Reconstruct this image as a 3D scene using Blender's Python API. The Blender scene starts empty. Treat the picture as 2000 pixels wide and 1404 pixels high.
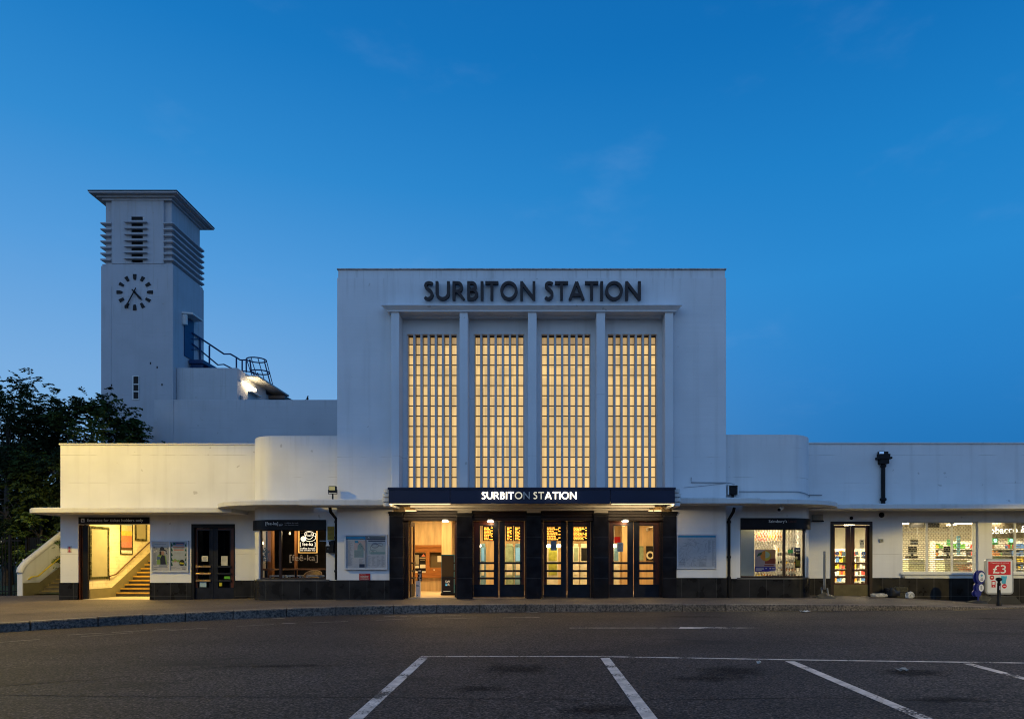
import bpy, bmesh, math, random
from mathutils import Vector, Matrix
import numpy as np

random.seed(7)
scene = bpy.context.scene
col = scene.collection

# ------------------------------------------------------------------ camera
F, D, VX, VY, CH = 1333.0, 24.24, 1058.0, 1091.0, 1.436
cam_d = bpy.data.cameras.new("camera")
cam = bpy.data.objects.new("camera", cam_d)
col.objects.link(cam)
cam.location = (0, -D, CH)
cam.rotation_euler = (math.radians(90), 0, 0)
cam_d.sensor_width = 36.0
cam_d.lens = 36.0 * F / 2000.0
cam_d.shift_x = -(VX - 1000.0) / 2000.0
cam_d.shift_y = (VY - 702.0) / 2000.0
cam_d.clip_start = 0.1
cam_d.clip_end = 3000
scene.camera = cam

scene.view_settings.view_transform = 'Standard'
scene.view_settings.look = 'None'
scene.view_settings.gamma = 1
scene.view_settings.exposure = 0.0
scene.cycles.use_denoising = True
scene.cycles.filter_width = 1.1
scene.cycles.max_bounces = 6
scene.cycles.diffuse_bounces = 3
scene.cycles.glossy_bounces = 3
scene.cycles.transparent_max_bounces = 12
scene.cycles.caustics_reflective = False
scene.cycles.caustics_refractive = False
scene.cycles.sample_clamp_indirect = 4.0


def srgb(r, g, b):
    f = lambda c: (c / 255.0) / 12.92 if c <= 10 else (((c / 255.0) + 0.055) / 1.055) ** 2.4
    return (f(r), f(g), f(b), 1.0)


# ------------------------------------------------------------------ sky (dawn gradient, no sun disc)
world = bpy.data.worlds.new("World")
scene.world = world
world.use_nodes = True
nt = world.node_tree
nt.nodes.clear()
N = nt.nodes.new
L = nt.links.new
tc = N('ShaderNodeTexCoord')
sep = N('ShaderNodeSeparateXYZ')
L(tc.outputs['Generated'], sep.inputs[0])


def ramp(nodes_new, stops, interp='LINEAR'):
    r = nodes_new('ShaderNodeValToRGB')
    r.color_ramp.interpolation = interp
    els = r.color_ramp.elements
    while len(els) < len(stops):
        els.new(0.5)
    for e, (p, c) in zip(els, stops):
        e.position = p
        e.color = c
    return r


def maprange(nodes_new, a, b, c=0.0, d=1.0, smooth=True):
    m = nodes_new('ShaderNodeMapRange')
    m.interpolation_type = 'SMOOTHSTEP' if smooth else 'LINEAR'
    m.inputs['From Min'].default_value = a
    m.inputs['From Max'].default_value = b
    m.inputs['To Min'].default_value = c
    m.inputs['To Max'].default_value = d
    return m


# elevation = z of the direction; bright towards the left, deep blue to the right
left = ramp(N, [(0.0, srgb(150, 192, 228)), (0.10, srgb(136, 184, 228)), (0.22, srgb(122, 174, 225)), (0.36, srgb(84, 156, 220)),
                (0.47, srgb(50, 139, 209)), (0.58, srgb(26, 121, 195)), (0.72, srgb(16, 103, 176)), (1.0, srgb(18, 84, 155))])
right = ramp(N, [(0.0, srgb(30, 100, 160)), (0.12, srgb(34, 115, 183)), (0.24, srgb(40, 128, 200)), (0.36, srgb(40, 136, 208)),
                 (0.48, srgb(28, 126, 199)), (0.60, srgb(15, 109, 183)), (0.75, srgb(14, 96, 169)), (1.0, srgb(18, 84, 155))])
back = ramp(N, [(0.0, srgb(187, 219, 255)), (0.3, srgb(170, 209, 255)), (0.6, srgb(115, 171, 239)), (1.0, srgb(42, 104, 182))])
back_r = ramp(N, [(0.0, srgb(140, 185, 239)), (0.3, srgb(136, 183, 247)), (0.6, srgb(99, 153, 229)), (1.0, srgb(42, 104, 182))])
L(sep.outputs['Z'], left.inputs[0])
L(sep.outputs['Z'], right.inputs[0])
L(sep.outputs['Z'], back.inputs[0])
L(sep.outputs['Z'], back_r.inputs[0])
mx = maprange(N, -0.55, 0.50)
L(sep.outputs['X'], mx.inputs[0])
mix1 = N('ShaderNodeMixRGB')
L(mx.outputs[0], mix1.inputs[0])
L(left.outputs[0], mix1.inputs[1])
L(right.outputs[0], mix1.inputs[2])
# faint wisps of high cloud
mp = N('ShaderNodeMapping')
mp.inputs['Rotation'].default_value = (0.3, 0.6, 0.5)
mp.inputs['Scale'].default_value = (5.0, 5.0, 12.0)
L(tc.outputs['Generated'], mp.inputs[0])
cn = N('ShaderNodeTexNoise')
cn.inputs['Scale'].default_value = 1.0
cn.inputs['Detail'].default_value = 6
cn.inputs['Roughness'].default_value = 0.55
L(mp.outputs[0], cn.inputs['Vector'])
cr = maprange(N, 0.56, 0.85, 0.0, 0.11)
L(cn.outputs[0], cr.inputs[0])
mixc = N('ShaderNodeMixRGB')
L(cr.outputs[0], mixc.inputs[0])
L(mix1.outputs[0], mixc.inputs[1])
mixc.inputs[2].default_value = srgb(165, 195, 235)
mb_ = maprange(N, 0.35, -0.35)
L(sep.outputs['Y'], mb_.inputs[0])
mix2 = N('ShaderNodeMixRGB')
L(mb_.outputs[0], mix2.inputs[0])
L(mixc.outputs[0], mix2.inputs[1])
mxb = maprange(N, -0.3, 0.9)
L(sep.outputs['X'], mxb.inputs[0])
mixb = N('ShaderNodeMixRGB')
L(mxb.outputs[0], mixb.inputs[0])
L(back.outputs[0], mixb.inputs[1])
L(back_r.outputs[0], mixb.inputs[2])
L(mixb.outputs[0], mix2.inputs[2])
bg = N('ShaderNodeBackground')
bg.inputs['Strength'].default_value = 1.0
out = N('ShaderNodeOutputWorld')
L(mix2.outputs[0], bg.inputs[0])
L(bg.outputs[0], out.inputs[0])


# ------------------------------------------------------------------ pixel helpers (photo measurements -> metres at a known depth)
def X(px, y=0.0):
    return (px - VX) * (D + y) / F


def Z(py, y=0.0):
    return CH - (py - VY) * (D + y) / F


# ------------------------------------------------------------------ object helpers
def tag(o, label=None, cat=None, group=None, kind=None):
    if label: o['label'] = label
    if cat: o['category'] = cat
    if group: o['group'] = group
    if kind: o['kind'] = kind
    return o


def thing(name, label, cat, loc=(0, 0, 0), group=None):
    o = bpy.data.objects.new(name, None)
    o.empty_display_size = 0.2
    col.objects.link(o)
    o.location = loc
    return tag(o, label, cat, group)


def wloc(o):
    v = Vector((0, 0, 0))
    while o is not None:
        v += o.location
        o = o.parent
    return v


class MB:
    def __init__(s):
        s.v = []
        s.f = []
        s.m = []
        s.sm = []

    def add(s, verts, faces, m=0, smooth=False):
        b = len(s.v)
        s.v += [tuple(p) for p in verts]
        for f in faces:
            s.f.append([b + i for i in f])
            s.m.append(m)
            s.sm.append(smooth)
        return s

    def box(s, x0, x1, y0, y1, z0, z1, m=0):
        if x0 > x1: x0, x1 = x1, x0
        if y0 > y1: y0, y1 = y1, y0
        if z0 > z1: z0, z1 = z1, z0
        v = [(x, y, z) for z in (z0, z1) for y in (y0, y1) for x in (x0, x1)]
        s.add(v, [(0, 2, 3, 1), (4, 5, 7, 6), (0, 1, 5, 4), (2, 6, 7, 3), (0, 4, 6, 2), (1, 3, 7, 5)], m)
        return s

    def quad(s, a, b, c, d, m=0):
        return s.add([a, b, c, d], [(0, 1, 2, 3)], m)

    def plate(s, x0, x1, z0, z1, y, m=0):          # flat sheet facing -y
        return s.quad((x0, y, z0), (x1, y, z0), (x1, y, z1), (x0, y, z1), m)

    def prism(s, pts, fn, a, b, m=0, smooth=False):  # 2D outline swept from a to b; fn(u, v, w) -> point
        n = len(pts)
        v = [fn(u, w, a) for u, w in pts] + [fn(u, w, b) for u, w in pts]
        fs = [(i, (i + 1) % n, n + (i + 1) % n, n + i) for i in range(n)]
        s.add(v, fs, m, smooth)
        s.add([v[i] for i in range(n)], [tuple(range(n))], m)
        s.add([v[n + i] for i in range(n)], [tuple(range(n))], m)
        return s

    def slab(s, pts, z0, z1, m=0, smooth=False):
        return s.prism(pts, lambda u, v, w: (u, v, w), z0, z1, m, smooth)

    def tube(s, path, r, n=8, m=0, r1=None, closed=False):
        path = [Vector(p) for p in path]
        k = len(path)
        vs = []
        up0 = None
        for i, p in enumerate(path):
            if closed:
                d = path[(i + 1) % k] - path[i - 1]
            else:
                d = path[min(i + 1, k - 1)] - path[max(i - 1, 0)]
            d.normalize()
            up = Vector((0, 0, 1)) if abs(d.z) < 0.95 else Vector((1, 0, 0))
            if up0 is not None and abs(up0.dot(d)) < 0.95: up = up0
            a = d.cross(up).normalized()
            b = a.cross(d).normalized()
            up0 = b
            rr = r if r1 is None else r + (r1 - r) * i / max(1, k - 1)
            for j in range(n):
                t = 2 * math.pi * j / n
                vs.append(p + a * (math.cos(t) * rr) + b * (math.sin(t) * rr))
        fs = []
        for i in range(k if closed else k - 1):
            i2 = (i + 1) % k
            for j in range(n):
                fs.append((i * n + j, i * n + (j + 1) % n, i2 * n + (j + 1) % n, i2 * n + j))
        s.add(vs, fs, m, True)
        if not closed:
            s.add(vs[:n], [tuple(range(n))], m)
            s.add(vs[-n:], [tuple(range(n))], m)
        return s

    def lathe(s, prof, c, n=16, m=0, axis='z'):
        vs = []
        for r, h in prof:
            for j in range(n):
                t = 2 * math.pi * j / n
                a, b = r * math.cos(t), r * math.sin(t)
                if axis == 'z': vs.append((c[0] + a, c[1] + b, c[2] + h))
                elif axis == 'y': vs.append((c[0] + a, c[1] + h, c[2] + b))
                else: vs.append((c[0] + h, c[1] + a, c[2] + b))
        fs = []
        for i in range(len(prof) - 1):
            for j in range(n):
                fs.append((i * n + j, i * n + (j + 1) % n, (i + 1) * n + (j + 1) % n, (i + 1) * n + j))
        s.add(vs, fs, m, True)
        s.add(vs[:n], [tuple(range(n))], m)
        s.add(vs[-n:], [tuple(range(n))], m)
        return s

    def disc(s, cx, cz, y, r, m=0, n=24, rz=None):
        rz = rz or r
        return s.add([(cx + r * math.cos(2 * math.pi * i / n), y, cz + rz * math.sin(2 * math.pi * i / n)) for i in range(n)], [tuple(range(n))], m)

    def wall(s, x0, x1, z0, z1, holes, y, t, m=0, mf=None):
        """wall facing -y with rectangular holes (hx0, hx1, hz0, hz1)"""
        xs = sorted({x0, x1, *[min(max(h[i], x0), x1) for h in holes for i in (0, 1)]})
        zs = sorted({z0, z1, *[min(max(h[i], z0), z1) for h in holes for i in (2, 3)]})
        nx, nz = len(xs) - 1, len(zs) - 1

        def solid(i, k):
            if i < 0 or k < 0 or i >= nx or k >= nz: return False
            cx, cz = (xs[i] + xs[i + 1]) / 2, (zs[k] + zs[k + 1]) / 2
            return not any(h[0] < cx < h[1] and h[2] < cz < h[3] for h in holes)
        for i in range(nx):
            for k in range(nz):
                if not solid(i, k): continue
                a, b, c, d = xs[i], xs[i + 1], zs[k], zs[k + 1]
                mm = m if mf is None else mf((a + b) / 2, (c + d) / 2)
                s.quad((a, y, c), (b, y, c), (b, y, d), (a, y, d), mm)
                s.quad((b, y + t, c), (a, y + t, c), (a, y + t, d), (b, y + t, d), mm)
                if not solid(i - 1, k): s.quad((a, y + t, c), (a, y, c), (a, y, d), (a, y + t, d), mm)
                if not solid(i + 1, k): s.quad((b, y, c), (b, y + t, c), (b, y + t, d), (b, y, d), mm)
                if not solid(i, k - 1): s.quad((a, y, c), (a, y + t, c), (b, y + t, c), (b, y, c), mm)
                if not solid(i, k + 1): s.quad((a, y, d), (b, y, d), (b, y + t, d), (a, y + t, d), mm)
        return s

    def pathwall(s, path, z0, z1, t, m=0, smooth=True):
        """upright wall along a plan path (outer face), thickness t to the left of travel"""
        n = len(path)
        off = []
        for i in range(n):
            a = Vector(path[max(i - 1, 0)])
            b = Vector(path[min(i + 1, n - 1)])
            d = (b - a).normalized()
            off.append((path[i][0] - d.y * t, path[i][1] + d.x * t))
        v = [(p[0], p[1], z0) for p in path] + [(p[0], p[1], z1) for p in path] + [(p[0], p[1], z0) for p in off] + [(p[0], p[1], z1) for p in off]
        fo = [(i, i + 1, n + i + 1, n + i) for i in range(n - 1)]
        fi = [(2 * n + i + 1, 2 * n + i, 3 * n + i, 3 * n + i + 1) for i in range(n - 1)]
        s.add(v, fo + fi, m, smooth)
        s.add(v, [(n + i, n + i + 1, 3 * n + i + 1, 3 * n + i) for i in range(n - 1)] + [(2 * n + i, 2 * n + i + 1, i + 1, i) for i in range(n - 1)]
              + [(0, n, 3 * n, 2 * n), (n - 1, 3 * n - 1, 4 * n - 1, 2 * n - 1)], m)
        return s

    def text(s, txt, x0, x1, z0, z1, y, m=0, depth=0.0, fit='box', xf=None):
        """lettering facing -y, scaled into the box (or to its height, centred, with fit='h')"""
        cu = bpy.data.curves.new("lettering_curve", 'FONT')
        cu.body = txt
        cu.resolution_u = 3
        cu.fill_mode = 'FRONT' if depth == 0 else 'BOTH'
        cu.extrude = 0
        ob = bpy.data.objects.new("lettering_curve", cu)
        me = bpy.data.meshes.new_from_object(ob)
        if not me.vertices:
            return s
        us = [v.co.x for v in me.vertices]
        vs = [v.co.y for v in me.vertices]
        u0, u1, v0, v1 = min(us), max(us), min(vs), max(vs)
        sx = (x1 - x0) / max(1e-6, u1 - u0)
        sz = (z1 - z0) / max(1e-6, v1 - v0)
        if fit == 'h':
            sx = sz
            mid = (x0 + x1) / 2
            x0 = mid - (u1 - u0) * sx / 2
        pts = [(x0 + (v.co.x - u0) * sx, y, z0 + (v.co.y - v0) * sz) for v in me.vertices]
        if xf: pts = [xf(p) for p in pts]
        s.add(pts, [tuple(p.vertices) for p in me.polygons], m)
        bpy.data.objects.remove(ob)
        bpy.data.curves.remove(cu)
        bpy.data.meshes.remove(me)
        return s

    def make(s, name, mats, parent=None, bevel=0.0, loc=None):
        me = bpy.data.meshes.new(name)
        off = wloc(parent) if parent is not None else Vector((0, 0, 0))
        if loc is not None: off = off + Vector(loc)
        me.from_pydata([(p[0] - off.x, p[1] - off.y, p[2] - off.z) for p in s.v], [], s.f)
        if not isinstance(mats, (list, tuple)): mats = [mats]
        for mt in mats: me.materials.append(mt)
        me.polygons.foreach_set("material_index", s.m)
        me.polygons.foreach_set("use_smooth", s.sm)
        me.update()
        o = bpy.data.objects.new(name, me)
        col.objects.link(o)
        if loc is not None: o.location = loc
        if parent is not None: o.parent = parent
        if bevel > 0:
            bv = o.modifiers.new("bevel", 'BEVEL')
            bv.width = bevel
            bv.segments = 2
            bv.limit_method = 'ANGLE'
            bv.angle_limit = math.radians(40)
        return o


def copy_tree(o, parent=None):
    c = o.copy()
    col.objects.link(c)
    if parent is not None: c.parent = parent
    for ch in list(o.children): copy_tree(ch, c)
    return c


# ------------------------------------------------------------------ materials
_m = {}


def mat(name, color, rough=0.6, var=0.12, scale=3.0, bump=0.0, bscale=60.0, metal=0.0, spec=0.35, stretch=(1, 1, 1), coat=0.0):
    if name in _m: return _m[name]
    m = bpy.data.materials.new(name)
    m.use_nodes = True
    t = m.node_tree
    p = t.nodes['Principled BSDF']
    p.inputs['Roughness'].default_value = rough
    p.inputs['Metallic'].default_value = metal
    p.inputs['Specular IOR Level'].default_value = spec
    p.inputs['Coat Weight'].default_value = coat
    g = t.nodes.new('ShaderNodeNewGeometry')
    mpp = t.nodes.new('ShaderNodeMapping')
    mpp.inputs['Scale'].default_value = stretch
    t.links.new(g.outputs['Position'], mpp.inputs[0])
    n = t.nodes.new('ShaderNodeTexNoise')
    n.inputs['Scale'].default_value = scale
    n.inputs['Detail'].default_value = 4
    t.links.new(mpp.outputs[0], n.inputs['Vector'])
    c = color if len(color) == 4 else (*color, 1)
    lo = tuple(x * (1 - var) for x in c[:3]) + (1,)
    hi = tuple(min(1, x * (1 + var)) for x in c[:3]) + (1,)
    r = ramp(t.nodes.new, [(0.3, lo), (0.7, hi)])
    t.links.new(n.outputs[0], r.inputs[0])
    t.links.new(r.outputs[0], p.inputs['Base Color'])
    if bump > 0:
        n2 = t.nodes.new('ShaderNodeTexNoise')
        n2.inputs['Scale'].default_value = bscale
        n2.inputs['Detail'].default_value = 3
        t.links.new(mpp.outputs[0], n2.inputs['Vector'])
        bp = t.nodes.new('ShaderNodeBump')
        bp.inputs['Strength'].default_value = bump
        bp.inputs['Distance'].default_value = 0.02
        t.links.new(n2.outputs[0], bp.inputs['Height'])
        t.links.new(bp.outputs[0], p.inputs['Normal'])
    _m[name] = m
    return m


def emit(name, color, strength=1.0, var=0.0, scale=2.0):
    if name in _m: return _m[name]
    m = bpy.data.materials.new(name)
    m.use_nodes = True
    t = m.node_tree
    p = t.nodes['Principled BSDF']
    p.inputs['Base Color'].default_value = tuple(min(0.8, c) for c in color[:3]) + (1,)
    p.inputs['Emission Color'].default_value = color if len(color) == 4 else (*color, 1)
    p.inputs['Emission Strength'].default_value = strength
    _m[name] = m
    return m


def glass(name, tint=(1, 1, 1), refl=1.0, rough=0.0):
    if name in _m: return _m[name]
    m = bpy.data.materials.new(name)
    m.use_nodes = True
    t = m.node_tree
    t.nodes.clear()
    o = t.nodes.new('ShaderNodeOutputMaterial')
    tr = t.nodes.new('ShaderNodeBsdfTransparent')
    tr.inputs[0].default_value = (*tint, 1)
    gl = t.nodes.new('ShaderNodeBsdfGlossy')
    gl.inputs['Roughness'].default_value = rough
    fr = t.nodes.new('ShaderNodeFresnel')
    fr.inputs[0].default_value = 1.5
    mu = t.nodes.new('ShaderNodeMath')
    mu.operation = 'MULTIPLY'
    mu.inputs[1].default_value = refl
    t.links.new(fr.outputs[0], mu.inputs[0])
    mx_ = t.nodes.new('ShaderNodeMixShader')
    t.links.new(mu.outputs[0], mx_.inputs[0])
    t.links.new(tr.outputs[0], mx_.inputs[1])
    t.links.new(gl.outputs[0], mx_.inputs[2])
    t.links.new(mx_.outputs[0], o.inputs[0])
    _m[name] = m
    return m


def white_render(name, ztop, base=(0.74, 0.74, 0.73), dirt=0.5, drop=0.9, joints=()):
    """painted render: faint mottling, board marks, hairline drips below the coping"""
    if name in _m: return _m[name]
    m = bpy.data.materials.new(name)
    m.use_nodes = True
    t = m.node_tree
    n_, l_ = t.nodes.new, t.links.new
    p = t.nodes['Principled BSDF']
    p.inputs['Roughness'].default_value = 0.7
    p.inputs['Specular IOR Level'].default_value = 0.25
    g = n_('ShaderNodeNewGeometry')

    def noise(sc, det=4, stretch=(1, 1, 1), rough=0.5):
        mpp = n_('ShaderNodeMapping')
        mpp.inputs['Scale'].default_value = stretch
        l_(g.outputs['Position'], mpp.inputs[0])
        q = n_('ShaderNodeTexNoise')
        q.inputs['Scale'].default_value = sc
        q.inputs['Detail'].default_value = det
        q.inputs['Roughness'].default_value = rough
        l_(mpp.outputs[0], q.inputs['Vector'])
        return q
    a = noise(0.9, 6)
    r = ramp(n_, [(0.3, tuple(c * 0.90 for c in base) + (1,)), (0.7, (*base, 1))])
    l_(a.outputs[0], r.inputs[0])
    # drips under the coping
    st = noise(1.0, 5, (7, 7, 0.35), 0.6)
    sr = maprange(n_, 0.50, 0.80)
    l_(st.outputs[0], sr.inputs[0])
    sp = n_('ShaderNodeSeparateXYZ')
    l_(g.outputs['Position'], sp.inputs[0])
    hz = maprange(n_, ztop - drop, ztop)
    l_(sp.outputs['Z'], hz.inputs[0])
    mu = n_('ShaderNodeMath'); mu.operation = 'MULTIPLY'
    l_(sr.outputs[0], mu.inputs[0]); l_(hz.outputs[0], mu.inputs[1])
    # overall faint vertical streaks
    s2 = noise(1.0, 4, (3.0, 3.0, 0.15))
    r2 = maprange(n_, 0.50, 0.8, 0.0, 0.20)
    l_(s2.outputs[0], r2.inputs[0])
    # small chips
    ch = noise(3.2, 2)
    r3 = maprange(n_, 0.735, 0.76, 0.0, 0.45)
    l_(ch.outputs[0], r3.inputs[0])
    ad = n_('ShaderNodeMath'); ad.operation = 'MULTIPLY_ADD'
    l_(mu.outputs[0], ad.inputs[0]); ad.inputs[1].default_value = dirt; l_(r2.outputs[0], ad.inputs[2])
    ad2 = n_('ShaderNodeMath'); ad2.operation = 'ADD'; ad2.use_clamp = True
    l_(ad.outputs[0], ad2.inputs[0]); l_(r3.outputs[0], ad2.inputs[1])
    jn = noise(0.9, 3)
    jr = maprange(n_, 0.46, 0.60, 0.0, 0.40)
    l_(jn.outputs[0], jr.inputs[0])
    for jz in joints:                              # hairline construction joints, broken along their length
        cmp_ = n_('ShaderNodeMath'); cmp_.operation = 'COMPARE'
        l_(sp.outputs['Z'], cmp_.inputs[0]); cmp_.inputs[1].default_value = jz; cmp_.inputs[2].default_value = 0.011
        mj = n_('ShaderNodeMath'); mj.operation = 'MULTIPLY'
        l_(cmp_.outputs[0], mj.inputs[0]); l_(jr.outputs[0], mj.inputs[1])
        aj = n_('ShaderNodeMath'); aj.operation = 'ADD'; aj.use_clamp = True
        l_(ad2.outputs[0], aj.inputs[0]); l_(mj.outputs[0], aj.inputs[1])
        ad2 = aj
    mxx = n_('ShaderNodeMixRGB')
    l_(ad2.outputs[0], mxx.inputs[0]); l_(r.outputs[0], mxx.inputs[1])
    mxx.inputs[2].default_value = (0.30, 0.28, 0.25, 1)
    l_(mxx.outputs[0], p.inputs['Base Color'])
    b1 = noise(1.0, 2, (0.25, 0.25, 5.5))
    b2 = noise(26, 3)
    adb = n_('ShaderNodeMath'); adb.operation = 'MULTIPLY_ADD'
    l_(b2.outputs[0], adb.inputs[0]); adb.inputs[1].default_value = 0.25; l_(b1.outputs[0], adb.inputs[2])
    bp = n_('ShaderNodeBump'); bp.inputs['Strength'].default_value = 0.22; bp.inputs['Distance'].default_value = 0.03
    l_(adb.outputs[0], bp.inputs['Height']); l_(bp.outputs[0], p.inputs['Normal'])
    _m[name] = m
    return m


def tiles(name, c1, c2, mortar, w, h, msize=0.012, rough=0.2, offset=0.0, axis='x', bump=0.2, spec=0.5, vary=0.25):
    if name in _m: return _m[name]
    m = bpy.data.materials.new(name)
    m.use_nodes = True
    t = m.node_tree
    n_, l_ = t.nodes.new, t.links.new
    p = t.nodes['Principled BSDF']
    p.inputs['Roughness'].default_value = rough
    p.inputs['Specular IOR Level'].default_value = spec
    g = n_('ShaderNodeNewGeometry')
    sp = n_('ShaderNodeSeparateXYZ')
    l_(g.outputs['Position'], sp.inputs[0])
    cb = n_('ShaderNodeCombineXYZ')
    l_(sp.outputs['X' if axis == 'x' else 'Y'], cb.inputs[0])
    l_(sp.outputs['Z'], cb.inputs[1])
    b = n_('ShaderNodeTexBrick')
    b.offset = offset
    b.inputs['Scale'].default_value = 1.0
    b.inputs['Brick Width'].default_value = w
    b.inputs['Row Height'].default_value = h
    b.inputs['Mortar Size'].default_value = msize
    b.inputs['Mortar Smooth'].default_value = 0.2
    b.inputs['Color1'].default_value = (*c1, 1)
    b.inputs['Color2'].default_value = (*c2, 1)
    b.inputs['Mortar'].default_value = (*mortar, 1)
    l_(cb.outputs[0], b.inputs['Vector'])
    ns = n_('ShaderNodeTexNoise'); ns.inputs['Scale'].default_value = 2.5; ns.inputs['Detail'].default_value = 5
    l_(g.outputs['Position'], ns.inputs['Vector'])
    mr = maprange(n_, 0.3, 0.7, 1 - vary, 1 + vary)
    l_(ns.outputs[0], mr.inputs[0])
    mu = n_('ShaderNodeVectorMath'); mu.operation = 'SCALE'
    l_(b.outputs['Color'], mu.inputs[0]); l_(mr.outputs[0], mu.inputs['Scale'])
    l_(mu.outputs[0], p.inputs['Base Color'])
    rr = maprange(n_, 0.3, 0.7, rough * 0.7, min(1, rough * 1.6))
    l_(ns.outputs[0], rr.inputs[0]); l_(rr.outputs[0], p.inputs['Roughness'])
    bp = n_('ShaderNodeBump'); bp.inputs['Strength'].default_value = bump; bp.inputs['Distance'].default_value = 0.01; bp.invert = True
    l_(b.outputs['Fac'], bp.inputs['Height']); l_(bp.outputs[0], p.inputs['Normal'])
    _m[name] = m
    return m


def asphalt(name, base, worn, speck=0.5, bump=0.6):
    if name in _m: return _m[name]
    m = bpy.data.materials.new(name)
    m.use_nodes = True
    t = m.node_tree
    n_, l_ = t.nodes.new, t.links.new
    p = t.nodes['Principled BSDF']
    p.inputs['Roughness'].default_value = 0.75
    p.inputs['Specular IOR Level'].default_value = 0.2
    g = n_('ShaderNodeNewGeometry')

    def noise(sc, det, st=(1, 1, 1)):
        mpp = n_('ShaderNodeMapping'); mpp.inputs['Scale'].default_value = st
        l_(g.outputs['Position'], mpp.inputs[0])
        q = n_('ShaderNodeTexNoise'); q.inputs['Scale'].default_value = sc; q.inputs['Detail'].default_value = det
        l_(mpp.outputs[0], q.inputs['Vector'])
        return q
    big = noise(0.45, 5, (0.7, 1.3, 1))
    r1 = ramp(n_, [(0.32, (*base, 1)), (0.68, (*worn, 1))])
    l_(big.outputs[0], r1.inputs[0])
    fine = noise(36, 2)
    r2 = ramp(n_, [(0.38, (1 - speck, 1 - speck, 1 - speck, 1)), (0.5, (1, 1, 1, 1)), (0.64, (1 + 1.8 * speck,) * 3 + (1,))])
    l_(fine.outputs[0], r2.inputs[0])
    mu = n_('ShaderNodeMixRGB'); mu.blend_type = 'MULTIPLY'; mu.inputs[0].default_value = 1
    l_(r1.outputs[0], mu.inputs[1]); l_(r2.outputs[0], mu.inputs[2])
    # single stones of the aggregate
    vs_ = n_('ShaderNodeTexVoronoi'); vs_.inputs['Scale'].default_value = 42
    l_(g.outputs['Position'], vs_.inputs['Vector'])
    sv = n_('ShaderNodeSeparateXYZ'); l_(vs_.outputs['Color'], sv.inputs[0])
    rv = maprange(n_, 0.0, 1.0, 1 - speck * 1.5, 1 + speck * 1.7, False)
    l_(sv.outputs[0], rv.inputs[0])
    mv = n_('ShaderNodeVectorMath'); mv.operation = 'SCALE'
    l_(mu.outputs[0], mv.inputs[0]); l_(rv.outputs[0], mv.inputs['Scale'])
    mu = mv
    # oil stains and patches with their own outline
    st = noise(0.8, 6, (0.55, 1.4, 1))
    r3 = maprange(n_, 0.60, 0.72, 0.0, 0.55)
    l_(st.outputs[0], r3.inputs[0])
    m2 = n_('ShaderNodeMixRGB'); l_(r3.outputs[0], m2.inputs[0]); l_(mu.outputs[0], m2.inputs[1])
    m2.inputs[2].default_value = tuple(c * 0.45 for c in base) + (1,)
    # pale grit
    vo = n_('ShaderNodeTexVoronoi'); vo.inputs['Scale'].default_value = 13
    l_(g.outputs['Position'], vo.inputs['Vector'])
    r4 = maprange(n_, 0.10, 0.05, 0.0, 0.6)
    l_(vo.outputs['Distance'], r4.inputs[0])
    m3 = n_('ShaderNodeMixRGB'); l_(r4.outputs[0], m3.inputs[0]); l_(m2.outputs[0], m3.inputs[1])
    m3.inputs[2].default_value = tuple(min(1, c * 2.6) for c in worn) + (1,)
    l_(m3.outputs[0], p.inputs['Base Color'])
    bp = n_('ShaderNodeBump'); bp.inputs['Strength'].default_value = bump; bp.inputs['Distance'].default_value = 0.012
    l_(fine.outputs[0], bp.inputs['Height']); l_(bp.outputs[0], p.inputs['Normal'])
    _m[name] = m
    return m


def lit_pane(name, c, strength):
    """back-lit reeded glass: fine vertical reeds and slow unevenness of the light behind"""
    if name in _m: return _m[name]
    m = bpy.data.materials.new(name)
    m.use_nodes = True
    t = m.node_tree
    n_, l_ = t.nodes.new, t.links.new
    p = t.nodes['Principled BSDF']
    p.inputs['Base Color'].default_value = (0.35, 0.30, 0.22, 1)
    p.inputs['Roughness'].default_value = 0.3
    g = n_('ShaderNodeNewGeometry')
    a = n_('ShaderNodeTexNoise'); a.inputs['Scale'].default_value = 0.7; a.inputs['Detail'].default_value = 3
    l_(g.outputs['Position'], a.inputs['Vector'])
    mpp = n_('ShaderNodeMapping'); mpp.inputs['Scale'].default_value = (34, 1, 0.3)
    l_(g.outputs['Position'], mpp.inputs[0])
    b = n_('ShaderNodeTexNoise'); b.inputs['Scale'].default_value = 1; b.inputs['Detail'].default_value = 1
    l_(mpp.outputs[0], b.inputs['Vector'])
    wn = n_('ShaderNodeTexWhiteNoise')
    sn = n_('ShaderNodeVectorMath'); sn.operation = 'SNAP'; sn.inputs[1].default_value = (0.261, 9, 0.3645)
    l_(g.outputs['Position'], sn.inputs[0]); l_(sn.outputs[0], wn.inputs['Vector'])
    r1 = maprange(n_, 0.3, 0.7, 0.88, 1.10); l_(a.outputs[0], r1.inputs[0])
    r2 = maprange(n_, 0.3, 0.7, 0.86, 1.10); l_(b.outputs[0], r2.inputs[0])
    r3 = maprange(n_, 0, 1, 0.84, 1.10, False); l_(wn.outputs['Value'], r3.inputs[0])
    m1 = n_('ShaderNodeMath'); m1.operation = 'MULTIPLY'; l_(r1.outputs[0], m1.inputs[0]); l_(r2.outputs[0], m1.inputs[1])
    m2 = n_('ShaderNodeMath'); m2.operation = 'MULTIPLY'; l_(m1.outputs[0], m2.inputs[0]); l_(r3.outputs[0], m2.inputs[1])
    m3 = n_('ShaderNodeMath'); m3.operation = 'MULTIPLY'; l_(m2.outputs[0], m3.inputs[0]); m3.inputs[1].default_value = strength
    p.inputs['Emission Color'].default_value = c
    l_(m3.outputs[0], p.inputs['Emission Strength'])
    _m[name] = m
    return m


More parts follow.
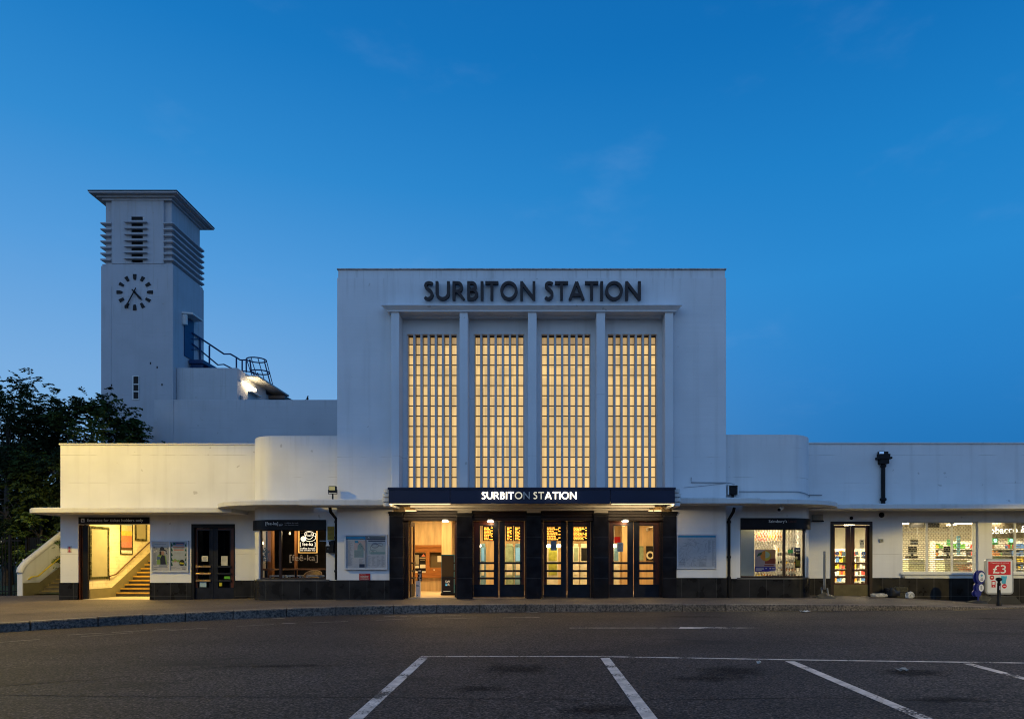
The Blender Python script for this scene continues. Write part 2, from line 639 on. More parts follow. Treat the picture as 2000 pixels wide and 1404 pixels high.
def light(name, kind, loc, power, color, parent=None, size=0.2, size_y=None, rot=None, spot=None, blend=0.5):
    d = bpy.data.lights.new(name, kind)
    d.energy = power
    d.color = color[:3]
    if kind == 'AREA':
        d.size = size
        if size_y: d.shape = 'RECTANGLE'; d.size_y = size_y
    else:
        d.shadow_soft_size = size
    if kind == 'SPOT':
        d.spot_size = math.radians(spot)
        d.spot_blend = blend
    o = bpy.data.objects.new(name, d)
    col.objects.link(o)
    if parent is not None:
        o.parent = parent
        o.location = Vector(loc) - wloc(parent)
    else:
        o.location = loc
    if rot: o.rotation_euler = rot
    return o


WARM = (1.0, 0.72, 0.38)
m_white = white_render('white_render_wall', 5.85, drop=0.6, dirt=.26, joints=(5.42, 4.36, 1.62))
m_white_hi = white_render('white_render_block', Z(525), drop=1.3, dirt=.6, base=(0.72, 0.73, 0.74), joints=(7.2, 5.05))
m_white_tower = white_render('white_render_tower', 17.0, base=(0.43, 0.435, 0.46), dirt=0.7, drop=6.0, joints=(16.1, 14.6, 12.9, 10.6))  # same white paint; its weaker light put in as a darker base
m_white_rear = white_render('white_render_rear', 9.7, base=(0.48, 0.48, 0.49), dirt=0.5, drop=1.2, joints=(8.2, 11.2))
m_trim = white_render('white_trim', 3.5, base=(0.66, 0.65, 0.62), dirt=0.35, drop=0.4)
m_soffit = mat('cream_soffit', (0.62, 0.58, 0.50), 0.7, 0.08, 2.0)
m_plinth = tiles('black_plinth_tiles', (0.012, 0.012, 0.013), (0.018, 0.018, 0.019), (0.05, 0.05, 0.05), 0.62, 3.0, 0.008, 0.30, spec=0.12)
m_blackstone = tiles('black_polished_stone', (0.010, 0.010, 0.013), (0.014, 0.014, 0.017), (0.06, 0.06, 0.065), 4.0, 0.74, 0.006, 0.16, spec=0.2)
m_black = mat('black_paint', (0.010, 0.010, 0.011), 0.45, 0.3, spec=0.15)
m_navy = mat('navy_fascia_paint', srgb(21, 29, 56), 0.45, 0.10, 1.5)
m_navydoor = mat('dark_door_paint', srgb(24, 27, 36), 0.45, 0.35, 4.0, spec=.2)
m_wood = mat('brown_varnished_wood', srgb(72, 34, 18), 0.4, 0.35, 5.0, stretch=(6, 6, 0.5))
m_wooddk = mat('dark_stained_wood', srgb(38, 22, 17), 0.4, 0.35, 5.0, stretch=(6, 6, 0.5))
m_letter = mat('dark_bronze_letters', srgb(44, 34, 34), 0.5, 0.2, 4)
m_metalgrey = mat('grey_steel_paint', (0.22, 0.23, 0.24), 0.45, 0.15)
m_alu = mat('pale_frame_metal', (0.50, 0.53, 0.58), 0.4, 0.08, metal=0.2)
m_whitepl = mat('white_plastic', (0.7, 0.7, 0.68), 0.4, 0.06)
m_glass = glass('clear_glass', (0.96, 0.97, 0.96), 1.0)
m_glassdk = glass('dark_door_glass', (0.45, 0.45, 0.45), 0.5)
m_travert = mat('warm_stone_panel', (0.50, 0.36, 0.20), 0.5, 0.22, 1.2, stretch=(6, 1, 1))
m_floor = mat('stone_floor', (0.48, 0.38, 0.26), 0.45, 0.15, 1.0)
m_shopwall = mat('shop_white_wall', (0.75, 0.72, 0.64), 0.7, 0.05)
m_red = mat('red_sign_paint', srgb(186, 26, 40), 0.5, 0.06)
m_asphalt = asphalt('road_asphalt', (0.032, 0.0245, 0.0205), (0.048, 0.0375, 0.0320), speck=.62)
m_pave = asphalt('pavement_asphalt', (0.085, 0.068, 0.056), (0.125, 0.103, 0.084), speck=0.22, bump=0.25)

# ================================================================== GROUND
KX = [-40, -30, -22, -17, -13.7, -11.4, -8.5, -5.7, -3.4, 0, 5, 10.6, 12.7, 15.5, 18, 22, 40]
KY = [-21, -16.5, -12.6, -9.4, -6.9, -4.85, -3.7, -2.97, -2.67, -2.6, -2.75, -2.97, -2.65, -1.4, -0.6, 0.2, 2.0]
KZ = [-.40, -.36, -.31, -.26, -.20, -.15, -.09, -.04, -.02, -.01, 0.0, 0.0, -.07, -.185, -.22, -.26, -.35]
RZ = [-.62, -.58, -.54, -.49, -.43, -.40, -.345, -.29, -.27, -.235, -.215, -.18, -.185, -.22, -.25, -.29, -.45]
HX = [-40, -26, -18.4, -13.5, -10.5, -9, -5, 0, 5, 9.5, 12.6, 14.3, 16.2, 19, 40]
HZ = [-.17, -.16, -.135, -.135, -.06, -.02, 0.0, .04, .075, .06, 0.0, -.07, -.20, -.28, -.40]


def smooth_interp(x, xs, ys):
    return sum(np.interp(x + d, xs, ys) * w for d, w in ((-1.2, .2), (-.6, .2), (0, .2), (.6, .2), (1.2, .2)))


def road_z(x, y=0): return float(smooth_interp(x, KX, RZ))
def kerb_y(x): return float(smooth_interp(x, KX, KY))
def kerb_z(x): return float(smooth_interp(x, KX, KZ))
def wall_z(x): return float(smooth_interp(x, HX, HZ))


def pave_z(x, y):
    t = min(1.0, max(0.0, (y - kerb_y(x)) / max(0.5, 1.2 - kerb_y(x))))
    return kerb_z(x) * (1 - t) + wall_z(x) * t


def m_road():
    mb = MB()
    xs = [-600, -200, -80, -45] + [x * 1.0 for x in range(-40, 41)] + [45, 80, 200, 600]
    ys = [-300, -120, -60, -40, -30] + [y * 1.0 for y in range(-26, 6)] + [12, 40, 120, 400, 1500]
    vs = [(x, y, road_z(max(-40, min(40, x))) - (0.25 if y > 4 else 0)) for y in ys for x in xs]
    n = len(xs)
    fs = [(j * n + i, j * n + i + 1, (j + 1) * n + i + 1, (j + 1) * n + i) for j in range(len(ys) - 1) for i in range(n - 1)]
    mb.add(vs, fs, 0, True)
    tag(mb.make('road', m_asphalt), kind='structure')


m_road()


def ground_strip(x0, x1, ys_fn, mb, dz=0.0, step=0.5, m=0):
    k = int((x1 - x0) / step) + 1
    rows = []
    for i in range(k + 1):
        x = x0 + (x1 - x0) * i / k
        rows.append([(x, y, pave_z(x, y) + dz) for y in ys_fn(x)])
    n = len(rows[0])
    vs = [p for r in rows for p in r]
    fs = [(i * n + j, (i + 1) * n + j, (i + 1) * n + j + 1, i * n + j + 1) for i in range(k) for j in range(n - 1)]
    mb.add(vs, fs, m, True)


KW = 0.24
mb = MB()
lin = lambda a, b, n: [a + (b - a) * i / n for i in range(n + 1)]
ground_strip(-39, -18.35, lambda x: lin(kerb_y(x) + KW, 14.0, 16), mb)
ground_strip(-18.35, 39, lambda x: lin(kerb_y(x) + KW, 2.28, 7), mb)
tag(mb.make('pavement', m_pave), kind='structure')


# kerb: individual granite blocks, one structure
def granite(name, c1, c2):
    m = bpy.data.materials.new(name)
    m.use_nodes = True
    t = m.node_tree
    n_, l_ = t.nodes.new, t.links.new
    p = t.nodes['Principled BSDF']
    p.inputs['Roughness'].default_value = 0.7
    g = n_('ShaderNodeNewGeometry')
    a = n_('ShaderNodeTexNoise'); a.inputs['Scale'].default_value = 16; a.inputs['Detail'].default_value = 5; a.inputs['Roughness'].default_value = 0.7
    l_(g.outputs['Position'], a.inputs['Vector'])
    r = ramp(n_, [(0.40, (*c1, 1)), (0.60, (*c2, 1))])
    l_(a.outputs[0], r.inputs[0])
    b = n_('ShaderNodeTexNoise'); b.inputs['Scale'].default_value = 0.8; b.inputs['Detail'].default_value = 2
    l_(g.outputs['Position'], b.inputs['Vector'])
    r2 = maprange(n_, 0.3, 0.7, 0.65, 1.3)
    l_(b.outputs[0], r2.inputs[0])
    mu = n_('ShaderNodeVectorMath'); mu.operation = 'SCALE'
    l_(r.outputs[0], mu.inputs[0]); l_(r2.outputs[0], mu.inputs['Scale'])
    l_(mu.outputs[0], p.inputs['Base Color'])
    bp = n_('ShaderNodeBump'); bp.inputs['Strength'].default_value = 0.8; bp.inputs['Distance'].default_value = 0.02
    l_(a.outputs[0], bp.inputs['Height']); l_(bp.outputs[0], p.inputs['Normal'])
    return m


mb = MB()
rk = random.Random(3)
x = -36.0
while x < 30:
    ln = rk.choice([0.95, 1.2, 1.45, 1.75, 1.35]) if x > -9 else rk.choice([1.1, 1.3, 1.5])
    slope = (kerb_y(x + .3) - kerb_y(x - .3)) / .6
    dx = ln / math.sqrt(1 + slope * slope)
    a, b = x + 0.010, x + dx - 0.010
    seg = 3
    ring = []
    jit = rk.uniform(-.008, .008)
    for i in range(seg + 1):
        xx = a + (b - a) * i / seg
        s2 = (kerb_y(xx + .3) - kerb_y(xx - .3)) / .6
        nrm = Vector((s2, -1, 0)).normalized()
        base = Vector((xx, kerb_y(xx), 0))
        zt = kerb_z(xx) + 0.006 + jit
        zr = road_z(xx) - 0.12
        bat = 0.035
        prof = [(bat - 0.005, zr), (0.0, zt - 0.03), (-0.03, zt), (-KW - 0.02, zt), (-KW - 0.02, zr)]
        ring.append([(base.x + nrm.x * o, base.y + nrm.y * o, z) for o, z in prof])
    v = [p for r in ring for p in r]
    fs = [(i * 5 + j, (i + 1) * 5 + j, (i + 1) * 5 + (j + 1) % 5, i * 5 + (j + 1) % 5) for i in range(seg) for j in range(5)]
    fs += [tuple(range(5)), tuple(range(seg * 5, seg * 5 + 5))]
    mb.add(v, fs, 0)
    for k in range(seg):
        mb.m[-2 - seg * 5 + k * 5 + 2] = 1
    x += dx
tag(mb.make('kerb', [granite('kerb_granite', (0.020, 0.016, 0.013), (0.145, 0.118, 0.093)), granite('lamplit_kerb_top', (0.15, 0.125, 0.10), (0.24, 0.20, 0.16))]), kind='structure')  # top faces lighter than the sides: lamplight put into the colour

# painted markings, 4 mm above the road
m_line = mat('worn_white_road_paint', (0.56, 0.49, 0.43), 0.8, 0.30, 6.0, bump=0.4, bscale=50)


def wear(m, lo, hi):
    """paint rubbed through to the asphalt in places"""
    t = m.node_tree
    n_, l_ = t.nodes.new, t.links.new
    g = n_('ShaderNodeNewGeometry')
    a = n_('ShaderNodeTexNoise'); a.inputs['Scale'].default_value = 32; a.inputs['Detail'].default_value = 3
    b = n_('ShaderNodeTexNoise'); b.inputs['Scale'].default_value = 1.7; b.inputs['Detail'].default_value = 4
    l_(g.outputs['Position'], a.inputs['Vector']); l_(g.outputs['Position'], b.inputs['Vector'])
    s_ = n_('ShaderNodeMath'); s_.operation = 'MULTIPLY_ADD'; s_.inputs[1].default_value = 0.55
    l_(a.outputs[0], s_.inputs[0]); l_(b.outputs[0], s_.inputs[2])
    r = maprange(n_, lo, hi, 0.12, 1.0)
    l_(s_.outputs[0], r.inputs[0]); l_(r.outputs[0], t.nodes['Principled BSDF'].inputs['Alpha'])


wear(m_line, 0.60, 0.76)
m_linefaint = mat('faded_road_paint', (0.22, 0.195, 0.175), 0.8, 0.35, 9.0, bump=0.4, bscale=50)
m_yellow = mat('faded_yellow_road_paint', (0.24, 0.17, 0.06), 0.8, 0.35, 9.0)


def strip(mb, pts, w, n=8, m=0, dz=0.005):
    """flat painted strip along road points (x, y)"""
    for (xa, ya), (xb, yb) in zip(pts, pts[1:]):
        d = Vector((xb - xa, yb - ya)).normalized()
        px_, py_ = -d.y * w / 2, d.x * w / 2
        vs = []
        for i in range(n + 1):
            xx, yy = xa + (xb - xa) * i / n, ya + (yb - ya) * i / n
            for s_ in (1, -1):
                q = (xx + px_ * s_, yy + py_ * s_)
                vs.append((q[0], q[1], road_z(q[0]) + dz))
        mb.add(vs, [(2 * i, 2 * i + 1, 2 * i + 3, 2 * i + 2) for i in range(n)], m)


def G(px, py):
    """road point seen at a photo pixel"""
    z = -0.24
    for _ in range(8):
        dd = (CH - z) * F / (py - VY)
        xx = (px - VX) * dd / F
        z = road_z(xx)
    return (xx, dd - D)


mb = MB()
front = [G(822, 1282), G(1180, 1282), G(1537, 1288), G(1885, 1293), G(2040, 1295), G(2300, 1299)]
strip(mb, front, 0.10, 6)
for (a, b, w) in (((829, 1283), (695, 1404), .155), ((1181, 1284), (1270, 1404), .155), ((1540, 1290), (1808, 1404), .15), ((1886, 1295), (2000, 1325), .14)):
    pa, pb = G(*a), G(*b)
    d = Vector((pb[0] - pa[0], pb[1] - pa[1]))
    far = (pa[0] + d.x * 1.0, pa[1] + d.y * 1.0) if abs(d.y) > 4.4 else (pa[0] + d.x * 4.6 / abs(d.y), pa[1] - 4.6)
    far = (pa[0] + (far[0] - pa[0]) * 1.05, pa[1] + (far[1] - pa[1]) * 1.05)
    strip(mb, [(pa[0], pa[1] - 0.05), far], w, 10, 0, 0.006)
tag(mb.make('parking_bay_marking', m_line), kind='structure')
mb = MB()
strip(mb, [G(1112, 1226), G(1326, 1226)], 0.09, 6)
a, b = G(1322, 1226), G(1482, 1226)
mb.add([(a[0], a[1] - .22, road_z(a[0]) + .006), (b[0], b[1], road_z(b[0]) + .006), (a[0] + .12, a[1] + .22, road_z(a[0]) + .006)], [(0, 1, 2)])
tag(mb.make('lane_arrow_marking', m_line), kind='structure')
mb = MB()
for (a, b) in (((0, 1254), (78, 1248)), ((158, 1243), (260, 1235)), ((330, 1231), (405, 1226)), ((462, 1223), (535, 1219)), ((604, 1216), (680, 1213)),
               ((734, 1211), (803, 1208)), ((866, 1208), (931, 1206)), ((983, 1206), (1036, 1205))):
    strip(mb, [G(*a), G(*b)], 0.07, 3)
for (px, py) in ((544, 1207), (564, 1217), (1040, 1205), (1038, 1195)):
    p_ = G(px, py)
    strip(mb, [(p_[0] - .2, p_[1] + .1), (p_[0] + .2, p_[1] - .1)], 0.14, 2)
strip(mb, [G(1023, 1194), G(1080, 1194.5)], 0.07, 3)
# worn remains of painted words along the gutter
for px in (145, 160, 178, 190, 230, 240, 262, 275, 308, 330):
    p_ = G(px, 1239 - (px - 145) * 0.058)
    strip(mb, [(p_[0] - .12, p_[1] - .05), (p_[0] + .14, p_[1] + .06)], 0.08, 2)
for px in (757, 766, 788, 812, 822, 836, 850, 862, 882, 893):
    p_ = G(px, 1203.5 - (px - 757) * 0.012)
    strip(mb, [(p_[0] - .11, p_[1] + .05), (p_[0] + .12, p_[1] - .04)], 0.08, 2)
tag(mb.make('broken_lane_marking', m_linefaint), kind='structure')
mb = MB()
strip(mb, [(3.0, kerb_y(3.0) - .16), (6, kerb_y(6) - .16), (9, kerb_y(9) - .16)], 0.06, 6)
strip(mb, [G(1862, 1192), G(1935, 1189), G(2030, 1186)], 0.09, 5)
tag(mb.make('yellow_edge_marking', m_yellow), kind='structure')

# oil stains in the bays and old seams in the asphalt
def stain_mat():
    m = bpy.data.materials.new('oil_stain_film')
    m.use_nodes = True
    t = m.node_tree
    n_, l_ = t.nodes.new, t.links.new
    p = t.nodes['Principled BSDF']
    p.inputs['Base Color'].default_value = (0.008, 0.007, 0.006, 1)
    p.inputs['Roughness'].default_value = 0.95
    p.inputs['Specular IOR Level'].default_value = 0.02
    g = n_('ShaderNodeTexCoord')
    vm = n_('ShaderNodeVectorMath'); vm.operation = 'DISTANCE'; vm.inputs[1].default_value = (.5, .5, 0)
    ml = n_('ShaderNodeVectorMath'); ml.operation = 'MULTIPLY'; ml.inputs[1].default_value = (1, 1, 0)
    l_(g.outputs['Generated'], ml.inputs[0]); l_(ml.outputs[0], vm.inputs[0])
    ge = n_('ShaderNodeNewGeometry')
    ns = n_('ShaderNodeTexNoise'); ns.inputs['Scale'].default_value = 3.5; ns.inputs['Detail'].default_value = 6; ns.inputs['Roughness'].default_value = .65
    l_(ge.outputs['Position'], ns.inputs['Vector'])
    a = n_('ShaderNodeMath'); a.operation = 'MULTIPLY_ADD'; a.inputs[1].default_value = 0.75
    l_(ns.outputs[0], a.inputs[0]); l_(vm.outputs['Value'], a.inputs[2])
    mr = maprange(n_, 0.46, 0.80, 0.34, 0.0)
    l_(a.outputs[0], mr.inputs[0]); l_(mr.outputs[0], p.inputs['Alpha'])
    return m


m_stain = stain_mat()
for (px, py, w_, d_) in ((1000, 1306, 1.9, 1.5), (935, 1345, 1.2, .7), (1425, 1310, 1.6, 1.3), (1790, 1313, 1.7, 1.0), (1385, 1325, 1.5, .8), (1850, 1366, 1.5, .5), (1940, 1208, 2.2, .9), (1350, 1204, 3.0, .8), (560, 1300, 2.6, .5), (1180, 1385, 1.6, .8)):
    c = G(px, py)
    mb = MB()
    n = 6
    vs = [(c[0] + w_ * (i / n - .5), c[1] + d_ * (j / n - .5), road_z(c[0] + w_ * (i / n - .5)) + .003) for j in range(n + 1) for i in range(n + 1)]
    mb.add(vs, [(j * (n + 1) + i, j * (n + 1) + i + 1, (j + 1) * (n + 1) + i + 1, (j + 1) * (n + 1) + i) for j in range(n) for i in range(n)], 0, True)
    tag(mb.make('road_stain', m_stain), kind='structure')
mb = MB()
rs = random.Random(12)
for pts in (((-100, 1347), (180, 1327), (420, 1303), (640, 1283), (760, 1276)), ((-50, 1357), (300, 1360), (650, 1361), (900, 1364), (1230, 1367)), ((1240, 1367), (1600, 1362), (2050, 1372)), ((1180, 1242), (1500, 1256), (1760, 1262)), ((1700, 1215), (1900, 1218), (2080, 1216))):
    w = [G(*p_) for p_ in pts]
    fine_ = []
    for a, b in zip(w, w[1:]):
        for k in range(10):
            fine_.append((a[0] + (b[0] - a[0]) * k / 10 + rs.uniform(-.03, .03), a[1] + (b[1] - a[1]) * k / 10 + rs.uniform(-.03, .03)))
    strip(mb, fine_, .022, 1, 0, .0035)
tag(mb.make('road_seam', mat('dark_road_seam', (.010, .009, .008), .9, .3)), kind='structure')

# ================================================================== STATION BUILDING
YW, YB = 2.0, 0.25
st = thing('station_building', 'white art deco station block with four tall lit windows and low curved wings', 'station', (0, 0, 0))
TOPW = 5.83
XL0 = X(118, YW)
# canopy levels
ZLW0, ZLW1 = 3.13, 3.31         # low wing canopy, under / top
ZB0, ZB1 = 3.275, 3.44          # curved bay canopy
# ---- wing walls
e0, e1 = X(152.5, YW), X(293, YW)
d0, d1 = X(374, YW), X(459, YW)
DZL = Z(1023, YW)
mb = MB().wall(XL0, -10.75, -0.6, Z(869, YW), [(e0, e1, -0.7, Z(1023.5, YW)), (d0, d1, -0.7, DZL)], YW, 0.35)
mb.box(XL0, XL0 + .35, YW + .35, YW + 9, 3.2, Z(869, YW))      # end wall above the stair
mb.box(XL0 + .35, -10.75, YW + 8.65, YW + 9, -0.6, Z(869, YW))
mb.make('wing_wall', m_white, st)
mb = MB()
mb.box(XL0 - .03, -10.78, YW - .045, YW + .4, Z(869, YW), Z(869, YW) + .06)
mb.make('wing_coping', m_trim, st)
sd0, sd1 = X(1622, YW), X(1703.5, YW)
w10, w11 = X(1763, YW), X(1911, YW)
w20, w21 = X(1938, YW), X(2086, YW)
SWZ0, SWZ1 = Z(1118.5, YW), Z(1018, YW)
XR1 = X(2330, YW)
mb = MB().wall(9.9, XR1, -0.8, Z(867, YW), [(sd0, sd1, -0.9, SWZ1), (w10, w11, SWZ0, SWZ1), (w20, w21, SWZ0, SWZ1)], YW, 0.35)
mb.make('wing_wall', m_white, st)
mb = MB().box(9.9, XR1, YW - .04, YW + .4, Z(867, YW), Z(867, YW) + .06)
mb.make('wing_coping', m_trim, st)


def arc(cx, cy, rx, ry, a0, a1, n=14):
    return [(cx + rx * math.cos(math.radians(a0 + (a1 - a0) * i / n)), cy + ry * math.sin(math.radians(a0 + (a1 - a0) * i / n))) for i in range(n + 1)]


# ---- curved bays: plan path from wing to main block
BRX, BRY, BCL, BCR = 1.2, YW - YB, -9.62, 8.88


def bay_arc(left, o, a0, a1):
    return arc(BCL if left else BCR, YW, BRX + o, BRY + o, a0, a1, 18)


bayL = [(BCL - BRX, YW + .1)] + bay_arc(True, 0, 180, 270) + [(-7.2, YB)]
bayR = [(6.45, YB)] + bay_arc(False, 0, 270, 360) + [(BCR + BRX, YW + .1)]
Z_SILL_L, Z_SILL_R = Z(1131, YB), Z(1127.5, YB)
Z_SGN_L0, Z_SGN_R0 = Z(1033, YB), Z(1031, YB)


def cut_path(path, xa, xb):
    """part of a plan path between two x positions"""
    dense = []
    for (p, q) in zip(path, path[1:]):
        k = max(1, int((Vector(q) - Vector(p)).length / .08))
        for t in range(k):
            dense.append((p[0] + (q[0] - p[0]) * t / k, p[1] + (q[1] - p[1]) * t / k))
    dense.append(path[-1])
    out_ = []
    for p, q in zip(dense, dense[1:]):
        if xa <= p[0] <= xb: out_.append(p)
        for xc in (xa, xb):
            if (p[0] - xc) * (q[0] - xc) < 0:
                t = (xc - p[0]) / (q[0] - p[0])
                out_.append((xc, p[1] + (q[1] - p[1]) * t))
    if xa <= dense[-1][0] <= xb: out_.append(dense[-1])
    return out_


wl0, wl1 = -10.27, X(637, YB)
wr0, wr1 = X(1446, YB), 9.66
mb = MB()
mb.pathwall(bayL, -0.6, Z_SILL_L, 0.3)
mb.pathwall(bayL, Z_SGN_L0, Z(851, YB), 0.3)
mb.pathwall(cut_path(bayL, wl1, 0), Z_SILL_L, Z_SGN_L0, 0.3)
mb.pathwall(cut_path(bayL, -99, wl0), Z_SILL_L, Z_SGN_L0, 0.09)
mb.make('bay_wall', m_white, st)
mb = MB()
mb.pathwall(bayR, -0.6, Z_SILL_R, 0.3)
mb.pathwall(bayR, Z_SGN_R0, Z(848.5, YB), 0.3)
mb.pathwall(cut_path(bayR, 0, wr0), Z_SILL_R, Z_SGN_R0, 0.3)
mb.pathwall(cut_path(bayR, wr1, 99), Z_SILL_R, Z_SGN_R0, 0.09)
mb.make('bay_wall', m_white, st)

# ---- main block
XM0, XM1 = X(658.5), X(1418)
ZM = Z(543)
hx0, hx1 = X(765), X(1315)
ZCORN = Z(609, -.34)
mb = MB().wall(XM0, XM1, -0.6, ZM, [(hx0, hx1, -0.7, ZCORN - .02)], 0.0, 0.35)
mb.box(XM0, XM0 + .35, .35, 10, -.6, ZM)
mb.box(XM1 - .35, XM1, .35, 10, -.6, ZM)
mb.box(XM0 + .35, XM1 - .35, 9.65, 10, -.6, ZM)
mb.box(XM0 + .03, XM1 - .03, .03, 9.97, ZM, Z(526.5))
mb.make('entrance_block_wall', m_white_hi, st)
mb = MB().box(XM0 - .01, XM1 + .01, -.02, 10.02, Z(526.5), Z(524.5))
mb.make('entrance_block_coping', mat('weathered_coping', (0.40, 0.40, 0.40), .8, .5, 5, stretch=(4, 4, 1)), st)
# recessed window wall
YR = 0.35
wins = [(794.5, 893), (925.5, 1024), (1056.5, 1154), (1186.5, 1284)]
zt, zb = Z(652.5, YR), Z(958, YR)
holes = [(X(a, YR), X(b, YR), zb - 1, zt) for a, b in wins]
mb = MB().wall(hx0 - .3, hx1 + .3, 3.42, ZCORN + .3, holes, YR, .34)
mb.make('window_surround', m_white_hi, st)
YG = YR + .26
m_pane = lit_pane('lit_reeded_glass', (1.0, 0.64, 0.225, 1), 0.82)
m_panedim = lit_pane('dim_reeded_glass', (1.0, 0.62, 0.22, 1), 0.40)
m_fin = white_render('white_window_fins', 20, base=(0.62, 0.62, 0.62))
rows = [Z(py, YG) for py in [660.5] + [673.7 + 19.87 * i for i in range(0, 15)]]
for (a, b) in wins:
    x0, x1 = X(a, YR), X(b, YR)
    w = thing('window', None, None, (0, 0, 0))
    w.parent = st
    n = 7
    pit = (x1 - x0) / n
    fw = 0.076
    fins = MB()
    for i in range(1, n):
        c = x0 + pit * i
        fins.box(c - fw / 2, c + fw / 2, YR + .03, YG + .03, zb, zt)
    for c in (x0, x1):
        s_ = 1 if c == x0 else -1
        fins.box(c + s_ * .002, c + s_ * .032, YR + .05, YG + .03, zb, zt)
    fins.make('mullion', m_fin, w)
    tr = MB()
    zr = [zt - 0.02] + [Z(673.7 + 19.87 * i, YG) for i in range(0, 14)]
    for i in range(n):
        xa, xb = x0 + pit * i + fw / 2, x0 + pit * (i + 1) - fw / 2
        for z in zr[1:]:
            tr.box(xa, xb, YG - .035, YG - .005, z - .017, z + .017)
        tr.box(xa, xa + .008, YG - .033, YG - .004, zb, zt)
        tr.box(xb - .008, xb, YG - .033, YG - .004, zb, zt)
    tr.box(x0, x1, YG - .06, YG - .034, zt - .06, zt)
    tr.make('frame', mat('brown_bronze_glazing_bar', (0.10, 0.065, 0.035), .5, .2), w)
    pn = MB()
    pn.plate(x0, x1, zb, Z(674, YG), YG, 0)
    pn.plate(x0, x1, Z(674, YG), zt, YG, 1)
    pn.make('pane', [m_pane, m_panedim], w)
# piers
for (a, b) in ((764, 779.5), (897.5, 913.5), (1031, 1048), (1165, 1182), (1299, 1315)):
    MB().box(X(a, -.3), X(b, -.3), -.3, YR + .01, 3.45, ZCORN + .01).make('pier', m_white_hi, st, bevel=.012)
# cornice
zc0, zc1 = ZCORN, Z(596.5, -.46)
cx0, cx1 = X(756, -.36), X(1321, -.36)
v = []
for (yy, zz, ex) in ((YR + .05, zc0, 0.0), (-.36, zc0, 0.0), (-.37, zc0 + .05, .03), (-.50, zc1, .20), (-.48, zc1 + .03, .20), (-.02, zc1 + .17, .05), (YR + .05, zc1 + .17, .05)):
    v.append((cx0 - ex, yy, zz)); v.append((cx1 + ex, yy, zz))
k = len(v) // 2
mb = MB().add(v, [(2 * i, 2 * i + 1, (2 * i + 3) % (2 * k), (2 * i + 2) % (2 * k)) for i in range(k)] + [tuple(range(0, 2 * k, 2)), tuple(range(1, 2 * k, 2))])
mb.make('cornice', m_white_hi, st)


# ---- lettering from strokes (humanist capitals)
def catmull(pts, n=6):
    o = []
    P_ = [pts[0]] + list(pts) + [pts[-1]]
    for i in range(1, len(P_) - 2):
        p0, p1, p2, p3 = [Vector(q) for q in P_[i - 1:i + 3]]
        for j in range(n):
            t = j / n
            o.append(0.5 * ((2 * p1) + (-p0 + p2) * t + (2 * p0 - 5 * p1 + 4 * p2 - p3) * t * t + (-p0 + 3 * p1 - 3 * p2 + p3) * t ** 3))
    o.append(Vector(pts[-1]))
    return [tuple(q) for q in o]


W_ = 0.15
h_ = W_ / 2


def glyph(c):
    """list of (path, closed) in a unit cap height; x from 0 to width"""
    A = lambda cx, cy, rx, ry, a0, a1, n=12: arc(cx, cy, rx, ry, a0, a1, n)
    if c == 'I': return 0.15, [([(h_, 0), (h_, 1)], 0)]
    if c == 'T': return 0.71, [([(0, 1 - h_), (.71, 1 - h_)], 0), ([(.355, 0), (.355, 1 - h_)], 0)]
    if c == 'U': return 0.76, [([(h_, 1)] + A(.38, .38, .38 - h_, .38 - h_, 180, 360, 16) + [(.76 - h_, 1)], 0)]
    if c == 'O': return 0.94, [(A(.47, .5, .47 - h_, .5 - h_ + .01, 0, 360, 32)[:-1], 1)]
    if c == 'N': return 0.82, [([(h_, 0), (h_, 1)], 0), ([(.82 - h_, 0), (.82 - h_, 1)], 0), ([(h_, 1 - .06), (.82 - h_, .06)], 0)]
    if c == 'A': return 0.83, [([(.055, 0), (.415, .97)], 0), ([(.775, 0), (.415, .97)], 0), ([(.2, .28), (.63, .28)], 0)]
    if c == 'S': return 0.50, [(catmull([(.44, .86), (.36, .905), (.25, .925), (.13, .88), (.085, .76), (.13, .65), (.25, .56), (.365, .46), (.425, .31), (.385, .16), (.25, .075), (.13, .085), (.04, .15)], 4), 0)]
    if c == 'R': return 0.68, [([(h_, 0), (h_, 1)], 0), ([(h_, 1 - h_), (.27, 1 - h_)] + A(.27, .7, .22, .225, 90, -90, 10) + [(h_, .475)], 0), ([(.27, .475), (.62, 0)], 0)]
    if c == 'B': return 0.60, [([(h_, 0), (h_, 1)], 0), ([(h_, 1 - h_), (.25, 1 - h_)] + A(.25, .735, .19, .19, 90, -90, 10) + [(h_, .545)], 0),
                              ([(h_, .545), (.27, .545)] + A(.27, .31, .235, .235, 90, -90, 12) + [(h_, .075)], 0)]
    return 0.3, []


